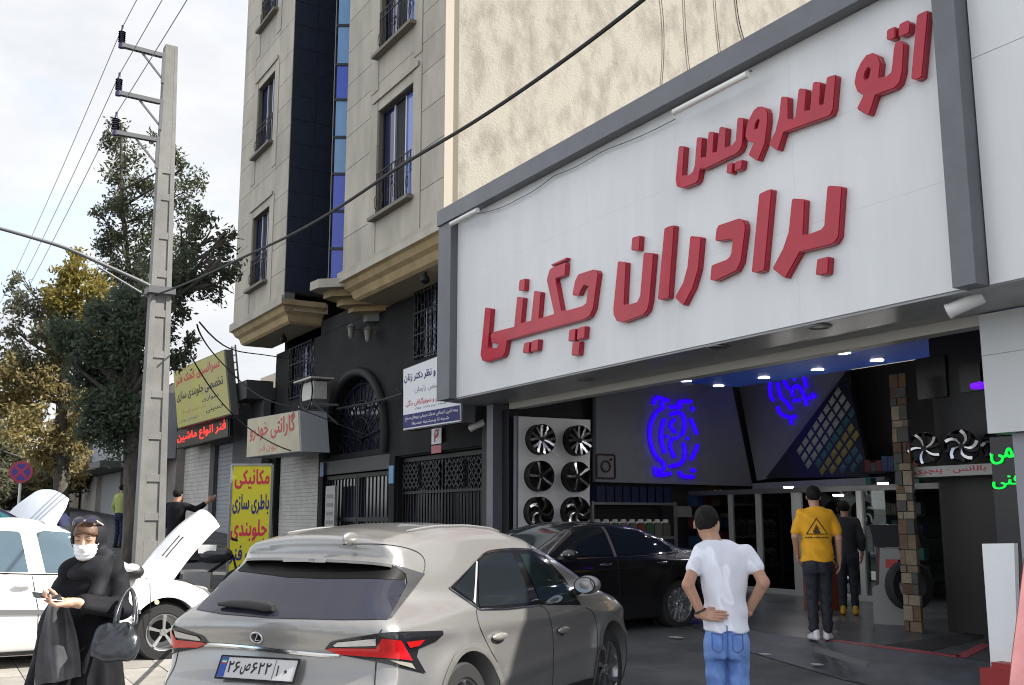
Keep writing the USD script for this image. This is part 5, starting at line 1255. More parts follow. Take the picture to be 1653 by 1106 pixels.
# ------------------------------------------------------------------ no-stopping sign
DS = 27.0
c = CAM + ray(34, 762) / (ray(34, 762) @ FH) * DS
ns_ = thing('no_stopping_sign', 'round red and blue no-stopping sign on a pale post at the far left', 'road sign')
fn = np.array([0.80, -0.6, 0.0]); fn /= np.linalg.norm(fn); fn = np.array([0.97, -0.2, 0.0])
Mx = Tm(frame_z(fn), c); R0 = 17.5 / 1658 * DS
obj('disc_red', MB().lathe([(0, -0.01), (R0, -0.01), (R0, 0.01), (0, 0.01)], 32, Mx), mat('sign_red', (0.45, 0.05, 0.10), 0.5), ns_)
obj('disc_blue', MB().lathe([(0, 0.014), (R0 * 0.76, 0.014), (R0 * 0.76, 0.010)], 32, Mx), mat('sign_blue', (0.09, 0.05, 0.35), 0.5), ns_)
u, w = Mx[:3, 0], Mx[:3, 1]
obj('cross', MB().obox(c + fn * 0.018, (u + w) * R0 * 0.52, (u - w) * R0 * 0.09, fn * 0.003).obox(c + fn * 0.0185, (u - w) * R0 * 0.52, (u + w) * R0 * 0.09, fn * 0.003), mat('sign_red', 0), ns_)
obj('post', MB().tube([c - fn * 0.05 + (0, 0, R0 * .6), np.array([*(c - fn * 0.05)[:2], gz(c[0])])], 0.035, 8), white_paint, ns_)

# ------------------------------------------------------------------ trees
bark = mat('bark', (0.075, 0.066, 0.055), 0.9, var=0.35, vscale=6, stretch=(1, 1, 0.3), bump=0.02, bscale=14)
def leaf_mat(name, cols, trans=0.35):
    nodes = {'g': ('geometry', {}), 'r': ('rgb_ramp', {'ramp': [(i / (len(cols) - 1), c) for i, c in enumerate(cols)]}),
             'p': ('principled_bsdf', {'roughness': 0.55, 'specular_ior_level': 0.3}), 't': ('translucent_bsdf', {}), 'm': ('mix_closure', {'fac': trans})}
    _m[name] = usdkit.material(stage, '/World/Looks/' + name, nodes, [('g.random_per_island', 'r.fac'), ('r.color', 'p.base_color'), ('r.color', 't.color'), ('p.BSDF', 'm.closure1'), ('t.BSDF', 'm.closure2')], surface='m.closure')
    return _m[name]
leaf_olive = leaf_mat('leaf_olive', [(0.085, 0.10, 0.06), (0.12, 0.13, 0.08), (0.14, 0.135, 0.08), (0.075, 0.085, 0.055)], 0.5)
leaf_olive2 = leaf_mat('leaf_olive_pale', [(0.11, 0.13, 0.085), (0.14, 0.16, 0.10), (0.16, 0.165, 0.11), (0.10, 0.12, 0.08)], 0.55)
leaf_green = leaf_mat('leaf_green', [(0.11, 0.145, 0.10), (0.14, 0.175, 0.12), (0.12, 0.155, 0.105), (0.16, 0.185, 0.125)], 0.55)
leaf_yellow = leaf_mat('leaf_yellow', [(0.24, 0.20, 0.05), (0.32, 0.25, 0.06), (0.17, 0.16, 0.06), (0.28, 0.21, 0.06)], 0.5)
leaf_brown = leaf_mat('leaf_brown', [(0.30, 0.25, 0.11), (0.18, 0.17, 0.08), (0.38, 0.32, 0.17), (0.20, 0.19, 0.08)], 0.5)
leaf_grey = leaf_mat('leaf_grey', [(0.14, 0.14, 0.09), (0.18, 0.175, 0.11), (0.12, 0.12, 0.075), (0.17, 0.14, 0.08)], 0.5)
def leaves(clumps, D, size, dens, rg, depth=0.8):
    C, r_, b_ = [], [], []
    for (x, y, rp) in clumps:
        c = CAM + ray(x, y) / (ray(x, y) @ FH) * D; rad = rp / FPX * D
        c = c + FH * rg.normal() * min(rad, 1.2) * depth
        k = max(5, int(rp / 2.0))
        d = rg.normal(size=(k, 3)); d /= np.linalg.norm(d, axis=1)[:, None]
        sc = c + d * rad * (rg.uniform(0.25, 1.0, (k, 1)))
        n = int(dens * rp * rp * 1.7)
        w = rg.integers(k, size=n)
        C.append(sc[w] + rg.normal(size=(n, 3)) * rad * 0.24)
    C = np.vstack(C); n = len(C)
    u = rg.normal(size=(n, 3)); u /= np.linalg.norm(u, axis=1)[:, None]
    v = rg.normal(size=(n, 3)); v -= u * (u * v).sum(1)[:, None]; v /= np.linalg.norm(v, axis=1)[:, None]
    s = size * rg.uniform(0.6, 1.3, (n, 1)); w_ = np.cross(u, v)
    V = np.stack([C - u * s, C + v * s * 0.42 + w_ * s * 0.1, C + u * s, C - v * s * 0.42 + w_ * s * 0.1], 1).reshape(-1, 3)
    i = np.arange(n)[:, None] * 4
    return MB().add(V, np.hstack([i, i + 1, i + 2, i + 3]))
def tree(name, label, D, trunk, rtr, crowns, limbs_to, seed, size):
    """trunk: pixel polyline at distance D from the ground up; crowns: (leaf material, clumps, density)"""
    rg = np.random.default_rng(seed)
    T = [CAM + ray(*p) / (ray(*p) @ FH) * D for p in trunk]
    T[0][2] = gz(T[0][0]) - 0.05
    t = thing(name, label, 'tree', T[0])
    P = smooth_line(T)
    obj('trunk', MB().tube(P, np.linspace(rtr, rtr * 0.3, len(P)), 10), bark, t, smooth=60)
    lm = MB()
    for (x, y, rp) in limbs_to:
        c = CAM + ray(x, y) / (ray(x, y) @ FH) * D + FH * rg.normal() * 0.6
        k = int(np.argmin(np.linalg.norm(P - (c - np.array((0, 0, 1.2 * np.linalg.norm((c - P[-1])[:2]) ** 0.5))), axis=1) + 0.3 * np.abs(P[:, 2] - c[2] + 1.0)))
        a = P[k]; md = (a + c) / 2 + rg.normal(size=3) * 0.15 + (0, 0, -0.15)
        lm.tube(smooth_line([a, md, c]), np.linspace(rtr * 0.34, 0.02, 11), 6)
        for _ in range(4):
            e = c + rg.normal(size=3) * rp / FPX * D * 0.6
            lm.tube([md * 0.4 + c * 0.6, (c + e) / 2 + (0, 0, 0.05), e], [0.035, 0.02, 0.008], 5)
    obj('limbs', lm, bark, t, smooth=60)
    for (m_, cl, dn) in crowns: obj('crown', leaves(cl, D, size, dn, rg), m_, t)
    return t
A = [(168,385,20),(182,440,24),(215,460,26),(240,455,24),(165,350,16),(184,212,24),(178,232,22),(205,250,32),(186,290,28),(178,325,26),(205,330,34),(176,372,22),(200,390,28),(232,300,30),(236,360,34),(225,425,34),(288,262,24),(305,292,26),(282,318,30),(300,345,22),(268,390,34),(245,215,16),(300,275,16),(172,410,22),(190,445,30)]
tree('street_tree', 'tall thin olive-green tree rising behind the top of the pole', 48.0, [(232, 900), (230, 700), (215, 500), (200, 360), (196, 200)], 0.22, [(leaf_olive, A, 0.34)], A[::2], 11, 0.11)
Bc = [(300,395,34),(335,372,26),(345,420,36),(368,392,20),(372,440,22),(310,440,34),(285,455,32),(340,462,28),(292,500,26),(298,556,22),(285,588,24),(268,540,24)]
Bg = [(185,485,30),(160,515,28),(232,505,26),(120,548,26),(200,535,40),(165,560,40),(128,590,34),(150,610,40),(195,600,48),(215,560,40),(170,650,40),(210,660,44),(190,700,38),(222,715,32),(150,690,26),(120,560,22),(206,500,34),(310,455,24),(290,468,20)]
tree('street_tree', 'dense dark green conifer-like tree directly behind the pole', 24.0, [(212, 905), (215, 780), (212, 640), (222, 540), (250, 440)], 0.26, [(leaf_olive2, Bc, 0.26), (leaf_green, Bg, 0.45)], Bc + Bg[::3], 12, 0.075)
Cy = [(130,452,30),(116,410,16),(150,470,28),(110,490,34),(140,520,36),(168,478,24),(165,520,24),(125,560,34),(95,560,28),(150,560,30),(105,450,22)]
Cb = [(80,620,34),(45,650,32),(110,640,30),(60,690,34),(100,700,36),(70,735,30),(110,750,26),(28,690,26),(130,715,24),(30,610,28),(85,590,26),(140,650,26),(12,660,22)]
Cg = [(20,450,16),(35,495,30),(10,530,22),(70,470,22),(85,510,26),(60,540,32),(30,570,32),(60,590,34),(15,610,26),(40,625,30),(92,545,26),(20,480,24),(55,505,26)]
tree('plane_tree', 'yellowing autumn plane tree left of the pole', 46.0, [(95, 905), (98, 780), (100, 650), (112, 540), (122, 440)], 0.36, [(leaf_yellow, Cy, 0.5), (leaf_brown, Cb, 0.6), (leaf_grey, Cg, 0.26)], Cy[::2] + Cb[::2] + Cg[::2], 13, 0.125)
Dd = [(20,745,36),(60,770,34),(95,780,30),(30,790,34),(130,770,24),(5,800,30),(70,800,30),(-30,760,50),(-40,700,50),(150,740,20)]
tree('street_tree', 'shadowy olive tree at the far left behind the no-stopping sign', 62.0, [(55, 880), (50, 800), (45, 740)], 0.3, [(leaf_grey, Dd, 0.7), (leaf_brown, Dd[:4], 0.3)], Dd[::2], 14, 0.19)

# ------------------------------------------------------------------ parked motorbike between the pole and the banner
mbp = at(320, 915, D=15.8); mbp[2] = gz(mbp[0])
mb = thing('motorbike', 'dark motorbike with a red tail light parked behind the open bonnet', 'motorbike', mbp)
d = RT * 0.62 + FH * 0.1; d[2] = 0
for s in (-1, 1):
    c = mbp + d * s + (0, 0, 0.29)
    wp = obj('wheel', MB().lathe([(0.20, -0.04), (0.27, -0.05), (0.29, 0), (0.27, 0.05), (0.20, 0.04), (0.20, -0.04)], 24, Tm(frame_z(np.cross(d, (0, 0, 1))), c)), tyre_m, mb, smooth=50)
    sp = MB()
    for k in range(6): 
        a = k * math.pi / 3; sp.bar(c, c + (d / np.linalg.norm(d) * math.cos(a) + np.array((0, 0, math.sin(a)))) * 0.21, 0.015)
    obj('spokes', sp, grey_metal, wp)
dn = d / np.linalg.norm(d)
obj('engine', MB().obox(mbp + (0, 0, 0.38), dn * 0.2, np.cross(dn, (0, 0, 1)) * 0.12, (0, 0, 0.14)), grey_metal, mb)
obj('frame', MB().tube([mbp - d + (0, 0, .29), mbp + (0, 0, .4), mbp + d * .8 + (0, 0, .75), mbp + d + (0, 0, .29)], 0.03, 6).tube([mbp - d * .6 + (0, 0, .66), mbp + d * .75 + (0, 0, .72)], 0.03, 6), black_metal, mb)
obj('tank', MB().tm(trimesh.creation.icosphere(2).apply_scale((0.30, 0.15, 0.14)).apply_transform(Tm(np.stack([dn, np.cross((0, 0, 1), dn), (0, 0, 1)], 1), mbp + dn * 0.2 + (0, 0, 0.78)))), mat('tank_dark', (0.02, 0.02, 0.025), 0.2, coat=0.5), mb, smooth=True)
obj('seat', MB().obox(mbp - dn * 0.28 + (0, 0, 0.76), dn * 0.34, np.cross(dn, (0, 0, 1)) * 0.12, (0, 0, 0.06)), black_metal, mb)
obj('handlebar', MB().tube([mbp + dn * 0.5 + np.cross(dn, (0, 0, 1)) * 0.34 + (0, 0, 1.02), mbp + dn * 0.55 + (0, 0, 0.98), mbp + dn * 0.5 - np.cross(dn, (0, 0, 1)) * 0.34 + (0, 0, 1.02)], 0.016, 6), black_metal, mb)
obj('tail_light', MB().obox(mbp + dn * 0.05 + (0, -0.15, 0.88), dn * 0.10, np.cross(dn, (0, 0, 1)) * 0.04, (0, 0, 0.05)), mat('lamp_red_dull', (0.35, 0.02, 0.04), 0.3), mb)
obj('white_box', MB().obox(mbp + dn * 0.32 + (0, -0.2, 0.86), dn * 0.13, np.cross(dn, (0, 0, 1)) * 0.06, (0, 0, 0.06)), white_paint, mb)
# ------------------------------------------------------------------ cars
paint_silver = mat('paint_champagne', (0.31, 0.305, 0.295), 0.28, metal=0.6, coat=0.8)
paint_white = mat('paint_white', (0.80, 0.80, 0.79), 0.28, coat=0.6)
paint_black = mat('paint_black', (0.006, 0.006, 0.007), 0.22, coat=0.8)
paint_navy = mat('paint_navy', (0.012, 0.014, 0.03), 0.22, coat=0.8)
car_glass = mat('car_glass_dark', (0.012, 0.015, 0.018), 0.04, spec=0.6)
car_glass_rear = mat('car_glass_rear', (0.022, 0.023, 0.034), 0.06, spec=0.5)
car_glass_pale = mat('car_glass_pale', (0.07, 0.11, 0.14), 0.06, spec=1.0)
gloss_black = mat('gloss_black', (0.008, 0.008, 0.009), 0.12, coat=0.5)
trim_black = mat('trim_black', (0.02, 0.02, 0.021), 0.55)
lamp_red = mat('lamp_red', (0.42, 0.006, 0.008), 0.12, coat=0.6)
lamp_clear = mat('lamp_clear', (0.5, 0.5, 0.5), 0.1, metal=0.6)
rubber_gap = mat('panel_gap', (0.01, 0.01, 0.01), 0.8)

class Car:
    crease = ((0.86, -0.012, 0.012, 0.07),)
    def __init__(s, name, label, prof, plan, sect, green, belt, L, wheels, Rw, pose, paint, r=0.09, bow=(0.12, 0.28), crown=0.05, flare=0.028, group=None, trackw=0.0, arch=None):
        s.L, s.wheels, s.Rw, s.paint = L, wheels, Rw, paint
        loc, head, pitch, roll_ = pose
        s.loc = np.array(loc, float)
        s.path = thing(name, label, 'car', loc, head, rx=roll_, ry=-pitch, group=group)
        cy, sy = math.cos(head), math.sin(head); cp, sp = math.cos(-pitch), math.sin(-pitch)
        Ry = np.array([[cp, 0, sp], [0, 1, 0], [-sp, 0, cp]])
        s.R = Rz(head) @ Ry
        # side outline as a smoothed distance field
        P = np.array(prof, float); n = 14
        poly = Polygon(P).buffer(0.0)
        poly = poly.buffer(-0.02).buffer(0.04).buffer(-0.02)
        s.h = 0.02; s.o = np.array([-0.4, -0.2]); nx, nz = int((L + 0.8) / s.h), int(2.2 / s.h)
        gx, gzz = np.meshgrid(s.o[0] + np.arange(nx) * s.h, s.o[1] + np.arange(nz) * s.h, indexing='ij')
        pts = shapely.points(gx.ravel(), gzz.ravel())
        d = shapely.distance(pts, poly.exterior); ins = shapely.contains_xy(poly, gx.ravel(), gzz.ravel())
        sd = np.where(ins, -d, d).reshape(nx, nz)
        s.side = ndimage.spline_filter(ndimage.gaussian_filter(sd, 1.6), order=3)
        s.plan = PchipInterpolator(*np.array(plan).T); s.sect = PchipInterpolator(*np.array(sect).T); s.green = PchipInterpolator(*np.array(green).T)
        s.belt, s.r, s.bow, s.crown, s.flare = belt, r, bow, crown, flare
    def f(s, P):
        x, y, z = P[:, 0], np.abs(P[:, 1]), P[:, 2]; L = s.L
        wr = np.clip(1 - x / 1.2, 0, 1) ** 2 * (3 - 2 * np.clip(1 - x / 1.2, 0, 1)); t = np.clip((x - (L - 1.3)) / 1.3, 0, 1); wf = t * t * (3 - 2 * t)
        yy = (y / 0.9) ** 2
        xs = x - s.bow[0] * yy * wr + s.bow[1] * yy * wf
        up = np.clip((z - s.belt) / 0.3, 0, 1)
        zs = z + s.crown * (y / 0.6) ** 2 * (0.35 + 0.65 * up)
        c = np.stack([(xs - s.o[0]) / s.h, (zs - s.o[1]) / s.h])
        sd = ndimage.map_coordinates(s.side, c, order=3, prefilter=False, mode='nearest')
        tt = np.clip((z - s.belt + 0.08) / 0.22, 0, 1); tt = tt * tt * (3 - 2 * tt)
        xc = np.clip(x, 0, L)
        w = s.plan(xc) * s.sect(np.clip(z, 0.0, 1.9)) * (1 - (1 - s.green(xc)) * tt)
        for xw in s.wheels:
            dd = np.hypot(x - xw, z - s.Rw); w = w + s.flare * np.exp(-((dd - s.Rw - 0.09) / 0.10) ** 2) * np.clip((0.9 * s.belt - z) / 0.2, 0, 1)
        for z0_, sl_, am_, hw_ in s.crease: w = w + am_ * np.maximum(0, 1 - np.abs(z - z0_ - sl_ * x) / hw_)
        b = (y - w) * 0.94; a = sd; r = s.r
        return np.minimum(np.maximum(a, b), -r) * 1.0 + np.hypot(np.maximum(a + r, 0), np.maximum(b + r, 0)) if True else 0
    def body(s, h=0.03, cut=None):
        V, T = isomesh(s.f, (-0.15, -1.15, 0.05), (s.L + 0.15, 1.15, 1.85), h, newton=3)
        M = m3.Manifold(m3.Mesh(vert_properties=np.ascontiguousarray(V, np.float32), tri_verts=np.ascontiguousarray(T, np.uint32)))
        if M.status() != m3.Error.NoError or M.volume() == 0: print('car body not manifold', M.status()); return obj('body', (V, T), s.paint, s.path, smooth=40, local=True)
        if M.volume() < 0: print('neg volume')
        for xw in s.wheels:
            for sd in (-1, 1):
                c = m3.Manifold.cylinder(0.75, s.Rw + 0.055, circular_segments=56).rotate((90, 0, 0)).translate((xw, 0.62 if sd < 0 else 0, s.Rw + 0.005)).translate((0, 0 if sd < 0 else 0, 0))
                c = m3.Manifold.cylinder(0.6, s.Rw + 0.055, circular_segments=56).rotate((90, 0, 0)).translate((xw, (0.62 + 0.6) if sd > 0 else -0.62, s.Rw + 0.005))
                M = M - c
        if cut is not None: M = M - cut
        s.body_path = obj('body', M, s.paint, s.path, smooth=38, local=True)
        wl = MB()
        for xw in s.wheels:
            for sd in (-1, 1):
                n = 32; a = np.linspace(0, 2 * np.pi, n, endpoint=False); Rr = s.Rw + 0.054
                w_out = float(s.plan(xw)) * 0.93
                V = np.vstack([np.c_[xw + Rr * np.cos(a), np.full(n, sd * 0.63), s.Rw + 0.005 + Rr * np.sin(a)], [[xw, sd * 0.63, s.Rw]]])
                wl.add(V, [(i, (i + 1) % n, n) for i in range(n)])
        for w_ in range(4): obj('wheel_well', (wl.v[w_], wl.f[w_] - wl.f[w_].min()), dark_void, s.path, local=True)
    def tolocal(s, P): return (P - s.loc) @ s.R
    def trace(s, O, D, off):
        """march from O along D until the surface; then step off along the normal"""
        D = D / np.linalg.norm(D, axis=1, keepdims=True); t = np.zeros(len(O)); 
        for _ in range(160):
            fv = s.f(O + D * t[:, None]); t = t + np.clip(fv * 0.6, -0.05, 0.25)
        P = O + D * t[:, None]; g = grad(s.f, P); g /= np.linalg.norm(g, axis=1, keepdims=True) + 1e-9
        return P + g * off, g, np.abs(s.f(P)) < 0.01
    def px_rays(s, p):
        p = np.asarray(p, float)
        d = np.array([ray(x, y) for x, y in p]); O = np.repeat(CAM[None], len(p), 0)
        d = d / np.linalg.norm(d, axis=1, keepdims=True); c = s.tolocal(CAM[None])[0]
        dist = max(1.0, np.linalg.norm(c - np.array([s.L / 2, 0, 0.8])) - s.L * 0.75)
        return s.tolocal(O) + (d @ s.R) * dist, d @ s.R
    def side_rays(s, p, sg):
        p = np.asarray(p, float); O = np.c_[p[:, 0], np.full(len(p), sg * 1.3), p[:, 1]]; D = np.tile([0, -float(sg), 0], (len(p), 1)); return O, D
    def axis_rays(s, p, mode):
        p = np.asarray(p, float)
        if mode == 'rear': O = np.c_[np.full(len(p), -0.5), p[:, 0], p[:, 1]]; D = np.tile([1.0, 0, 0], (len(p), 1))
        if mode == 'front': O = np.c_[np.full(len(p), s.L + 0.5), p[:, 0], p[:, 1]]; D = np.tile([-1.0, 0, 0], (len(p), 1))
        if mode == 'top': O = np.c_[p[:, 0], p[:, 1], np.full(len(p), 2.2)]; D = np.tile([0, 0, -1.0], (len(p), 1))
        return O, D
    def rays(s, p, mode):
        if mode == 'px': return s.px_rays(p)
        if mode in ('left', 'right'): return s.side_rays(p, 1 if mode == 'left' else -1)
        return s.axis_rays(p, mode)
    def patch(s, name, poly, mode, m_, off=0.004, cell=None, mirror=False, parent=None, thick=True):
        g = poly if hasattr(poly, 'area') else Polygon(poly)
        g = g.buffer(0)
        cell = cell or (7.0 if mode == 'px' else 0.06)
        x0, y0, x1, y1 = g.bounds; V, F, n = [], [], 0
        for i in range(int((x1 - x0) / cell) + 1):
            for j in range(int((y1 - y0) / cell) + 1):
                c = g.intersection(sbox(x0 + i * cell, y0 + j * cell, x0 + (i + 1) * cell, y0 + (j + 1) * cell))
                for q_ in getattr(c, 'geoms', [c]):
                    if q_.geom_type != 'Polygon' or q_.area < 1e-9: continue
                    v, f = trimesh.creation.triangulate_polygon(q_, engine='earcut')
                    V.append(v); F.append(np.asarray(f) + n); n += len(v)
        V, F = np.vstack(V), np.vstack(F)
        key, inv = np.unique(np.round(V, 5 if mode != 'px' else 3), axis=0, return_inverse=True)
        F = inv.ravel()[F]; F = F[(F[:, 0] != F[:, 1]) & (F[:, 1] != F[:, 2]) & (F[:, 0] != F[:, 2])]
        O, D = s.rays(key, mode); P, G, ok = s.trace(O, D, off)
        fn = np.cross(P[F[:, 1]] - P[F[:, 0]], P[F[:, 2]] - P[F[:, 0]]); bad = (fn * G[F[:, 0]]).sum(1) < 0
        F[bad] = F[bad][:, ::-1]
        okf = ok[F].all(1); F = F[okf]
        ed = np.linalg.norm(P[F] - P[np.roll(F, 1, axis=1)], axis=2).max(1); F = F[ed < 0.45]
        if not len(F): print('empty patch', name); return
        o1 = obj(name, (P, F), m_, parent or s.path, smooth=40, local=True)
        if mirror:
            Q = P * (1, -1, 1); obj(name, (Q, F[:, ::-1]), m_, parent or s.path, smooth=40, local=True)
        return o1
    def line(s, name, pts, mode, m_, w=0.007, off=0.0025, mirror=False, n=60, curve=True, parent=None):
        P0 = np.array(smooth_line(pts) if curve else pts, float)
        seg = np.r_[0, np.cumsum(np.linalg.norm(np.diff(P0, axis=0), axis=1))]; t = np.linspace(0, seg[-1], n)
        Q = np.c_[np.interp(t, seg, P0[:, 0]), np.interp(t, seg, P0[:, 1])]
        O, D = s.rays(Q, mode); P, G, ok = s.trace(O, D, off); P, G = P[ok], G[ok]
        if len(P) < 3: print('short line', name); return
        T = np.gradient(P, axis=0); B = np.cross(T, G); B /= np.linalg.norm(B, axis=1, keepdims=True) + 1e-9
        V = np.vstack([P - B * w / 2, P + B * w / 2, P + G * 0.002]); k = len(P)
        F = [(i, i + 1, 2 * k + i + 1, 2 * k + i) for i in range(k - 1)] + [(2 * k + i, 2 * k + i + 1, k + i + 1, k + i) for i in range(k - 1)]
        jump = np.linalg.norm(np.diff(P, axis=0), axis=1); 
        F = [f for f in F if jump[(f[0] % k) if f[0] % k < k - 1 else k - 2] < 0.3]
        obj(name, MB().add(V, F), m_, parent or s.path, local=True)
        if mirror: obj(name, MB().add(V * (1, -1, 1), [f[::-1] for f in F]), m_, parent or s.path, local=True)
    def wheel_set(s, style, Rrim=None, width=0.215, inset=0.0, rimmat=None, steer=0.0):
        Rr = Rrim or s.Rw * 0.68; R = s.Rw
        for i, xw in enumerate(s.wheels):
            for sd in (-1, 1):
                yo = float(s.plan(xw)) * float(s.sect(R)) - 0.015 - inset
                c = np.array([xw, sd * (yo - width / 2), R])
                ax = np.array([0, sd, 0.0])
                if i == 1 and steer: ax = Rz(steer) @ ax
                Mx = Tm(frame_z(ax), c)
                prof = [(Rr * 0.99, -width / 2 + 0.01), (R * 0.93, -width / 2), (R * 0.985, -width / 2 + 0.025), (R, -width / 2 + 0.05), (R, width / 2 - 0.05), (R * 0.985, width / 2 - 0.025), (R * 0.93, width / 2), (Rr * 1.04, width / 2 + 0.004), (Rr * 0.99, width / 2 - 0.01)]
                w = thing_part = obj('wheel', MB().lathe(prof, 48, Mx), tyre_m, s.path, smooth=35, local=True)
                b_, d_, pl, h_ = rim_parts(Rr, style)
                Mo = Mx.copy(); Mo[:3, 3] = c + ax * (width / 2 - 0.10)
                def tr(m): v, f = m.mesh(); return (v @ Mo[:3, :3].T + Mo[:3, 3], f)
                obj('rim', tr(b_), rimmat or grey_metal, w, smooth=40, local=True)
                sp = MB()
                for q_ in (d_, pl, h_):
                    if q_.v: sp.add(*tr(q_))
                obj('spokes', sp, rimmat or rim_polish, w, smooth=20, local=True)

def heading_of(az): return math.atan2(*(FH * math.cos(az) + RT * math.sin(az))[[1, 0]])
def place(rear, az, L):
    h = heading_of(az); z0 = gz(rear[0]); z1 = gz(rear[0] + L * math.cos(h))
    return (rear[0], rear[1], z0), h, math.atan2(z1 - z0, L), 0.0

def seg_on(car, pts, mode, off):
    O, D = car.rays(np.array(pts, float), mode); P, G, ok = car.trace(O, D, off); return P, G
# ---- the champagne SUV in front
az = math.radians(26.0)
hd = FH * math.cos(az) + RT * math.sin(az); rt_ = -FH * math.sin(az) + RT * math.cos(az)
rr = FH * 6.05 + RT * (-0.743)
rear = rr - rt_ * 0.92
prof = [(0.12, 0.30), (0.03, 0.40), (-0.01, 0.55), (0.0, 0.66), (0.06, 0.74), (0.09, 0.88), (0.05, 0.99), (0.06, 1.04), (0.16, 1.12), (0.36, 1.30), (0.60, 1.46), (0.52, 1.52), (0.56, 1.545), (0.9, 1.60), (1.35, 1.638), (1.8, 1.645), (2.2, 1.625), (2.6, 1.565), (3.0, 1.44), (3.4, 1.27), (3.72, 1.12), (3.85, 1.075), (4.2, 1.02), (4.45, 0.94), (4.57, 0.80), (4.63, 0.60), (4.62, 0.40), (4.52, 0.25), (4.3, 0.21), (0.35, 0.22)]
plan = [(0, 0.80), (0.12, 0.87), (0.4, 0.905), (1.1, 0.922), (2.3, 0.905), (3.6, 0.922), (4.1, 0.885), (4.4, 0.80), (4.63, 0.62)]
sect = [(0.0, 0.88), (0.22, 0.93), (0.40, 0.985), (0.62, 1.0), (0.80, 0.985), (0.92, 0.975), (1.02, 0.955), (1.12, 0.885), (1.3, 0.80), (1.5, 0.69), (1.65, 0.60), (1.9, 0.5)]
green = [(0, 0.86), (0.3, 0.88), (0.8, 0.95), (1.4, 1.0), (2.6, 1.0), (3.3, 0.97), (3.9, 0.92), (4.63, 0.9)]
suv = Car('suv_car', 'champagne silver SUV seen from behind, half in sun and half in shade, nearest the camera', prof, plan, sect, green, 1.06, 4.63, [1.06, 3.72], 0.365, place(rear, az, 4.63), paint_silver, r=0.07, bow=(0.16, 0.30), crown=0.055, flare=0.03)
suv.crease = ((0.955, -0.022, 0.018, 0.085), (0.50, 0.035, 0.014, 0.07))
suv.body(0.025)
Z8 = lambda x, y: (250 + x / 3.306, 820 + y / 3.306)
Z1 = lambda x, y: (650 + x / 3.306, 820 + y / 3.306)
# rear glass, black band under the spoiler, side winglets
suv.patch('rear_window', [Z8(*p) for p in ((215, 530), (330, 400), (420, 322), (500, 335), (700, 368), (900, 380), (1150, 382), (1330, 385), (1335, 410), (1240, 605), (1000, 606), (600, 590), (350, 562))], 'px', car_glass_rear, 0.004)
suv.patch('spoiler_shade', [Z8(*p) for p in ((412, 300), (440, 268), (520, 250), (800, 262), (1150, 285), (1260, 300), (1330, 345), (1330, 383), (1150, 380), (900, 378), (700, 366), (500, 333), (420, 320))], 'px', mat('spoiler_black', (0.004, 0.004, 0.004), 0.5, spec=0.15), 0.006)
suv.patch('winglet', [Z8(*p) for p in ((1262, 298), (1436, 345), (1265, 590), (1245, 600), (1340, 400), (1333, 350))], 'px', mat('winglet_grey', (0.05, 0.05, 0.052), 0.2, coat=0.5), 0.009, mirror=True)
mat('brake_lens', (0.42, 0.40, 0.39), 0.3)
top_px = [Z8(*p) for p in ((408, 300), (430, 272), (470, 256), (520, 249), (660, 253), (800, 261), (1000, 273), (1150, 284), (1262, 299))]
tq = smooth_line(top_px, 4)
P0, G0 = seg_on(suv, tq, 'px', 0.0); Pr, Gr = seg_on(suv, tq - np.array((0, 9)), 'px', 0.002)
O_, D_ = suv.px_rays(tq); D_ = D_ / np.linalg.norm(D_, axis=1, keepdims=True)
tw = np.sin(np.linspace(0.15, math.pi - 0.15, len(tq)))[:, None] ** 0.5
E0 = P0 - D_ * 0.13 * tw; Eb = E0 - np.array((0, 0, 0.018)); nn = len(tq)
V = np.vstack([Pr, E0, Eb, P0 - np.array((0, 0, 0.02))])
F = [(r_ * nn + i, (r_ + 1) * nn + i, (r_ + 1) * nn + i + 1, r_ * nn + i + 1) for r_ in range(3) for i in range(nn - 1)]
obj('spoiler', MB().add(V, F), paint_silver, suv.path, smooth=30, local=True)
Pb, Gb = seg_on(suv, [Z8(680, 268), Z8(790, 270), Z8(905, 277)], 'px', 0.0)
O_, D_ = suv.px_rays([Z8(680, 268), Z8(790, 270), Z8(905, 277)]); D_ = D_ / np.linalg.norm(D_, axis=1, keepdims=True); Pb = Pb - D_ * 0.10
obj('high_brake_light', MB().bar(Pb[0], Pb[1], 0.012, 0.022).bar(Pb[1], Pb[2], 0.012, 0.022), mat('brake_lens', 0), suv.path, local=True)
# side glass
suv.patch('side_trim', [Z1(*p) for p in ((245, 412), (300, 360), (385, 262), (440, 212), (520, 190), (600, 180), (690, 182), (760, 210), (860, 320), (945, 455), (950, 468), (730, 480), (560, 510), (410, 524), (380, 505))], 'px', gloss_black, 0.003, mirror=True)
suv.patch('quarter_window', [Z1(*p) for p in ((272, 415), (384, 268), (376, 488))], 'px', car_glass, 0.007, mirror=True)
suv.patch('rear_side_window', [Z1(*p) for p in ((400, 268), (425, 232), (470, 212), (580, 202), (612, 270), (645, 345), (684, 470), (560, 492), (412, 512), (404, 490))], 'px', car_glass, 0.007, mirror=True)
suv.patch('front_side_window', [Z1(*p) for p in ((622, 206), (690, 205), (755, 240), (850, 345), (932, 456), (735, 470), (700, 380))], 'px', mat('car_glass_green', (0.014, 0.022, 0.022), 0.04, spec=0.6), 0.007, mirror=True)
suv.line('window_chrome', [Z1(*p) for p in ((246, 414), (300, 358), (385, 260), (440, 208), (520, 186), (600, 176), (690, 179))], 'px', chrome, 0.010, 0.008, mirror=True)
suv.line('window_chrome', [Z1(*p) for p in ((246, 414), (380, 506), (410, 526), (560, 512), (730, 482))], 'px', chrome, 0.010, 0.008, mirror=True, curve=False)
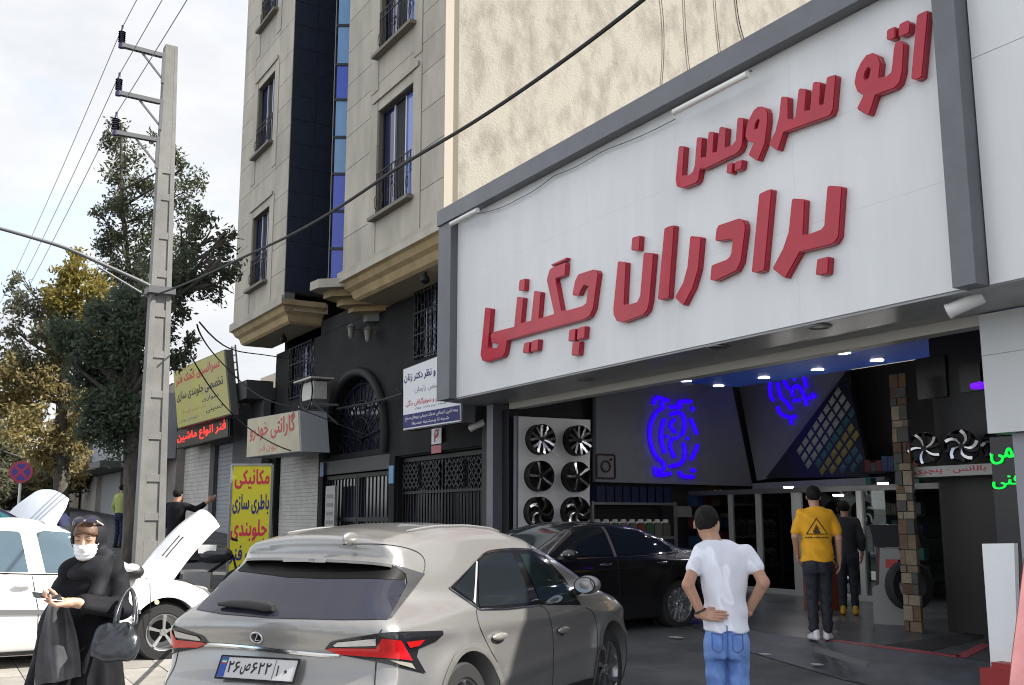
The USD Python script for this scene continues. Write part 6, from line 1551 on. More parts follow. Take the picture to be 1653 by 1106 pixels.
suv.line('pillar_chrome', [Z1(*p) for p in ((392, 262), (386, 380), (380, 492))], 'px', mat('pillar_bright', (0.5, 0.5, 0.5), 0.3, metal=0.5), 0.022, 0.009, mirror=True)
# lamps
tl = suv.patch('tail_light', [Z8(*p) for p in ((905, 758), (935, 722), (965, 714), (1190, 680), (1530, 654), (1536, 670), (1500, 705), (1402, 752), (1392, 800), (1442, 884), (1300, 858), (1178, 832), (1000, 796))], 'px', gloss_black, 0.008, mirror=True)
for nm, m_, p in (('lamp_red', lamp_red, ((912, 760), (940, 752), (1180, 757), (1212, 706), (1305, 716), (1366, 822), (1180, 806), (985, 790))), ('lamp_red', lamp_red, ((1332, 722), (1432, 704), (1402, 738), (1350, 752))), ('lamp_clear', lamp_clear, ((952, 738), (975, 722), (1180, 706), (1180, 742), (962, 746))), ('lamp_clear', mat('lamp_smoke', (0.25, 0.24, 0.2), 0.3), ((1250, 822), (1360, 836), (1380, 866), (1300, 846)))):
    suv.patch(nm, [Z8(*q_) for q_ in p], 'px', m_, 0.014, cell=5, mirror=True)
# seams
suv.line('seam', [Z8(*p) for p in ((1210, 660), (1185, 760), (1172, 950), (1165, 1100))], 'px', rubber_gap, 0.008, mirror=True)
suv.line('seam', [Z8(*p) for p in ((262, 728), (500, 752), (800, 792), (985, 800))], 'px', rubber_gap, 0.008)
suv.line('plate_chrome', [Z8(*p) for p in ((265, 722), (500, 745), (800, 783), (985, 796))], 'px', chrome, 0.022, 0.008)
suv.line('seam', [Z1(*p) for p in ((395, 520), (420, 640), (480, 760), (505, 800))], 'px', rubber_gap, 0.007, mirror=True)
suv.line('seam', [Z1(*p) for p in ((730, 485), (790, 560), (805, 760), (790, 1000))], 'px', rubber_gap, 0.007, mirror=True)
suv.line('seam', [Z1(*p) for p in ((975, 480), (1030, 540), (1040, 700), (1020, 960))], 'px', rubber_gap, 0.007, mirror=True)
suv.line('roof_seam', [Z8(*p) for p in ((1000, 185), (1240, 190), (1400, 225), (1440, 290), (1432, 340))], 'px', rubber_gap, 0.006)
# wiper, badge, handles, mirror, plate, antenna
def seg_on(car, pts, mode, off):
    O, D = car.rays(np.array(pts, float), mode); P, G, ok = car.trace(O, D, off); return P, G
P, G = seg_on(suv, [Z8(*p) for p in ((345, 522), (420, 522), (520, 530), (600, 545), (638, 552))], 'px', 0.028)
obj('rear_wiper', MB().tube(P, [0.012, 0.026, 0.032, 0.034, 0.022], 10), trim_black, suv.path, smooth=60, local=True)
P, G = seg_on(suv, [Z8(540, 692)], 'px', 0.008)
fr = frame_z(G[0]); 
a = np.linspace(0, 2 * np.pi, 33)
obj('badge', MB().tube(P[0] + (np.cos(a) * 0.044)[:, None] * fr[:, 0] + (np.sin(a) * 0.034)[:, None] * fr[:, 1], 0.0065, 6).tube([P[0] + fr[:, 0] * 0.014 + fr[:, 1] * 0.027, P[0] - fr[:, 0] * 0.012 - fr[:, 1] * 0.016, P[0] + fr[:, 0] * 0.03 - fr[:, 1] * 0.016], 0.0065, 6), chrome, suv.path, smooth=60, local=True)
obj('badge_plate', MB().lathe([(0.034, 0), (0, 0.001)], 20, Tm(fr, P[0] - G[0] * 0.004)), gloss_black, suv.path, local=True)
for cpx, wpx in ((Z1(508, 660), 0.075), (Z1(850, 607), 0.075)):
    P, G = seg_on(suv, [cpx], 'px', 0.022)
    for sg in (1, -1):
        c = P[0] * (1, sg, 1)
        obj('door_handle', MB().tm(trimesh.creation.icosphere(2).apply_scale((0.115, 0.018, 0.026)).apply_translation(c)), mat('handle_paint', (0.5, 0.48, 0.44), 0.2, metal=0.6, coat=0.8), suv.path, smooth=True, local=True)
        obj('handle_recess', MB().tm(trimesh.creation.icosphere(2).apply_scale((0.06, 0.012, 0.04)).apply_translation(c - np.array([0, 0.018 * np.sign(c[1]), 0.008]))), mat('recess_dark', (0.06, 0.057, 0.05), 0.5), suv.path, smooth=True, local=True)
for sg in (-1, 1):
    c = np.array([3.02, sg * 0.99, 1.13])
    mv = trimesh.creation.icosphere(3).apply_scale((0.095, 0.108, 0.076)).apply_translation(c)
    mp = obj('door_mirror', (mv.vertices, mv.faces), paint_silver, suv.path, smooth=True, local=True)
    obj('mirror_glass', MB().lathe([(0.072, 0), (0.0, 0.0)], 24, Tm(frame_z((-1, 0, 0.05)) @ np.diag([1.2, 0.85, 1]), c + (-0.086, 0, 0))), mat('mirror_glass', (0.9, 0.9, 0.9), 0.02, metal=1.0), mp, smooth=True, local=True)
    obj('mirror_rim', MB().lathe([(0.072, -0.012), (0.082, -0.004), (0.075, 0.004), (0.071, 0)], 24, Tm(frame_z((-1, 0, 0.05)) @ np.diag([1.2, 0.85, 1]), c + (-0.086, 0, 0))), trim_black, mp, smooth=True, local=True)
    obj('mirror_stalk', MB().bar(c + (0.04, -sg * 0.05, -0.03), (3.12, sg * 0.80, 1.05), 0.07, 0.05), trim_black, mp, local=True)
# number plate with its digits
P, G = seg_on(suv, [Z8(328, 795), Z8(800, 843), Z8(785, 955), Z8(320, 922), Z8(555, 870)], 'px', 0.014)
c = P[4]; n = G[4]; 
ux = np.array([0, -1.0, 0]); ux -= n * (ux @ n); ux /= np.linalg.norm(ux); uy = np.cross(n, ux); uy = uy if uy[2] > 0 else -uy
PW_, PHh = 0.52, 0.115
c = c + n * 0.012; ux = ux * 1.12; uy = uy * 1.12
pp = obj('number_plate', MB().prism(sbox(0, 0, PW_, PHh), c - ux * PW_ / 2 - uy * PHh / 2, ux * 1.0, uy, n * 0.006), mat('plate_white', (0.62, 0.62, 0.62), 0.5), suv.path, local=True)
def on_plate(poly, m_, name, h=0.0075): obj(name, MB().prism(poly, c - ux * PW_ / 2 - uy * PHh / 2, ux, uy, n * h), m_, pp, local=True)
on_plate(sbox(-0.008, -0.008, PW_ + 0.008, PHh + 0.008).difference(sbox(0.001, 0.001, PW_ - 0.001, PHh - 0.001)), black_metal, 'plate_frame', 0.009)
on_plate(sbox(0.003, 0.003, 0.05, PHh - 0.003), mat('plate_blue', (0.03, 0.08, 0.40), 0.5), 'blue_band')
on_plate(sbox(0.010, PHh - 0.024, 0.042, PHh - 0.016), mat('flag_green', (0.05, 0.3, 0.1), 0.5), 'flag_stripe', 0.0082)
on_plate(sbox(0.010, PHh - 0.032, 0.042, PHh - 0.024), whitep, 'flag_stripe', 0.0082); on_plate(sbox(0.010, PHh - 0.040, 0.042, PHh - 0.032), redp, 'flag_stripe', 0.0082)
for ch, x, w, y, h_ in (('۲', .062, .036, .03, .062), ('۶', .106, .036, .03, .062), ('ص', .152, .062, .022, .062), ('۶', .226, .036, .03, .062), ('۲', .272, .034, .03, .062), ('۲', .318, .034, .03, .062), ('۱', .396, .012, .026, .056), ('۰', .446, .020, .040, .022)):
    on_plate(shapely.affinity.translate(text_fit(ch, w, h_, 600, raw=True), x, y), blackp, 'plate_digit')
on_plate(sbox(0.376, 0.006, 0.379, PHh - 0.006), blackp, 'plate_line')
P, G = seg_on(suv, [Z8(1040, 172)], 'px', 0.0)
obj('antenna_fin', MB().tm(trimesh.creation.icosphere(2).apply_scale((0.09, 0.022, 0.045)).apply_translation(P[0] + (0.0, 0, 0.02))), paint_silver, suv.path, smooth=True, local=True)
for sg in (-1, 1):
    P, G = seg_on(suv, [(x, sg * 0.50) for x in np.linspace(0.95, 2.35, 12)], 'top', 0.008)
    obj('roof_rail', MB().tube(P, np.r_[0.005, np.full(10, 0.010), 0.005], 8), mat('rail_silver', (0.5, 0.5, 0.5), 0.3, metal=0.8), suv.path, smooth=60, local=True)
    for i, xw in enumerate(suv.wheels):
        t = np.linspace(-0.35, math.pi + 0.2, 40)
        suv.line('arch_trim', [(xw + 0.445 * math.cos(q_), 0.37 + 0.445 * math.sin(q_)) for q_ in t], 'left' if sg > 0 else 'right', mat('arch_trim', (0.12, 0.118, 0.112), 0.45), 0.05, 0.004, curve=False)
    suv.patch('sill_trim', sbox(1.5, 0.24, 3.28, 0.36), 'left' if sg > 0 else 'right', trim_black, 0.006)
suv.patch('bumper_trim', sbox(-0.75, 0.30, 0.75, 0.46), 'rear', trim_black, 0.006)
suv.patch('windscreen', [(-0.62, 1.15), (0.62, 1.15), (0.50, 1.52), (-0.50, 1.52)], 'front', car_glass, 0.005)
for sg in (-1, 1): suv.patch('headlight', [(sg * 0.45, 0.80), (sg * 0.80, 0.90), (sg * 0.82, 0.80), (sg * 0.5, 0.72)], 'front', lamp_clear, 0.006)
suv.patch('grille', [(-0.42, 0.85), (0.42, 0.85), (0.25, 0.6), (0.45, 0.32), (-0.45, 0.32), (-0.25, 0.6)], 'front', gloss_black, 0.006)
suv.wheel_set(0, 0.25, rimmat=mat('rim_grey', (0.35, 0.35, 0.36), 0.25, metal=0.9))

# ---- white saloon with its bonnet up
WD = 11.1
lat = (284 - PW / 2) / FPX * WD
azw = math.radians(58.0)
wl = FH * WD + RT * lat                      # front right wheel contact, on the near side
hw = FH * math.cos(azw) + RT * math.sin(azw); rw = -FH * math.sin(azw) + RT * math.cos(azw)                             # forward and right-hand (towards the camera)
Lw_ = 4.15
rearw = wl - hw * 3.38 - rw * 0.80
gp_ = place(rearw, azw, Lw_); zt = gz(wl[0])
gp_ = ((rearw[0], rearw[1], zt), gp_[1], 0.0, 0.0)
prof = [(0.06, 0.26), (0.0, 0.45), (0.02, 0.72), (0.10, 0.86), (0.30, 0.92), (0.70, 0.96), (1.05, 1.22), (1.32, 1.40), (1.6, 1.475), (1.95, 1.49), (2.2, 1.455), (2.4, 1.39), (2.8, 1.15), (3.22, 0.92), (3.34, 0.885), (3.7, 0.82), (3.95, 0.73), (4.10, 0.60), (4.15, 0.45), (4.12, 0.28), (4.0, 0.20), (3.5, 0.16), (0.5, 0.17)]
plan = [(0, 0.68), (0.15, 0.76), (0.6, 0.815), (1.6, 0.83), (3.0, 0.825), (3.6, 0.80), (3.95, 0.71), (4.15, 0.52)]
sect = [(0.0, 0.90), (0.16, 0.93), (0.32, 0.985), (0.52, 1.0), (0.72, 0.99), (0.86, 0.965), (0.94, 0.92), (1.15, 0.83), (1.35, 0.74), (1.5, 0.66), (1.8, 0.55)]
green = [(0, 0.9), (0.8, 0.95), (1.4, 1.0), (2.3, 1.0), (3.0, 0.97), (3.6, 0.97), (4.15, 0.95)]
wc = Car('saloon_car', 'white saloon car with its bonnet propped open, behind the woman in black', prof, plan, sect, green, 0.90, Lw_, [0.95, 3.38], 0.30, gp_, paint_white, r=0.08, bow=(0.14, 0.30), crown=0.05, flare=0.022)
bay_cut = m3.Manifold.cube((0.62, 1.24, 0.5), True).translate((3.68, 0, 0.96))
wc.body(0.03, cut=bay_cut)
obj('engine', MB().box(3.40, 3.96, -0.56, 0.56, 0.45, 0.70).box(3.5, 3.8, -0.3, 0.25, 0.70, 0.78).box(3.45, 3.62, 0.3, 0.5, 0.70, 0.80), trim_black, wc.path, local=True)
kx = WD / FPX
def wxz(px, py): return (3.38 + (px - 284) * kx, 1.7 - (py - 838) * kx - zt)
fw_ = [wxz(*p) for p in ((59, 861), (70, 857), (110, 860), (140, 868), (172, 884), (197, 907), (206, 926), (74, 925))]
rwn = [wxz(*p) for p in ((-48, 866), (-30, 859), (0, 857), (28, 858), (33, 862), (46, 924), (-40, 922))]
q3 = [wxz(*p) for p in ((-52, 870), (-45, 922), (-95, 918))]
if True:
    FWP = ((59, 861), (70, 857), (110, 860), (140, 868), (172, 884), (197, 907), (206, 926), (74, 925))
    RWP = ((-48, 866), (-30, 859), (0, 857), (28, 858), (33, 862), (46, 924), (-40, 922))
    for nm, pl in (('front_window', FWP), ('rear_window', RWP), ('quarter_window', ((-52, 870), (-45, 922), (-95, 918)))):
        wc.patch(nm, Polygon(pl).buffer(-2).buffer(2), 'px', car_glass_pale, 0.004, mirror=True)
    wc.line('belt_rubber', [(-95, 924), (50, 927), (206, 929)], 'px', rubber_gap, 0.014, mirror=True)
    wc.line('seam', [(210, 930), (242, 935), (243, 980), (238, 1030)], 'px', rubber_gap, 0.007, curve=False, mirror=True)
    wc.line('seam', [(52, 930), (62, 985), (60, 1035)], 'px', rubber_gap, 0.007, curve=False, mirror=True)
    wc.line('seam', [(-90, 930), (-80, 985), (-60, 1010)], 'px', rubber_gap, 0.007, curve=False, mirror=True)
    wc.patch('side_moulding', [(-60, 985), (227, 984), (227, 991), (-60, 993)], 'px', mat('moulding_grey', (0.14, 0.14, 0.15), 0.5), 0.012, mirror=True)
    wc.patch('repeater', Point(253, 972).buffer(4), 'px', mat('repeater', (0.55, 0.5, 0.4), 0.3), 0.006, mirror=True)
    Ph, _g = seg_on(wc, [(36, 945)], 'px', 0.02); Pm, _g = seg_on(wc, [(207, 923)], 'px', 0.0)
    for sg in (1, -1):
        obj('door_handle', MB().tm(trimesh.creation.icosphere(2).apply_scale((0.085, 0.014, 0.02)).apply_translation(Ph[0] * (1, -sg, 1))), paint_white, wc.path, smooth=True, local=True)
        cM = Pm[0] * (1, -sg, 1) + (0.03, sg * 0.13, 0.0)
        mv = trimesh.creation.icosphere(3).apply_scale((0.10, 0.095, 0.075)).apply_translation(cM)
        mp = obj('door_mirror', (mv.vertices, mv.faces), trim_black, wc.path, smooth=True, local=True)
        mv = trimesh.creation.icosphere(3).apply_scale((0.085, 0.09, 0.05)).apply_translation(cM + (-0.03, sg * 0.012, 0.038))
        obj('mirror_cap', (mv.vertices, mv.faces), paint_white, mp, smooth=True, local=True)
        obj('mirror_stalk', MB().bar(cM - (0.02, 0, 0.03), Pm[0] * (1, -sg, 1) - (0, sg * 0.05, 0.06), 0.06), trim_black, mp, local=True)
        wc.patch('sill_trim', sbox(1.3, 0.16, 3.0, 0.2), 'left' if sg > 0 else 'right', trim_black, 0.004)
wc.patch('windscreen', [(-0.58, 0.96), (0.58, 0.96), (0.48, 1.38), (-0.48, 1.38)], 'front', car_glass_pale, 0.005)
wc.patch('rear_screen', [(-0.58, 1.0), (0.58, 1.0), (0.5, 1.34), (-0.5, 1.34)], 'rear', car_glass_pale, 0.005)
for sg in (-1, 1): wc.patch('headlight', [(sg * 0.36, 0.62), (sg * 0.66, 0.76), (sg * 0.68, 0.66), (sg * 0.42, 0.52)], 'front', lamp_clear, 0.006)
wc.wheel_set(1, 0.19, width=0.18, rimmat=mat('rim_silver', (0.5, 0.5, 0.5), 0.35, metal=0.7), steer=0.0)
# the raised bonnet: a curved pressed panel hinged at the windscreen foot
hx, hz, ang = 3.30, 0.90, math.radians(47)
nu, nv = 16, 20; V = []
for i in range(nu):
    u = i / (nu - 1)
    for j in range(nv):
        v = -1 + 2 * j / (nv - 1)
        wdt = 0.70 - 0.06 * u - 0.12 * max(0, u - 0.7) / 0.3
        lx = 0.92 * u * (1 - 0.10 * abs(v) ** 2.5 * u)
        lz = 0.05 * math.sin(u * 2.6) - 0.15 * abs(v) ** 2.2 - 0.10 * max(0, u - 0.72) ** 1.5
        V.append((lx, wdt * v, lz))
V = np.array(V); F = [(i * nv + j, (i + 1) * nv + j, (i + 1) * nv + j + 1, i * nv + j + 1) for i in range(nu - 1) for j in range(nv - 1)]
cR = np.array([[math.cos(ang), 0, -math.sin(ang)], [0, 1, 0], [math.sin(ang), 0, math.cos(ang)]])
def bon(P): return np.asarray(P) @ cR.T + (hx, 0, hz)
top, bot = bon(V), bon(V - (0, 0, 0.03)); k = len(V)
edge = [i * nv for i in range(nu)] + [(nu - 1) * nv + j for j in range(1, nv)] + [i * nv + nv - 1 for i in range(nu - 2, -1, -1)] + [j for j in range(nv - 2, 0, -1)]
F2 = F + [tuple(np.array(f[::-1]) + k) for f in F] + [(edge[i], edge[(i + 1) % len(edge)], edge[(i + 1) % len(edge)] + k, edge[i] + k) for i in range(len(edge))]
bp = obj('bonnet', MB().add(np.vstack([top, bot]), F2), paint_white, wc.path, smooth=40, local=True, label='white bonnet propped open')
for s_, yv in ((0, -0.26), (1, -0.36)):
    obj('bonnet_slot', MB().add(bon([(a_, yv + b_, 0.05 * math.sin(a_ / 0.92 * 2.6) - 0.15 * (abs(yv) / 0.68) ** 2.2 + c_) for c_ in (0.006, -0.03) for a_, b_ in ((0.22, -0.012), (0.50, -0.012), (0.50, 0.012), (0.22, 0.012))]), [(0, 1, 2, 3), (7, 6, 5, 4), (0, 4, 5, 1), (1, 5, 6, 2), (2, 6, 7, 3), (3, 7, 4, 0)]), trim_black, bp, local=True)
obj('bonnet_stay', MB().bar((3.75, 0.5, 0.72), bon([(0.62, 0.45, -0.03)])[0], 0.012), trim_black, wc.path, local=True)

# ---- black saloon nosing out of the shop
azb = math.radians(233.0)
hb = FH * math.cos(azb) + RT * math.sin(azb); lb_ = np.array([-hb[1], hb[0], 0])
rwb = at(1100, 1016, Z=0.20)
Lb = 4.82
rearb = rwb - hb * 1.02 - lb_ * 0.88
pose = ((rearb[0], rearb[1], gz(rwb[0]) if False else 0.205), math.atan2(hb[1], hb[0]), 0.0, 0.0)
prof = [(0.06, 0.30), (0.0, 0.48), (0.01, 0.75), (0.05, 0.98), (0.12, 1.05), (0.40, 1.09), (0.75, 1.12), (1.15, 1.29), (1.55, 1.41), (2.0, 1.462), (2.5, 1.46), (2.85, 1.40), (3.3, 1.18), (3.65, 1.01), (3.8, 0.97), (4.3, 0.88), (4.62, 0.75), (4.78, 0.55), (4.82, 0.42), (4.74, 0.24), (4.4, 0.18), (0.4, 0.2)]
plan = [(0, 0.72), (0.15, 0.82), (0.6, 0.895), (2.0, 0.91), (3.6, 0.905), (4.2, 0.86), (4.6, 0.72), (4.82, 0.5)]
sect = [(0.0, 0.90), (0.18, 0.94), (0.35, 0.985), (0.55, 1.0), (0.75, 0.995), (0.92, 0.97), (1.0, 0.93), (1.2, 0.82), (1.4, 0.69), (1.5, 0.62), (1.8, 0.5)]
green = [(0, 0.92), (0.9, 0.94), (1.6, 1.0), (2.8, 1.0), (3.6, 0.96), (4.82, 0.95)]
bc_ = Car('saloon_car', 'black saloon car parked nose-out in the opening of the shop', prof, plan, sect, green, 0.97, Lb, [1.02, 3.85], 0.33, pose, paint_black, r=0.08, bow=(0.16, 0.3), crown=0.05, flare=0.02)
bc_.body(0.032)
for sd in ('left', 'right'):
    bc_.patch('rear_door_window', Polygon([(1.02, 1.05), (1.2, 1.19), (1.6, 1.33), (2.05, 1.385), (2.18, 1.385), (2.14, 1.02)]).buffer(-0.02).buffer(0.02), sd, car_glass, 0.004)
    bc_.patch('front_door_window', Polygon([(2.27, 1.385), (2.55, 1.375), (2.8, 1.31), (3.15, 1.13), (3.28, 1.02), (2.25, 1.02)]).buffer(-0.02).buffer(0.02), sd, car_glass, 0.004)
    bc_.line('window_chrome', [(0.95, 1.04), (1.17, 1.22), (1.6, 1.36), (2.1, 1.41), (2.6, 1.40), (2.85, 1.32), (3.2, 1.13), (3.32, 1.02)], sd, chrome, 0.010, 0.006)
    bc_.line('window_chrome', [(0.95, 1.03), (2.1, 0.995), (3.32, 1.0)], sd, chrome, 0.010, 0.006)
    bc_.line('pillar_strip', [(2.22, 1.39), (2.20, 1.0)], sd, mat('pillar_grey', (0.10, 0.10, 0.10), 0.3), 0.05, 0.006, curve=False)
    for x in (1.38, 2.42):
        P, G = seg_on(bc_, [(x, 0.90)], sd, 0.022)
        obj('door_handle', MB().tm(trimesh.creation.icosphere(2).apply_scale((0.105, 0.014, 0.018)).apply_translation(P[0])), chrome, bc_.path, smooth=True, local=True)
    for pts in ([(2.2, 0.99), (2.2, 0.5), (2.2, 0.28)], [(3.35, 1.0), (3.42, 0.6), (3.3, 0.28)], [(1.0, 1.03), (1.25, 0.8), (1.48, 0.5)]):
        bc_.line('seam', pts, sd, rubber_gap, 0.007)
    sg = 1 if sd == 'left' else -1
    c = np.array([3.12, sg * 1.0, 1.05])
    mv = trimesh.creation.icosphere(3).apply_scale((0.10, 0.12, 0.07)).apply_translation(c)
    mp = obj('door_mirror', (mv.vertices, mv.faces), paint_black, bc_.path, smooth=True, local=True)
    obj('mirror_lamp', MB().bar(c + (0.09, -sg * 0.06, 0.0), c + (0.07, sg * 0.09, 0.0), 0.022), chrome, mp, local=True)
    obj('mirror_stalk', MB().bar(c - (0, sg * 0.06, 0.03), (3.16, sg * 0.80, 1.0), 0.05), paint_black, mp, local=True)
bc_.patch('windscreen', [(-0.66, 1.05), (0.66, 1.05), (0.52, 1.40), (-0.52, 1.40)], 'front', mat('car_glass_green', 0), 0.005)
bc_.patch('rear_screen', [(-0.62, 1.13), (0.62, 1.13), (0.52, 1.38), (-0.52, 1.38)], 'rear', car_glass, 0.005)
for sg in (-1, 1):
    bc_.patch('headlight', [(sg * 0.45, 0.68), (sg * 0.78, 0.78), (sg * 0.80, 0.68), (sg * 0.5, 0.60)], 'front', lamp_clear, 0.006)
    bc_.patch('tail_light', [(sg * 0.4, 0.78), (sg * 0.8, 0.92), (sg * 0.82, 0.78), (sg * 0.42, 0.72)], 'rear', lamp_red, 0.006)
bc_.patch('grille', [(-0.4, 0.68), (0.4, 0.68), (0.3, 0.42), (-0.3, 0.42)], 'front', gloss_black, 0.006)
bc_.wheel_set(3, 0.24, rimmat=mat('rim_bright', (0.55, 0.55, 0.56), 0.2, metal=0.9))

# ---- navy hatchback with a pale raised bonnet, further back
aznv = math.radians(25.0)
hn = FH * math.cos(aznv) + RT * math.sin(aznv); rn = -FH * math.sin(aznv) + RT * math.cos(aznv)
nose_ref = CAM + ray(66, 838) / (ray(66, 838) @ FH) * 18.3     # foot of the windscreen, near side
rearn = nose_ref - hn * 2.95 - rn * 0.62; 
prof = [(0.06, 0.28), (0.0, 0.5), (0.04, 0.85), (0.18, 1.05), (0.5, 1.35), (0.8, 1.44), (1.4, 1.48), (1.9, 1.44), (2.3, 1.28), (2.95, 0.93), (3.1, 0.90), (3.5, 0.83), (3.75, 0.7), (3.85, 0.5), (3.82, 0.28), (3.6, 0.18), (0.4, 0.2)]
plan = [(0, 0.66), (0.2, 0.78), (0.8, 0.825), (2.6, 0.825), (3.3, 0.79), (3.65, 0.7), (3.85, 0.5)]
sect = [(0.0, 0.90), (0.18, 0.94), (0.35, 0.985), (0.55, 1.0), (0.75, 0.99), (0.88, 0.96), (0.95, 0.92), (1.15, 0.84), (1.35, 0.75), (1.5, 0.68), (1.8, 0.55)]
nv_ = Car('hatchback_car', 'dark navy hatchback with a pale raised bonnet beyond the white saloon', prof, plan, sect, [(0, 0.92), (1, 1), (2.5, 1), (3.85, 0.95)], 0.92, 3.85, [0.7, 3.1], 0.29, ((rearn[0], rearn[1], gz(nose_ref[0]) + 0.05), math.atan2(hn[1], hn[0]), 0, 0), paint_navy, r=0.08)
nv_.body(0.035)
for sd in ('left', 'right'):
    nv_.patch('rear_window', Polygon([(0.55, 1.0), (0.7, 1.30), (1.28, 1.37), (1.3, 0.97)]), sd, mat('car_glass_teal', (0.02, 0.09, 0.11), 0.06, spec=0.9), 0.004)
    nv_.patch('front_window', Polygon([(1.42, 1.37), (1.8, 1.33), (2.2, 1.18), (2.6, 0.97), (1.42, 0.97)]), sd, mat('car_glass_teal', 0), 0.004)
nv_.patch('windscreen', [(-0.56, 0.98), (0.56, 0.98), (0.48, 1.36), (-0.48, 1.36)], 'front', car_glass, 0.005)
nv_.patch('rear_screen', [(-0.5, 1.05), (0.5, 1.05), (0.45, 1.34), (-0.45, 1.34)], 'rear', car_glass, 0.005)
nv_.wheel_set(1, 0.18, width=0.17)
hx, hz, ang = 2.98, 0.92, math.radians(52)
cR = np.array([[math.cos(ang), 0, -math.sin(ang)], [0, 1, 0], [math.sin(ang), 0, math.cos(ang)]])
top, bot = bon(V), bon(V - (0, 0, 0.03))
obj('bonnet', MB().add(np.vstack([top, bot]), F2), mat('bonnet_pale', (0.50, 0.55, 0.61), 0.35, coat=0.5), nv_.path, smooth=40, local=True, label='pale blue-grey bonnet propped open')
# ------------------------------------------------------------------ people (x to their right, y forward, z up)
skin = mat('skin', (0.42, 0.235, 0.16), 0.5, var=0.06, vscale=30)
skin_w = mat('skin_light', (0.50, 0.30, 0.21), 0.5, var=0.06, vscale=30)
hair_black = mat('hair_black', (0.008, 0.007, 0.007), 0.75, spec=0.25, var=0.3, vscale=60, bump=0.006, bscale=260)
hair_brown = mat('hair_brown', (0.10, 0.045, 0.022), 0.5, var=0.3, vscale=60, bump=0.002, bscale=200)
tee_white = mat('tee_white', (0.72, 0.74, 0.82), 0.85, var=0.03, vscale=10)
tee_yellow = mat('tee_yellow', (0.70, 0.34, 0.012), 0.85, var=0.06, vscale=8)
denim = mat('denim', (0.10, 0.20, 0.52), 0.85, col2=(0.20, 0.34, 0.66), vscale=7, ramp=(0.35, 0.7), bump=0.001, bscale=300)
denim_dark = mat('denim_dark', (0.012, 0.014, 0.022), 0.85, var=0.3, vscale=8)
black_cloth = mat('black_cloth', (0.0055, 0.0055, 0.008), 0.8, spec=0.25, var=0.3, vscale=7)
scarf_cloth = mat('scarf_cloth', (0.012, 0.012, 0.016), 0.75, spec=0.3, var=0.3, vscale=9)
shoe_white = mat('shoe_white', (0.68, 0.68, 0.68), 0.6)
shoe_black = mat('shoe_black', (0.015, 0.015, 0.015), 0.4)

def sections(P, tab, zlo, zhi, k=0.03):
    tab = np.array(tab, float); z = P[:, 2]
    zc = np.clip(z, tab[0, 0], tab[-1, 0])
    a, b, xc, yc = (PchipInterpolator(tab[:, 0], tab[:, i])(zc) for i in (1, 2, 3, 4))
    x, y = (P[:, 0] - xc) / a, (P[:, 1] - yc) / b
    d = (np.sqrt(x * x + y * y + 1e-9) - 1) * np.minimum(a, b)
    return smax(smax(d, z - zhi, k), zlo - z, k)
def wrinkle(P, amp, sc=(9, 9, 16), seed=0):
    return (meshkit.fbm(P * np.array(sc) + 31.7, 3, seed) - 0.5) * 2 * amp
def chain(P, pts, k=0.02):
    """smooth chain of tapered bones: (x, y, z, r)"""
    f = None
    for a, b in zip(pts[:-1], pts[1:]):
        c = cone(P, a[:3], b[:3], a[3], b[3]); f = c if f is None else smin(f, c, k)
    return f
def head_f(c, s=1.0, R=None, jaw=True):
    c = np.asarray(c, float)
    def f(P):
        q_ = P - c
        if R is not None: q_ = q_ @ R
        q_ = q_ / s
        d = ell(q_, (0, -0.008, 0.025), (0.076, 0.098, 0.090))
        d = smin(d, ell(q_, (0, 0.022, -0.045), (0.060, 0.070, 0.075)), 0.03)
        d = smin(d, ell(q_, (0, 0.066, -0.085), (0.024, 0.022, 0.022)), 0.03)           # chin
        d = smin(d, cone(q_, (0, 0.088, 0.012), (0, 0.108, -0.028), 0.008, 0.013), 0.012)  # nose
        for sx in (-1, 1):
            d = smin(d, ell(q_, (sx * 0.078, -0.012, -0.012), (0.009, 0.021, 0.033)), 0.008)  # ears
            d = smax(d, -ell(q_, (sx * 0.031, 0.098, 0.012), (0.018, 0.016, 0.011)), 0.012)   # eye sockets
            d = smin(d, ell(q_, (sx * 0.031, 0.078, 0.012), (0.0125, 0.0125, 0.0125)), 0.003)
        d = smin(d, ell(q_, (0, 0.086, -0.058), (0.024, 0.010, 0.006)), 0.006)            # lips
        return d * s
    return f
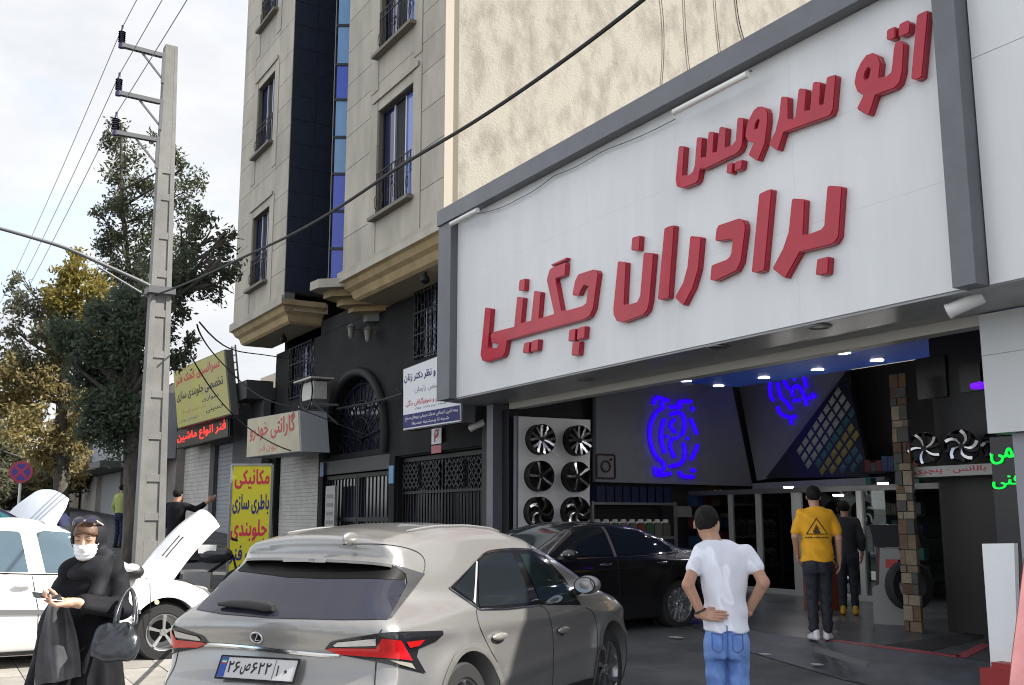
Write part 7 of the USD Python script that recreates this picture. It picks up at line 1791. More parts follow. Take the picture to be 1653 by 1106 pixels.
def hand_mesh(w, d, n, side, curl=(0.5, 0.6, 0.4), sc=1.0, spread=0.10, thumb=0.8):
    """wrist, finger direction, palm normal (fingers curl towards it), side: +1 thumb along d x n"""
    w, d, n = (np.asarray(a, float) for a in (w, d, n)); d = d / np.linalg.norm(d); n = n - d * (n @ d); n /= np.linalg.norm(n); s_ = np.cross(d, n) * side
    B = []
    kn = []
    for i, (o, fl, ln) in enumerate(((0.030, 0.086, 0.95), (0.010, 0.092, 1.05), (-0.010, 0.088, 1.0), (-0.029, 0.078, 0.80))):
        k = w + (d * fl + s_ * o) * sc; kn.append(k)
        B.append((w + s_ * o * 0.55 * sc + d * 0.012 * sc, k, 0.017 * sc, 0.0115 * sc))
        dd = d + s_ * o * spread * 10 * 0.3; dd /= np.linalg.norm(dd); p = k; r = 0.0098 * sc; a = 0
        for L_, c_ in zip((0.043, 0.027, 0.021), curl):
            a += c_; v = dd * math.cos(a) + n * math.sin(a); q_ = p + v * L_ * ln * sc
            B.append((p, q_, r, r * 0.90)); p, r = q_, r * 0.90
    t0 = w + (d * 0.022 + s_ * 0.024) * sc; t1 = t0 + (d * 0.030 + s_ * 0.026 + n * 0.012) * sc; t2 = t1 + (d * 0.030 + s_ * 0.004 + n * 0.022 * thumb) * sc; t3 = t2 + (d * 0.022 - s_ * 0.006 + n * 0.014 * thumb) * sc
    T = [(t0, t1, 0.016 * sc, 0.0125 * sc), (t1, t2, 0.0122 * sc, 0.0108 * sc), (t2, t3, 0.0108 * sc, 0.009 * sc)]
    def f(P):
        g = None
        for b_ in B[::4]: 
            c = cone(P, *b_); g = c if g is None else smin(g, c, 0.012)
        for i, b_ in enumerate(B):
            if i % 4: g = smin(g, cone(P, *b_), 0.004)
        for b_ in T: g = smin(g, cone(P, *b_), 0.005)
        return smin(g, cone(P, w - d * 0.03 * sc, w + d * 0.02 * sc, 0.024 * sc, 0.026 * sc), 0.012)
    allp = np.vstack([[b_[0], b_[1]] for b_ in B + T] + [[w - d * 0.03, w]])
    return isomesh(f, allp.min(0) - 0.04, allp.max(0) + 0.04, 0.0045, 1)
def join(*ms):
    """one continuous skin: union of closed surfaces"""
    try:
        M = None
        for v, f in ms:
            a = m3.Manifold(m3.Mesh(vert_properties=np.ascontiguousarray(v, np.float32), tri_verts=np.ascontiguousarray(f, np.uint32)))
            if a.status() != m3.Error.NoError: raise ValueError(a.status())
            M = a if M is None else M + a
        mm = M.to_mesh(); return np.array(mm.vert_properties[:, :3], float), np.array(mm.tri_verts)
    except Exception as e:
        print('join', e); b = MB()
        for v, f in ms: b.add(v, f)
        return b.mesh()
def person(label, loc, face_az, group=None):
    d = FH * math.cos(face_az) + RT * math.sin(face_az)
    return thing('person', label, 'person', loc, math.atan2(d[1], d[0]) - math.pi / 2, group=group)
def shoe(t, x, y, z, mtl, ang=0.0, sole=None):
    R = Rz(ang)
    def f(P):
        q_ = (P - np.array((x, y, z))) @ R
        d = chain(q_, [(0, -0.08, 0.045, 0.040), (0, 0.04, 0.038, 0.042), (0, 0.14, 0.026, 0.034)], 0.03)
        d = smin(d, cone(q_, (0, -0.07, 0.05), (0, -0.075, 0.10), 0.038, 0.042), 0.02)
        return smax(d, -q_[:, 2] + 0.004, 0.006)
    obj('shoe', isomesh(f, (x - 0.2, y - 0.25, z - 0.02), (x + 0.2, y + 0.28, z + 0.2), 0.011, 1), mtl, t, smooth=True, local=True)

# ---- the man in the white T-shirt, hands on hips, seen from behind
Dm = 7.2
pm0 = at(1170, 960, D=Dm); zg = gz(pm0[0])
k_ = (1.785 - zg + 0.0) / 1.78
t = person('man in a white T-shirt and blue jeans seen from behind, hands on hips', (pm0[0], pm0[1], zg), math.radians(8))
hx0, hz0 = -0.105, 1.655
def man_body(P):
    d = head_f((hx0, 0.03, hz0), 1.04, Rz(0.18).T)(P)
    d = smin(d, cone(P, (-0.045, -0.005, 1.47), (hx0 + 0.01, 0.01, 1.60), 0.062, 0.056), 0.03)
    d = smin(d, cone(P, (-0.17, -0.02, 1.445), (-0.248, -0.09, 1.245), 0.040, 0.040), 0.03)
    d = smin(d, cone(P, (-0.248, -0.09, 1.245), (-0.165, -0.085, 1.055), 0.041, 0.029), 0.012)
    d = smin(d, cone(P, (0.17, 0.0, 1.445), (0.256, -0.06, 1.262), 0.040, 0.040), 0.03)
    d = smin(d, cone(P, (0.256, -0.06, 1.262), (0.155, 0.06, 1.055), 0.041, 0.029), 0.012)
    return d
bm_ = isomesh(man_body, (-0.4, -0.3, 0.98), (0.4, 0.25, 1.85), 0.013, 2)
h1 = hand_mesh((-0.162, -0.088, 1.045), (0.72, -0.30, 0.02), (0.25, 0.8, -0.2), 1, (0.15, 0.2, 0.15), 0.95)
h2 = hand_mesh((0.153, 0.065, 1.05), (-0.35, 0.85, -0.1), (-0.8, -0.3, 0), -1, (0.2, 0.2, 0.2), 0.95)
obj('body', join(bm_, h1, h2), skin, t, smooth=True, local=True)
hf = head_f((hx0, 0.03, hz0), 1.04, Rz(0.18).T)
def man_hair(P):
    q_ = (P - np.array((hx0, 0.03, hz0))) @ Rz(0.18).T / 1.04
    d = ell(q_, (0, -0.008, 0.027), (0.080, 0.103, 0.094)) * 1.04 - wrinkle(P, 0.006, (55, 55, 40))
    d = smax(d, (-0.055 - q_[:, 2] - 0.25 * np.clip(-q_[:, 1] - 0.02, -0.05, 0.02)), 0.012)
    d = smax(d, (q_[:, 1] - 0.055 - 0.5 * (q_[:, 2] - 0.06)), 0.012)
    return smax(d, -(q_[:, 2] + 0.005 - 0.0 - (q_[:, 1] > 0.012) * 0.0 + 1.2 * np.clip(-q_[:, 1] - 0.005, 0, 1)), 0.01)
obj('hair', isomesh(man_hair, (hx0 - 0.14, -0.14, hz0 - 0.12), (hx0 + 0.14, 0.18, hz0 + 0.18), 0.009, 1), hair_black, t, smooth=True, local=True)
TS = [(0.93, .162, .135, .0, -.006), (1.02, .150, .122, 0, 0), (1.12, .143, .112, 0, 0), (1.25, .156, .118, 0, -.005), (1.36, .168, .118, -.004, -.01), (1.44, .168, .104, -.012, -.012), (1.50, .140, .088, -.025, -.012), (1.555, .068, .066, -.05, -.005)]
def man_tee(P):
    d = sections(P, TS, 0.935, 1.545, 0.012)
    d = smin(d, cone(P, (-0.150, -0.012, 1.458), (-0.206, -0.045, 1.350), 0.058, 0.055), 0.03)
    d = smin(d, cone(P, (0.150, 0.0, 1.458), (0.212, -0.026, 1.362), 0.058, 0.055), 0.03)
    for sx, sy in ((-1, -0.055), (1, -0.035)): 
        n = np.array((sx * 0.42, -0.2, -0.88)); n /= np.linalg.norm(n)
        d = smax(d, np.where(np.abs(P[:, 0]) > 0.175, (P - np.array((sx * 0.238, sy, 1.32))) @ n, -1), 0.008) if False else d
    spine = 0.006 * np.exp(-((P[:, 0] + 0.01) / 0.03) ** 2) * (P[:, 1] < 0)
    fold = 0.006 * np.sin(P[:, 2] * 34 + P[:, 0] * 26 + 2 * np.sin(P[:, 0] * 13)) * np.clip((1.28 - P[:, 2]) / 0.25, 0, 1)
    return d + spine + fold + wrinkle(P, 0.007, (9, 9, 6))
obj('t_shirt', isomesh(man_tee, (-0.36, -0.25, 0.88), (0.36, 0.22, 1.62), 0.013, 1), tee_white, t, smooth=True, local=True)
def jeans(P, spread=0.085, z0=0.06, hipw=0.165, yk=0.0, wob=0.006):
    d = sections(P, [(0.78, hipw - 0.004, .115, 0, -.012), (0.88, hipw, .125, 0, -.015), (0.96, hipw - 0.008, .116, 0, -.005), (1.02, hipw - 0.015, .11, 0, 0)], 0.76, 1.0, 0.03)
    for s in (-1, 1):
        l = chain(P, [(s * spread * 0.95, -0.005, 0.84, 0.098 * hipw / 0.165), (s * spread, 0.02, 0.50, 0.068), (s * spread * 1.05, -0.02, z0 + 0.06, 0.058)], 0.03)
        d = smin(d, smax(l, z0 - P[:, 2], 0.01), 0.03)
    d = d + 0.014 * np.exp(-(P[:, 0] / 0.014) ** 2) * (P[:, 1] < 0) * np.clip((0.93 - P[:, 2]) / 0.05, 0, 1)
    d = d - 0.012 * np.exp(-(((np.abs(P[:, 0]) - 0.07) / 0.06) ** 2 + ((P[:, 2] - 0.86) / 0.07) ** 2)) * (P[:, 1] < 0)
    crease = 0.005 * np.sin(P[:, 2] * 48 + 9 * P[:, 0] + np.sin(P[:, 0] * 20)) * np.clip((0.80 - P[:, 2]) / 0.2, 0, 1)
    return d + crease + wrinkle(P, wob, (10, 10, 16), 3)
slim = lambda P: jeans(P, 0.072, 0.06, 0.142)
obj('jeans', isomesh(slim, (-0.28, -0.22, 0.02), (0.28, 0.2, 1.03), 0.014, 1), denim, t, smooth=True, local=True)
if False: obj('pocket', MB().box(0.03, 0.13, -0.146, -0.138, 0.80, 0.92).box(-0.13, -0.03, -0.146, -0.138, 0.80, 0.92) if False else MB().tube([(0.035, -0.138, 0.935), (0.13, -0.115, 0.935)], 0.004, 5), denim_dark, t, local=True)
a = np.linspace(0, 2 * np.pi, 25)
obj('wristband', MB().tube(np.c_[-0.172 + 0.034 * np.cos(a), -0.086 + 0.03 * np.sin(a), 1.072 + 0.016 * np.cos(a)], 0.007, 6), trim_black, t, smooth=True, local=True)
for s in (-1, 1): shoe(t, s * 0.09, 0.0, 0.0, shoe_black)

# ---- the man in the yellow T-shirt at the threshold
py0 = at(1326, 1034, Z=FLZ + 0.004)
Hy = 1.86
t = person('man in a yellow T-shirt with a triangle print, standing in the shop opening', py0, math.radians(12))
def y_body(P):
    P = P / (Hy / 1.78)
    d = head_f((-0.01, 0.03, 1.66), 1.02)(P)
    d = smin(d, cone(P, (0, -0.005, 1.47), (-0.01, 0.01, 1.60), 0.062, 0.055), 0.03)
    for s, el, wr in ((-1, (-0.245, -0.02, 1.19), (-0.225, 0.10, 0.99)), (1, (0.25, -0.02, 1.17), (0.255, 0.06, 0.92))):
        d = smin(d, cone(P, (s * 0.175, 0, 1.44), el, 0.042, 0.041), 0.03); d = smin(d, cone(P, el, wr, 0.042, 0.029), 0.012)
    return d * (Hy / 1.78)
k = Hy / 1.78
bm_ = isomesh(y_body, (-0.42, -0.3, 0.85), (0.42, 0.3, 1.95), 0.016, 2)
h1 = hand_mesh(np.array((-0.224, 0.105, 0.985)) * k, (0.1, 0.3, -0.9), (1, 0, 0.1), -1, (0.25, 0.3, 0.25))
h2 = hand_mesh(np.array((0.255, 0.063, 0.915)) * k, (0.0, 0.25, -0.95), (-1, 0, 0), 1, (0.25, 0.3, 0.25))
obj('body', join(bm_, h1, h2), skin, t, smooth=True, local=True)
def y_hair(P):
    q_ = (P / k - np.array((-0.01, 0.03, 1.66))) / 1.02
    d = ell(q_, (0, -0.008, 0.03), (0.086, 0.11, 0.10)) - wrinkle(P, 0.003, (60, 60, 60))
    d = smax(d, q_[:, 1] - 0.055 - 0.5 * (q_[:, 2] - 0.06), 0.012)
    return smax(d, -(q_[:, 2] + 0.005 + 1.5 * np.clip(-q_[:, 1] - 0.0, 0, 0.06)), 0.01)
obj('hair', isomesh(y_hair, (-0.2, -0.2, 1.55), (0.2, 0.25, 2.0), 0.011, 1), hair_black, t, smooth=True, local=True)
def y_tee(P):
    Q = P / k
    d = sections(Q, [(0.90, .192, .148, 0, 0), (1.05, .180, .132, 0, 0), (1.25, .185, .128, 0, -.005), (1.38, .205, .13, 0, -.01), (1.45, .196, .112, 0, -.012), (1.51, .13, .085, 0, -.01), (1.555, .068, .066, 0, -.0)], 0.90, 1.54, 0.012)
    for s in (-1, 1): d = smin(d, cone(Q, (s * 0.155, 0, 1.455), (s * 0.238, -0.012, 1.25), 0.062, 0.060), 0.03)
    return (d + wrinkle(P, 0.008, (8, 8, 6), 5) + 0.005 * np.sin(P[:, 2] * 30 + P[:, 0] * 22)) * k
yt = isomesh(y_tee, (-0.42, -0.3, 0.88), (0.42, 0.25, 1.66), 0.016, 1)
tshirt = obj('t_shirt', yt, tee_yellow, t, smooth=True, local=True)
# print on the back, following the cloth
def on_back(poly, name, mtl, f, par, cell=0.03):
    V, F, n = [], [], 0; x0, y0, x1, y1 = poly.bounds
    for i in range(int((x1 - x0) / cell) + 1):
        for j in range(int((y1 - y0) / cell) + 1):
            c = poly.intersection(sbox(x0 + i * cell, y0 + j * cell, x0 + (i + 1) * cell, y0 + (j + 1) * cell))
            for q_ in getattr(c, 'geoms', [c]):
                if q_.geom_type != 'Polygon' or q_.area < 1e-8: continue
                v, ff = trimesh.creation.triangulate_polygon(q_, engine='earcut'); V.append(v); F.append(np.asarray(ff) + n); n += len(v)
    V, F = np.vstack(V), np.vstack(F)
    O = np.c_[V[:, 0], np.full(len(V), -0.4), V[:, 1]]; tt = np.zeros(len(V))
    for _ in range(60): tt += np.clip(f(O + np.c_[np.zeros(len(V)), tt, np.zeros(len(V))]) * 0.7, -0.02, 0.1)
    P = O + np.c_[np.zeros(len(V)), tt - 0.004, np.zeros(len(V))]
    obj(name, (P, F), mtl, par, local=True)
tri = Polygon([(-0.135, 1.27), (0.135, 1.27), (0.0, 1.475)])
ink = mat('shirt_ink', (0.05, 0.03, 0.01), 0.8)
on_back(tri.difference(tri.buffer(-0.012)), 'triangle_print', ink, y_tee, tshirt)
fl_ = Polygon([(-0.04, 1.285), (0.035, 1.285), (0.045, 1.31), (0.02, 1.315), (0.035, 1.345), (0.012, 1.34), (0.02, 1.375), (0.0, 1.36), (0.0, 1.40), (-0.018, 1.375), (-0.015, 1.35), (-0.03, 1.36), (-0.028, 1.325), (-0.048, 1.325)])
on_back(fl_, 'triangle_print', ink, y_tee, tshirt)
on_back(unary_union([sbox(-0.14 + i * 0.029, 1.225, -0.12 + i * 0.029, 1.238 + 0.004 * (i % 3)) for i in range(10)]), 'text_print', ink, y_tee, tshirt)
def y_jeans(P): return jeans(P / k, 0.075, 0.08, 0.168) * k
obj('jeans', isomesh(y_jeans, (-0.3, -0.25, 0.02), (0.3, 0.25, 1.1), 0.017, 1), denim_dark, t, smooth=True, local=True)
shoe(t, -0.08, 0.02, 0.0, shoe_white, 0.3); shoe(t, 0.085, 0.07, 0.0, shoe_white, -0.3)

jean = [c.GetPath().pathString for c in stage.GetPrimAtPath('/World/person').GetChildren() if c.GetName() == 'jeans'][0]
stitch = mat('denim_stitch', (0.055, 0.11, 0.30), 0.85)
jf = slim
for sx in (-1, 1):
    pk_ = Polygon([(sx * 0.028, 0.925), (sx * 0.104, 0.933), (sx * 0.104, 0.83), (sx * 0.068, 0.805), (sx * 0.031, 0.825)])
    on_back(pk_.buffer(0).difference(pk_.buffer(-0.005)), 'back_pocket', stitch, jf, jean)
on_back(unary_union([LineString([(-0.128, 0.962), (0.0, 0.938), (0.128, 0.962)]).buffer(0.003), LineString([(0.0, 0.985), (0.0, 0.80)]).buffer(0.0035)]), 'seam', stitch, jf, jean)
# ---- a simpler standing figure for people further away
def far_person(label, loc, face_az, H, top_m, leg_m, shoe_m, hair_m, skin_m, arm=None, bend=0.0):
    t = person(label, loc, face_az); k = H / 1.75
    B = lambda P: np.stack([P[:, 0], P[:, 1] - bend * np.clip(P[:, 2] / k - 0.95, 0, 1) ** 1.2 * k, P[:, 2] + 0.45 * bend * np.clip(P[:, 2] / k - 0.95, 0, 1) ** 1.5 * k], 1) / k
    arms = arm or [((-0.24, -0.02, 1.16), (-0.23, 0.08, 0.93)), ((0.24, -0.02, 1.16), (0.23, 0.08, 0.93))]
    def body(P):
        Q = B(P); d = head_f((0, 0.03, 1.63), 1.0)(Q); d = smin(d, cone(Q, (0, 0, 1.44), (0, 0.01, 1.57), 0.06, 0.054), 0.03)
        for s, (e, w) in zip((-1, 1), arms): d = smin(d, cone(Q, (s * 0.18, 0, 1.42), e, 0.048, 0.04), 0.03); d = smin(d, cone(Q, e, w, 0.04, 0.028), 0.012)
        return d * k
    ms = [isomesh(body, (-0.75, -0.35, 0.75), (0.75, 0.95, 1.9), 0.022, 2)]
    if not bend:
        for s, (e, w) in zip((-1, 1), arms):
            e, w = np.array(e), np.array(w); ms.append(hand_mesh(w * k, w - e, (-s, 0.2, 0), s, (0.25, 0.3, 0.2)))
    obj('body', join(*ms), skin_m, t, smooth=True, local=True)
    def top(P):
        Q = B(P); d = sections(Q, [(0.90, .17, .125, 0, 0), (1.05, .165, .12, 0, 0), (1.25, .18, .125, 0, 0), (1.38, .195, .12, 0, 0), (1.45, .16, .10, 0, 0), (1.51, .075, .07, 0, 0)], 0.90, 1.50, 0.012)
        for s, (e, w) in zip((-1, 1), arms): d = smin(d, chain(Q, [(s * 0.16, 0, 1.43, 0.062), (*e, 0.056), (*(np.array(e) * .35 + np.array(w) * .65), 0.048)], 0.02), 0.03)
        return (d + wrinkle(P, 0.008, (9, 9, 8))) * k
    obj('shirt', isomesh(top, (-0.75, -0.35, 0.8), (0.75, 0.95, 1.75), 0.022, 1), top_m, t, smooth=True, local=True)
    obj('trousers', isomesh(lambda P: jeans(P / k, 0.085, 0.06) * k, (-0.3, -0.25, 0.0), (0.3, 0.25, 1.1), 0.022, 1), leg_m, t, smooth=True, local=True)
    def hair(P):
        q_ = B(P) - np.array((0, 0.03, 1.63)); d = ell(q_, (0, -0.01, 0.03), (0.085, 0.108, 0.10))
        return smax(smax(d, q_[:, 1] - 0.055 - 0.5 * (q_[:, 2] - 0.06), 0.012), -(q_[:, 2] + 0.005 + 1.5 * np.clip(-q_[:, 1], 0, 0.06)), 0.01)
    obj('hair', isomesh(hair, (-0.3, -0.3, 1.2), (0.3, 0.95, 1.9), 0.016, 1), hair_m, t, smooth=True, local=True)
    for s in (-1, 1): shoe(t, s * 0.09, 0.0, 0.0, shoe_m)
    return t
pk = at(1372, 992, Z=FLZ + 0.004)
far_person('person in grey and black with ochre shoes just beyond the man in yellow', pk, math.radians(20), 1.74, mat('grey_shirt', (0.022, 0.022, 0.026), 0.85), denim_dark, mat('shoe_ochre', (0.45, 0.26, 0.02), 0.6), hair_black, skin)
def street(px, D): 
    p = CAM + ray(px, 838) / (ray(px, 838) @ FH) * D; return (p[0], p[1], gz(p[0]))
far_person('person in a pale lime shirt standing between the tree trunk and the pole', street(194, 29.0), math.radians(20), 1.74, mat('lime_shirt', (0.34, 0.38, 0.12), 0.85), mat('navy_trousers', (0.012, 0.014, 0.05), 0.85), shoe_black, hair_black, skin)
far_person('person in black behind the raised white bonnet, arm reaching out over it', street(284, 19.0), math.radians(15), 1.74, black_cloth, black_cloth, shoe_black, hair_black, skin,
           arm=[((-0.24, 0.02, 1.16), (-0.2, 0.15, 0.98)), ((0.34, 0.10, 1.36), (0.52, 0.20, 1.50))])
far_person('person in dark blue bending over the engine of the navy hatchback', street(104, 20.4), math.radians(-85), 1.72, mat('navy_shirt', (0.012, 0.016, 0.06), 0.85), denim_dark, shoe_black, hair_black, skin, bend=0.8)

# ---- the woman in black with the phone
Dw = 6.0
pw = at(148, 960, D=Dw); zg = gz(pw[0]) + 0.022
t = person('woman in a black coat and headscarf with a white face mask, looking at her phone', (pw[0], pw[1], zg), math.radians(180 - 10))
hc = np.array((0.03, 0.05, 1.513)); hR = (Rz(-0.06) @ np.array([[1, 0, 0], [0, math.cos(0.16), math.sin(0.16)], [0, -math.sin(0.16), math.cos(0.16)]])).T
hR = np.linalg.inv(hR)
wr = np.array((0.035, 0.30, 1.185)); el_ = np.array((-0.19, 0.10, 1.13))
def w_body(P):
    d = head_f(hc, 0.98, hR)(P)
    d = smin(d, cone(P, (0.0, 0.0, 1.34), (0.02, 0.02, 1.46), 0.055, 0.05), 0.03)
    return smin(d, cone(P, el_ * 0.4 + wr * 0.6, wr, 0.034, 0.026), 0.01)
bm_ = isomesh(w_body, (-0.25, -0.2, 1.05), (0.25, 0.4, 1.70), 0.009, 2)
h1 = hand_mesh(wr + (0.006, 0.01, 0), (0.75, 0.35, -0.02), (-0.05, 0.25, 1.0), 1, (0.55, 0.65, 0.4), 0.98, thumb=1.5)
obj('body', join(bm_, h1), skin_w, t, smooth=True, local=True)
loc_ = lambda P: (P - hc) @ hR / 0.98
def w_hair(P):
    q_ = loc_(P); d = ell(q_, (0, -0.004, 0.030), (0.082, 0.105, 0.094)) - wrinkle(P, 0.002, (70, 70, 70))
    d = smax(d, -(q_[:, 2] - 0.052 + 0.35 * np.abs(q_[:, 0])), 0.01)
    return smax(d, -(q_[:, 1] + 0.01), 0.01)
obj('hair', isomesh(w_hair, hc - 0.16, hc + 0.18, 0.008, 1), hair_brown, t, smooth=True, local=True)
def w_mask(P):
    q_ = loc_(P); d = head_f((0, 0, 0), 1.0)(q_) - 0.007
    d = smin(d, ell(q_, (0, 0.075, -0.055), (0.042, 0.032, 0.045)), 0.02)
    d = smax(d, q_[:, 2] + 0.012 - 0.10 * np.abs(q_[:, 0]) * 0, 0.006); d = smax(d, -0.105 - q_[:, 2], 0.008)
    d = smax(d, 0.018 - q_[:, 1], 0.006)
    return d + 0.0012 * np.sin(q_[:, 2] * 300)
mk_ = obj('face_mask', isomesh(w_mask, hc - 0.2, hc + 0.18, 0.006, 1), mat('mask_white', (0.80, 0.81, 0.82), 0.8), t, smooth=True, local=True)
g = MB(); iR = np.linalg.inv(hR)
def hp(p): return np.asarray(p, float) * 0.98 @ iR + hc
for sx in (-1, 1): g.tube([hp((sx * 0.07, 0.055, -0.02)), hp((sx * 0.082, 0.02, -0.005)), hp((sx * 0.086, -0.01, 0.0))], 0.002, 5)
obj('mask_loop', g, mat('mask_white', 0), mk_, local=True)
for sx in (-1, 1):
    obj('eyebrow', MB().tube([hp((sx * 0.014, 0.093, 0.030)), hp((sx * 0.034, 0.090, 0.036)), hp((sx * 0.052, 0.078, 0.028))], [0.003, 0.0035, 0.0015], 6), hair_brown, t, local=True)
    obj('eye', MB().tube([hp((sx * 0.018, 0.0925, 0.012)), hp((sx * 0.032, 0.0935, 0.009)), hp((sx * 0.046, 0.086, 0.012))], [0.0015, 0.0035, 0.0015], 6), mat('eye_dark', (0.02, 0.012, 0.01), 0.3), t, local=True)
sg_ = obj('sunglasses', MB().tube([hp((-0.082, 0.0, 0.085)), hp((-0.068, 0.052, 0.112)), hp((0, 0.070, 0.122)), hp((0.068, 0.052, 0.112)), hp((0.082, 0.0, 0.085))], 0.005, 6), mat('glasses_frame', (0.50, 0.42, 0.38), 0.3), t, smooth=True, local=True)
for sx in (-1, 1):
    c = hp((sx * 0.036, 0.060, 0.124)); n = np.array((sx * 0.22, 0.55, 0.8)) @ iR
    obj('lens', MB().lathe([(0, -0.003), (0.026, -0.003), (0.029, 0), (0.026, 0.004), (0, 0.006)], 18, Tm(frame_z(n) @ np.diag([1.15, 0.85, 1]), c)), mat('lens_dark', (0.015, 0.012, 0.03), 0.06, coat=0.6), sg_, smooth=True, local=True)
def w_scarf(P):
    q_ = loc_(P)
    d = ell(q_, (0, -0.022, 0.016), (0.098, 0.115, 0.120))
    d = smin(d, cone(P, (0.02, -0.02, 1.45), (0.0, 0.0, 1.36), 0.085, 0.105), 0.04)
    d = smin(d, ell(P, (0, 0.015, 1.335), (0.14, 0.105, 0.07)), 0.04)
    d = smin(d, cone(P, (-0.07, 0.05, 1.42), (-0.04, 0.105, 1.22), 0.045, 0.045), 0.04)
    op = smin(ell(q_, (0, 0.115, 0.045), (0.076, 0.115, 0.125)), ell(q_, (0, 0.11, -0.045), (0.066, 0.09, 0.075)), 0.02)
    d = smax(d, -op, 0.008)
    d = smax(d, 0.0 - (q_[:, 2] + 0.3), 0.01)
    fold = 0.007 * np.sin(26 * (P[:, 0] * 0.8 + P[:, 1] * 0.5) + 30 * P[:, 2] * (P[:, 2] < 1.42))
    return d + fold * np.clip((1.50 - P[:, 2]) / 0.1, 0, 1) + wrinkle(P, 0.006, (10, 10, 8), 2)
obj('headscarf', isomesh(w_scarf, (-0.3, -0.22, 1.12), (0.3, 0.28, 1.72), 0.010, 1), scarf_cloth, t, smooth=True, local=True)
def w_coat(P):
    d = sections(P, [(0.03, .27, .23, 0.03, 0), (0.4, .25, .20, 0.02, 0), (0.75, .20, .16, 0.01, 0), (1.0, .155, .13, 0, 0), (1.2, .14, .115, 0, 0), (1.32, .138, .10, 0, 0), (1.39, .13, .09, 0, 0), (1.43, .07, .07, 0, 0)], 0.04, 1.42, 0.015)
    d = smin(d, chain(P, [(-0.125, 0, 1.335, 0.054), (*el_, 0.050), (*(el_ * 0.25 + wr * 0.75), 0.046)], 0.02), 0.03)     # bent arm
    d = smin(d, chain(P, [(0.125, 0, 1.335, 0.056), (0.165, -0.02, 1.1, 0.056), (0.20, 0.10, 0.93, 0.052)], 0.03), 0.04)   # hanging arm
    cl = cone(P, (0.13, -0.02, 1.24), (0.34, -0.06, 0.16), 0.07, 0.16)                                                  # wind-blown side of the coat
    d = smin(d, cl, 0.08)
    ang = np.arctan2(P[:, 1], P[:, 0])
    fold = 0.026 * np.sin(ang * 9 + 1.5 * np.sin(P[:, 2] * 3) + 1.0) * np.clip((1.05 - P[:, 2]) / 0.5, 0, 1) + 0.009 * np.sin(P[:, 2] * 46 + P[:, 0] * 22 + 3 * np.sin(P[:, 1] * 14)) * np.clip((P[:, 2] - 0.9) / 0.1, 0, 1)
    return smax((d + fold + wrinkle(P, 0.008, (9, 9, 6), 7)) * 0.8, 0.035 - P[:, 2], 0.01)
obj('coat', isomesh(w_coat, (-0.5, -0.42, 0.0), (0.72, 0.48, 1.48), 0.017, 1), black_cloth, t, smooth=True, local=True)
for s in (-1, 1): shoe(t, s * 0.09, 0.12, 0.0, shoe_black)
def toworld(pl, face): 
    d = FH * math.cos(face) + RT * math.sin(face); th_ = math.atan2(d[1], d[0]) - math.pi / 2
    return Rz(th_) @ np.asarray(pl, float) + np.array([pw[0], pw[1], zg]), th_
FA = math.radians(170)
# phone in her hand
pc, th_ = toworld(wr + np.array((0.115, 0.055, 0.035)), FA)
ph = thing('mobile_phone', 'dark mobile phone held in the hand of the woman in black', 'phone', pc, th_)
u = np.array((0.75, 0.4, 0.12)); u /= np.linalg.norm(u); w_ = np.array((-0.1, 0.35, 0.9)); w_ -= u * (w_ @ u); w_ /= np.linalg.norm(w_); v_ = np.cross(w_, u)
obj('phone_case', MB().obox((0, 0, 0), u * 0.072, v_ * 0.036, w_ * 0.004), trim_black, ph, local=True)
obj('screen', MB().obox(w_ * 0.0045, u * 0.066, v_ * 0.032, w_ * 0.0008), mat('screen', (0.03, 0.032, 0.035), 0.08, coat=0.5), ph, local=True)
obj('edge', MB().tube([u * 0.072 * a_ + v_ * 0.036 * b_ for a_, b_ in ((1, 1), (-1, 1), (-1, -1), (1, -1), (1, 1))], 0.0035, 6), mat('phone_edge', (0.55, 0.55, 0.56), 0.25, metal=0.8), ph, local=True)
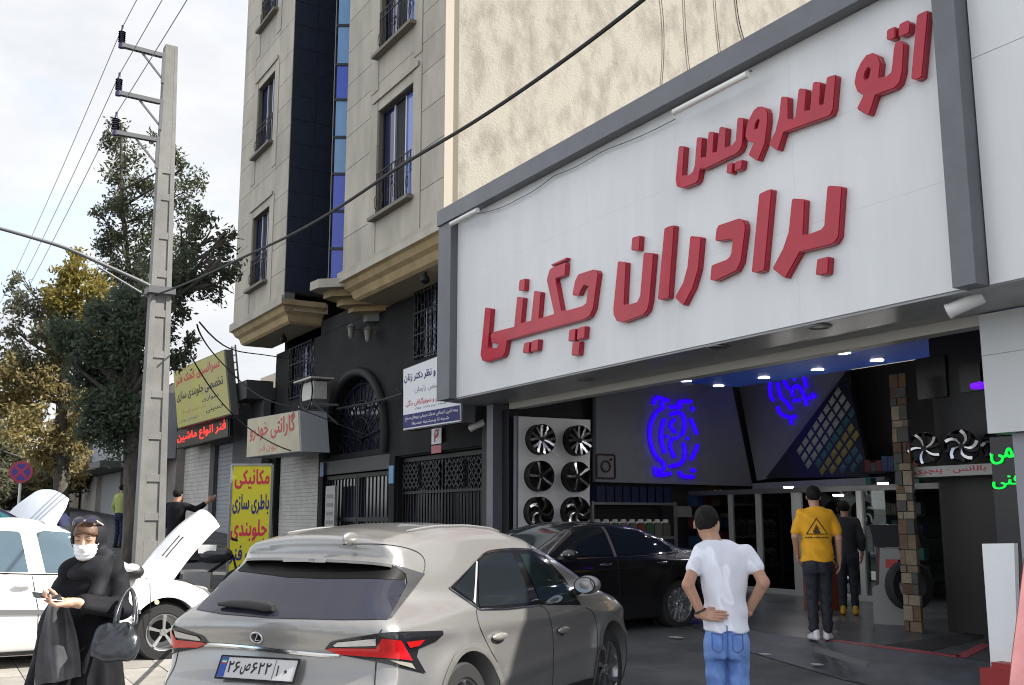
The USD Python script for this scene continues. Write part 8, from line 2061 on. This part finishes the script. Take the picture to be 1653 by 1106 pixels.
# handbag on her forearm
bc0, th_ = toworld((-0.175, 0.27, 0.97), FA)
hb_ = thing('handbag', 'dark slouchy leather handbag hanging from the arm of the woman in black', 'handbag', bc0, th_)
bag_m = mat('bag_leather', (0.022, 0.025, 0.032), 0.32, var=0.25, vscale=12, coat=0.3, bump=0.003, bscale=25)
def bag(P):
    P = P / 0.86
    ax, ay, az_ = np.abs(P[:, 0] + 0.02) / (0.150 - 0.35 * (P[:, 2] + 0.1) * 0.5), np.abs(P[:, 1]) / (0.075 - 0.22 * (P[:, 2] + 0.1) * 0.7), np.abs(P[:, 2] - 0.0) / 0.115
    d = ((ax ** 3 + ay ** 3 + az_ ** 4) ** (1 / 3.2) - 1) * 0.075
    return d + wrinkle(P, 0.012, (9, 9, 9), 4) + 0.005 * np.sin(P[:, 0] * 45 + P[:, 2] * 20)
obj('bag_body', isomesh(bag, (-0.26, -0.18, -0.2), (0.25, 0.18, 0.22), 0.011, 1), bag_m, hb_, smooth=True, local=True)
for yo in (-0.03, 0.05):
    obj('bag_strap', MB().tube(smooth_line([(-0.02, yo, 0.09), (-0.03, yo * 0.6 - 0.03, 0.20), (-0.06, -0.10, 0.275), (-0.10, yo * 0.6 - 0.06, 0.20), (-0.115, yo, 0.09)]), 0.010, 6), bag_m, hb_, smooth=True, local=True)
obj('buckle', MB().tube([(-0.115, 0.05, 0.11), (-0.10, 0.062, 0.12), (-0.115, 0.05, 0.13)], 0.006, 6), chrome, hb_, local=True)
# grey folded cloth over the other hand
gc, th_ = toworld((0.10, 0.20, 0.985), FA)
gcth = thing('folded_cloth', 'dark grey sheet-like bag hanging in front of the coat of the woman in black', 'bag', gc, th_)
nx_, nz_ = 10, 16; V = []
for i in range(nx_):
    for j in range(nz_):
        s_, r_ = i / (nx_ - 1) - 0.5, j / (nz_ - 1)
        wdt = 0.115 * (0.45 + 0.9 * r_ * (1.4 - 0.8 * r_))
        V.append((s_ * wdt * 2 + 0.03 * (1 - r_), 0.035 * math.sin(s_ * 9 + r_ * 2) + 0.02 * r_, 0.20 - 0.42 * r_ - 0.04 * s_ * r_))
V = np.array(V); Fq = [(i * nz_ + j, (i + 1) * nz_ + j, (i + 1) * nz_ + j + 1, i * nz_ + j + 1) for i in range(nx_ - 1) for j in range(nz_ - 1)]
kk = len(V)
obj('sheet', MB().add(np.vstack([V, V - (0, 0.012, 0)]), Fq + [tuple(np.array(q_[::-1]) + kk) for q_ in Fq]), mat('grey_leather', (0.055, 0.055, 0.06), 0.35, var=0.3, vscale=10), gcth, smooth=True, local=True)
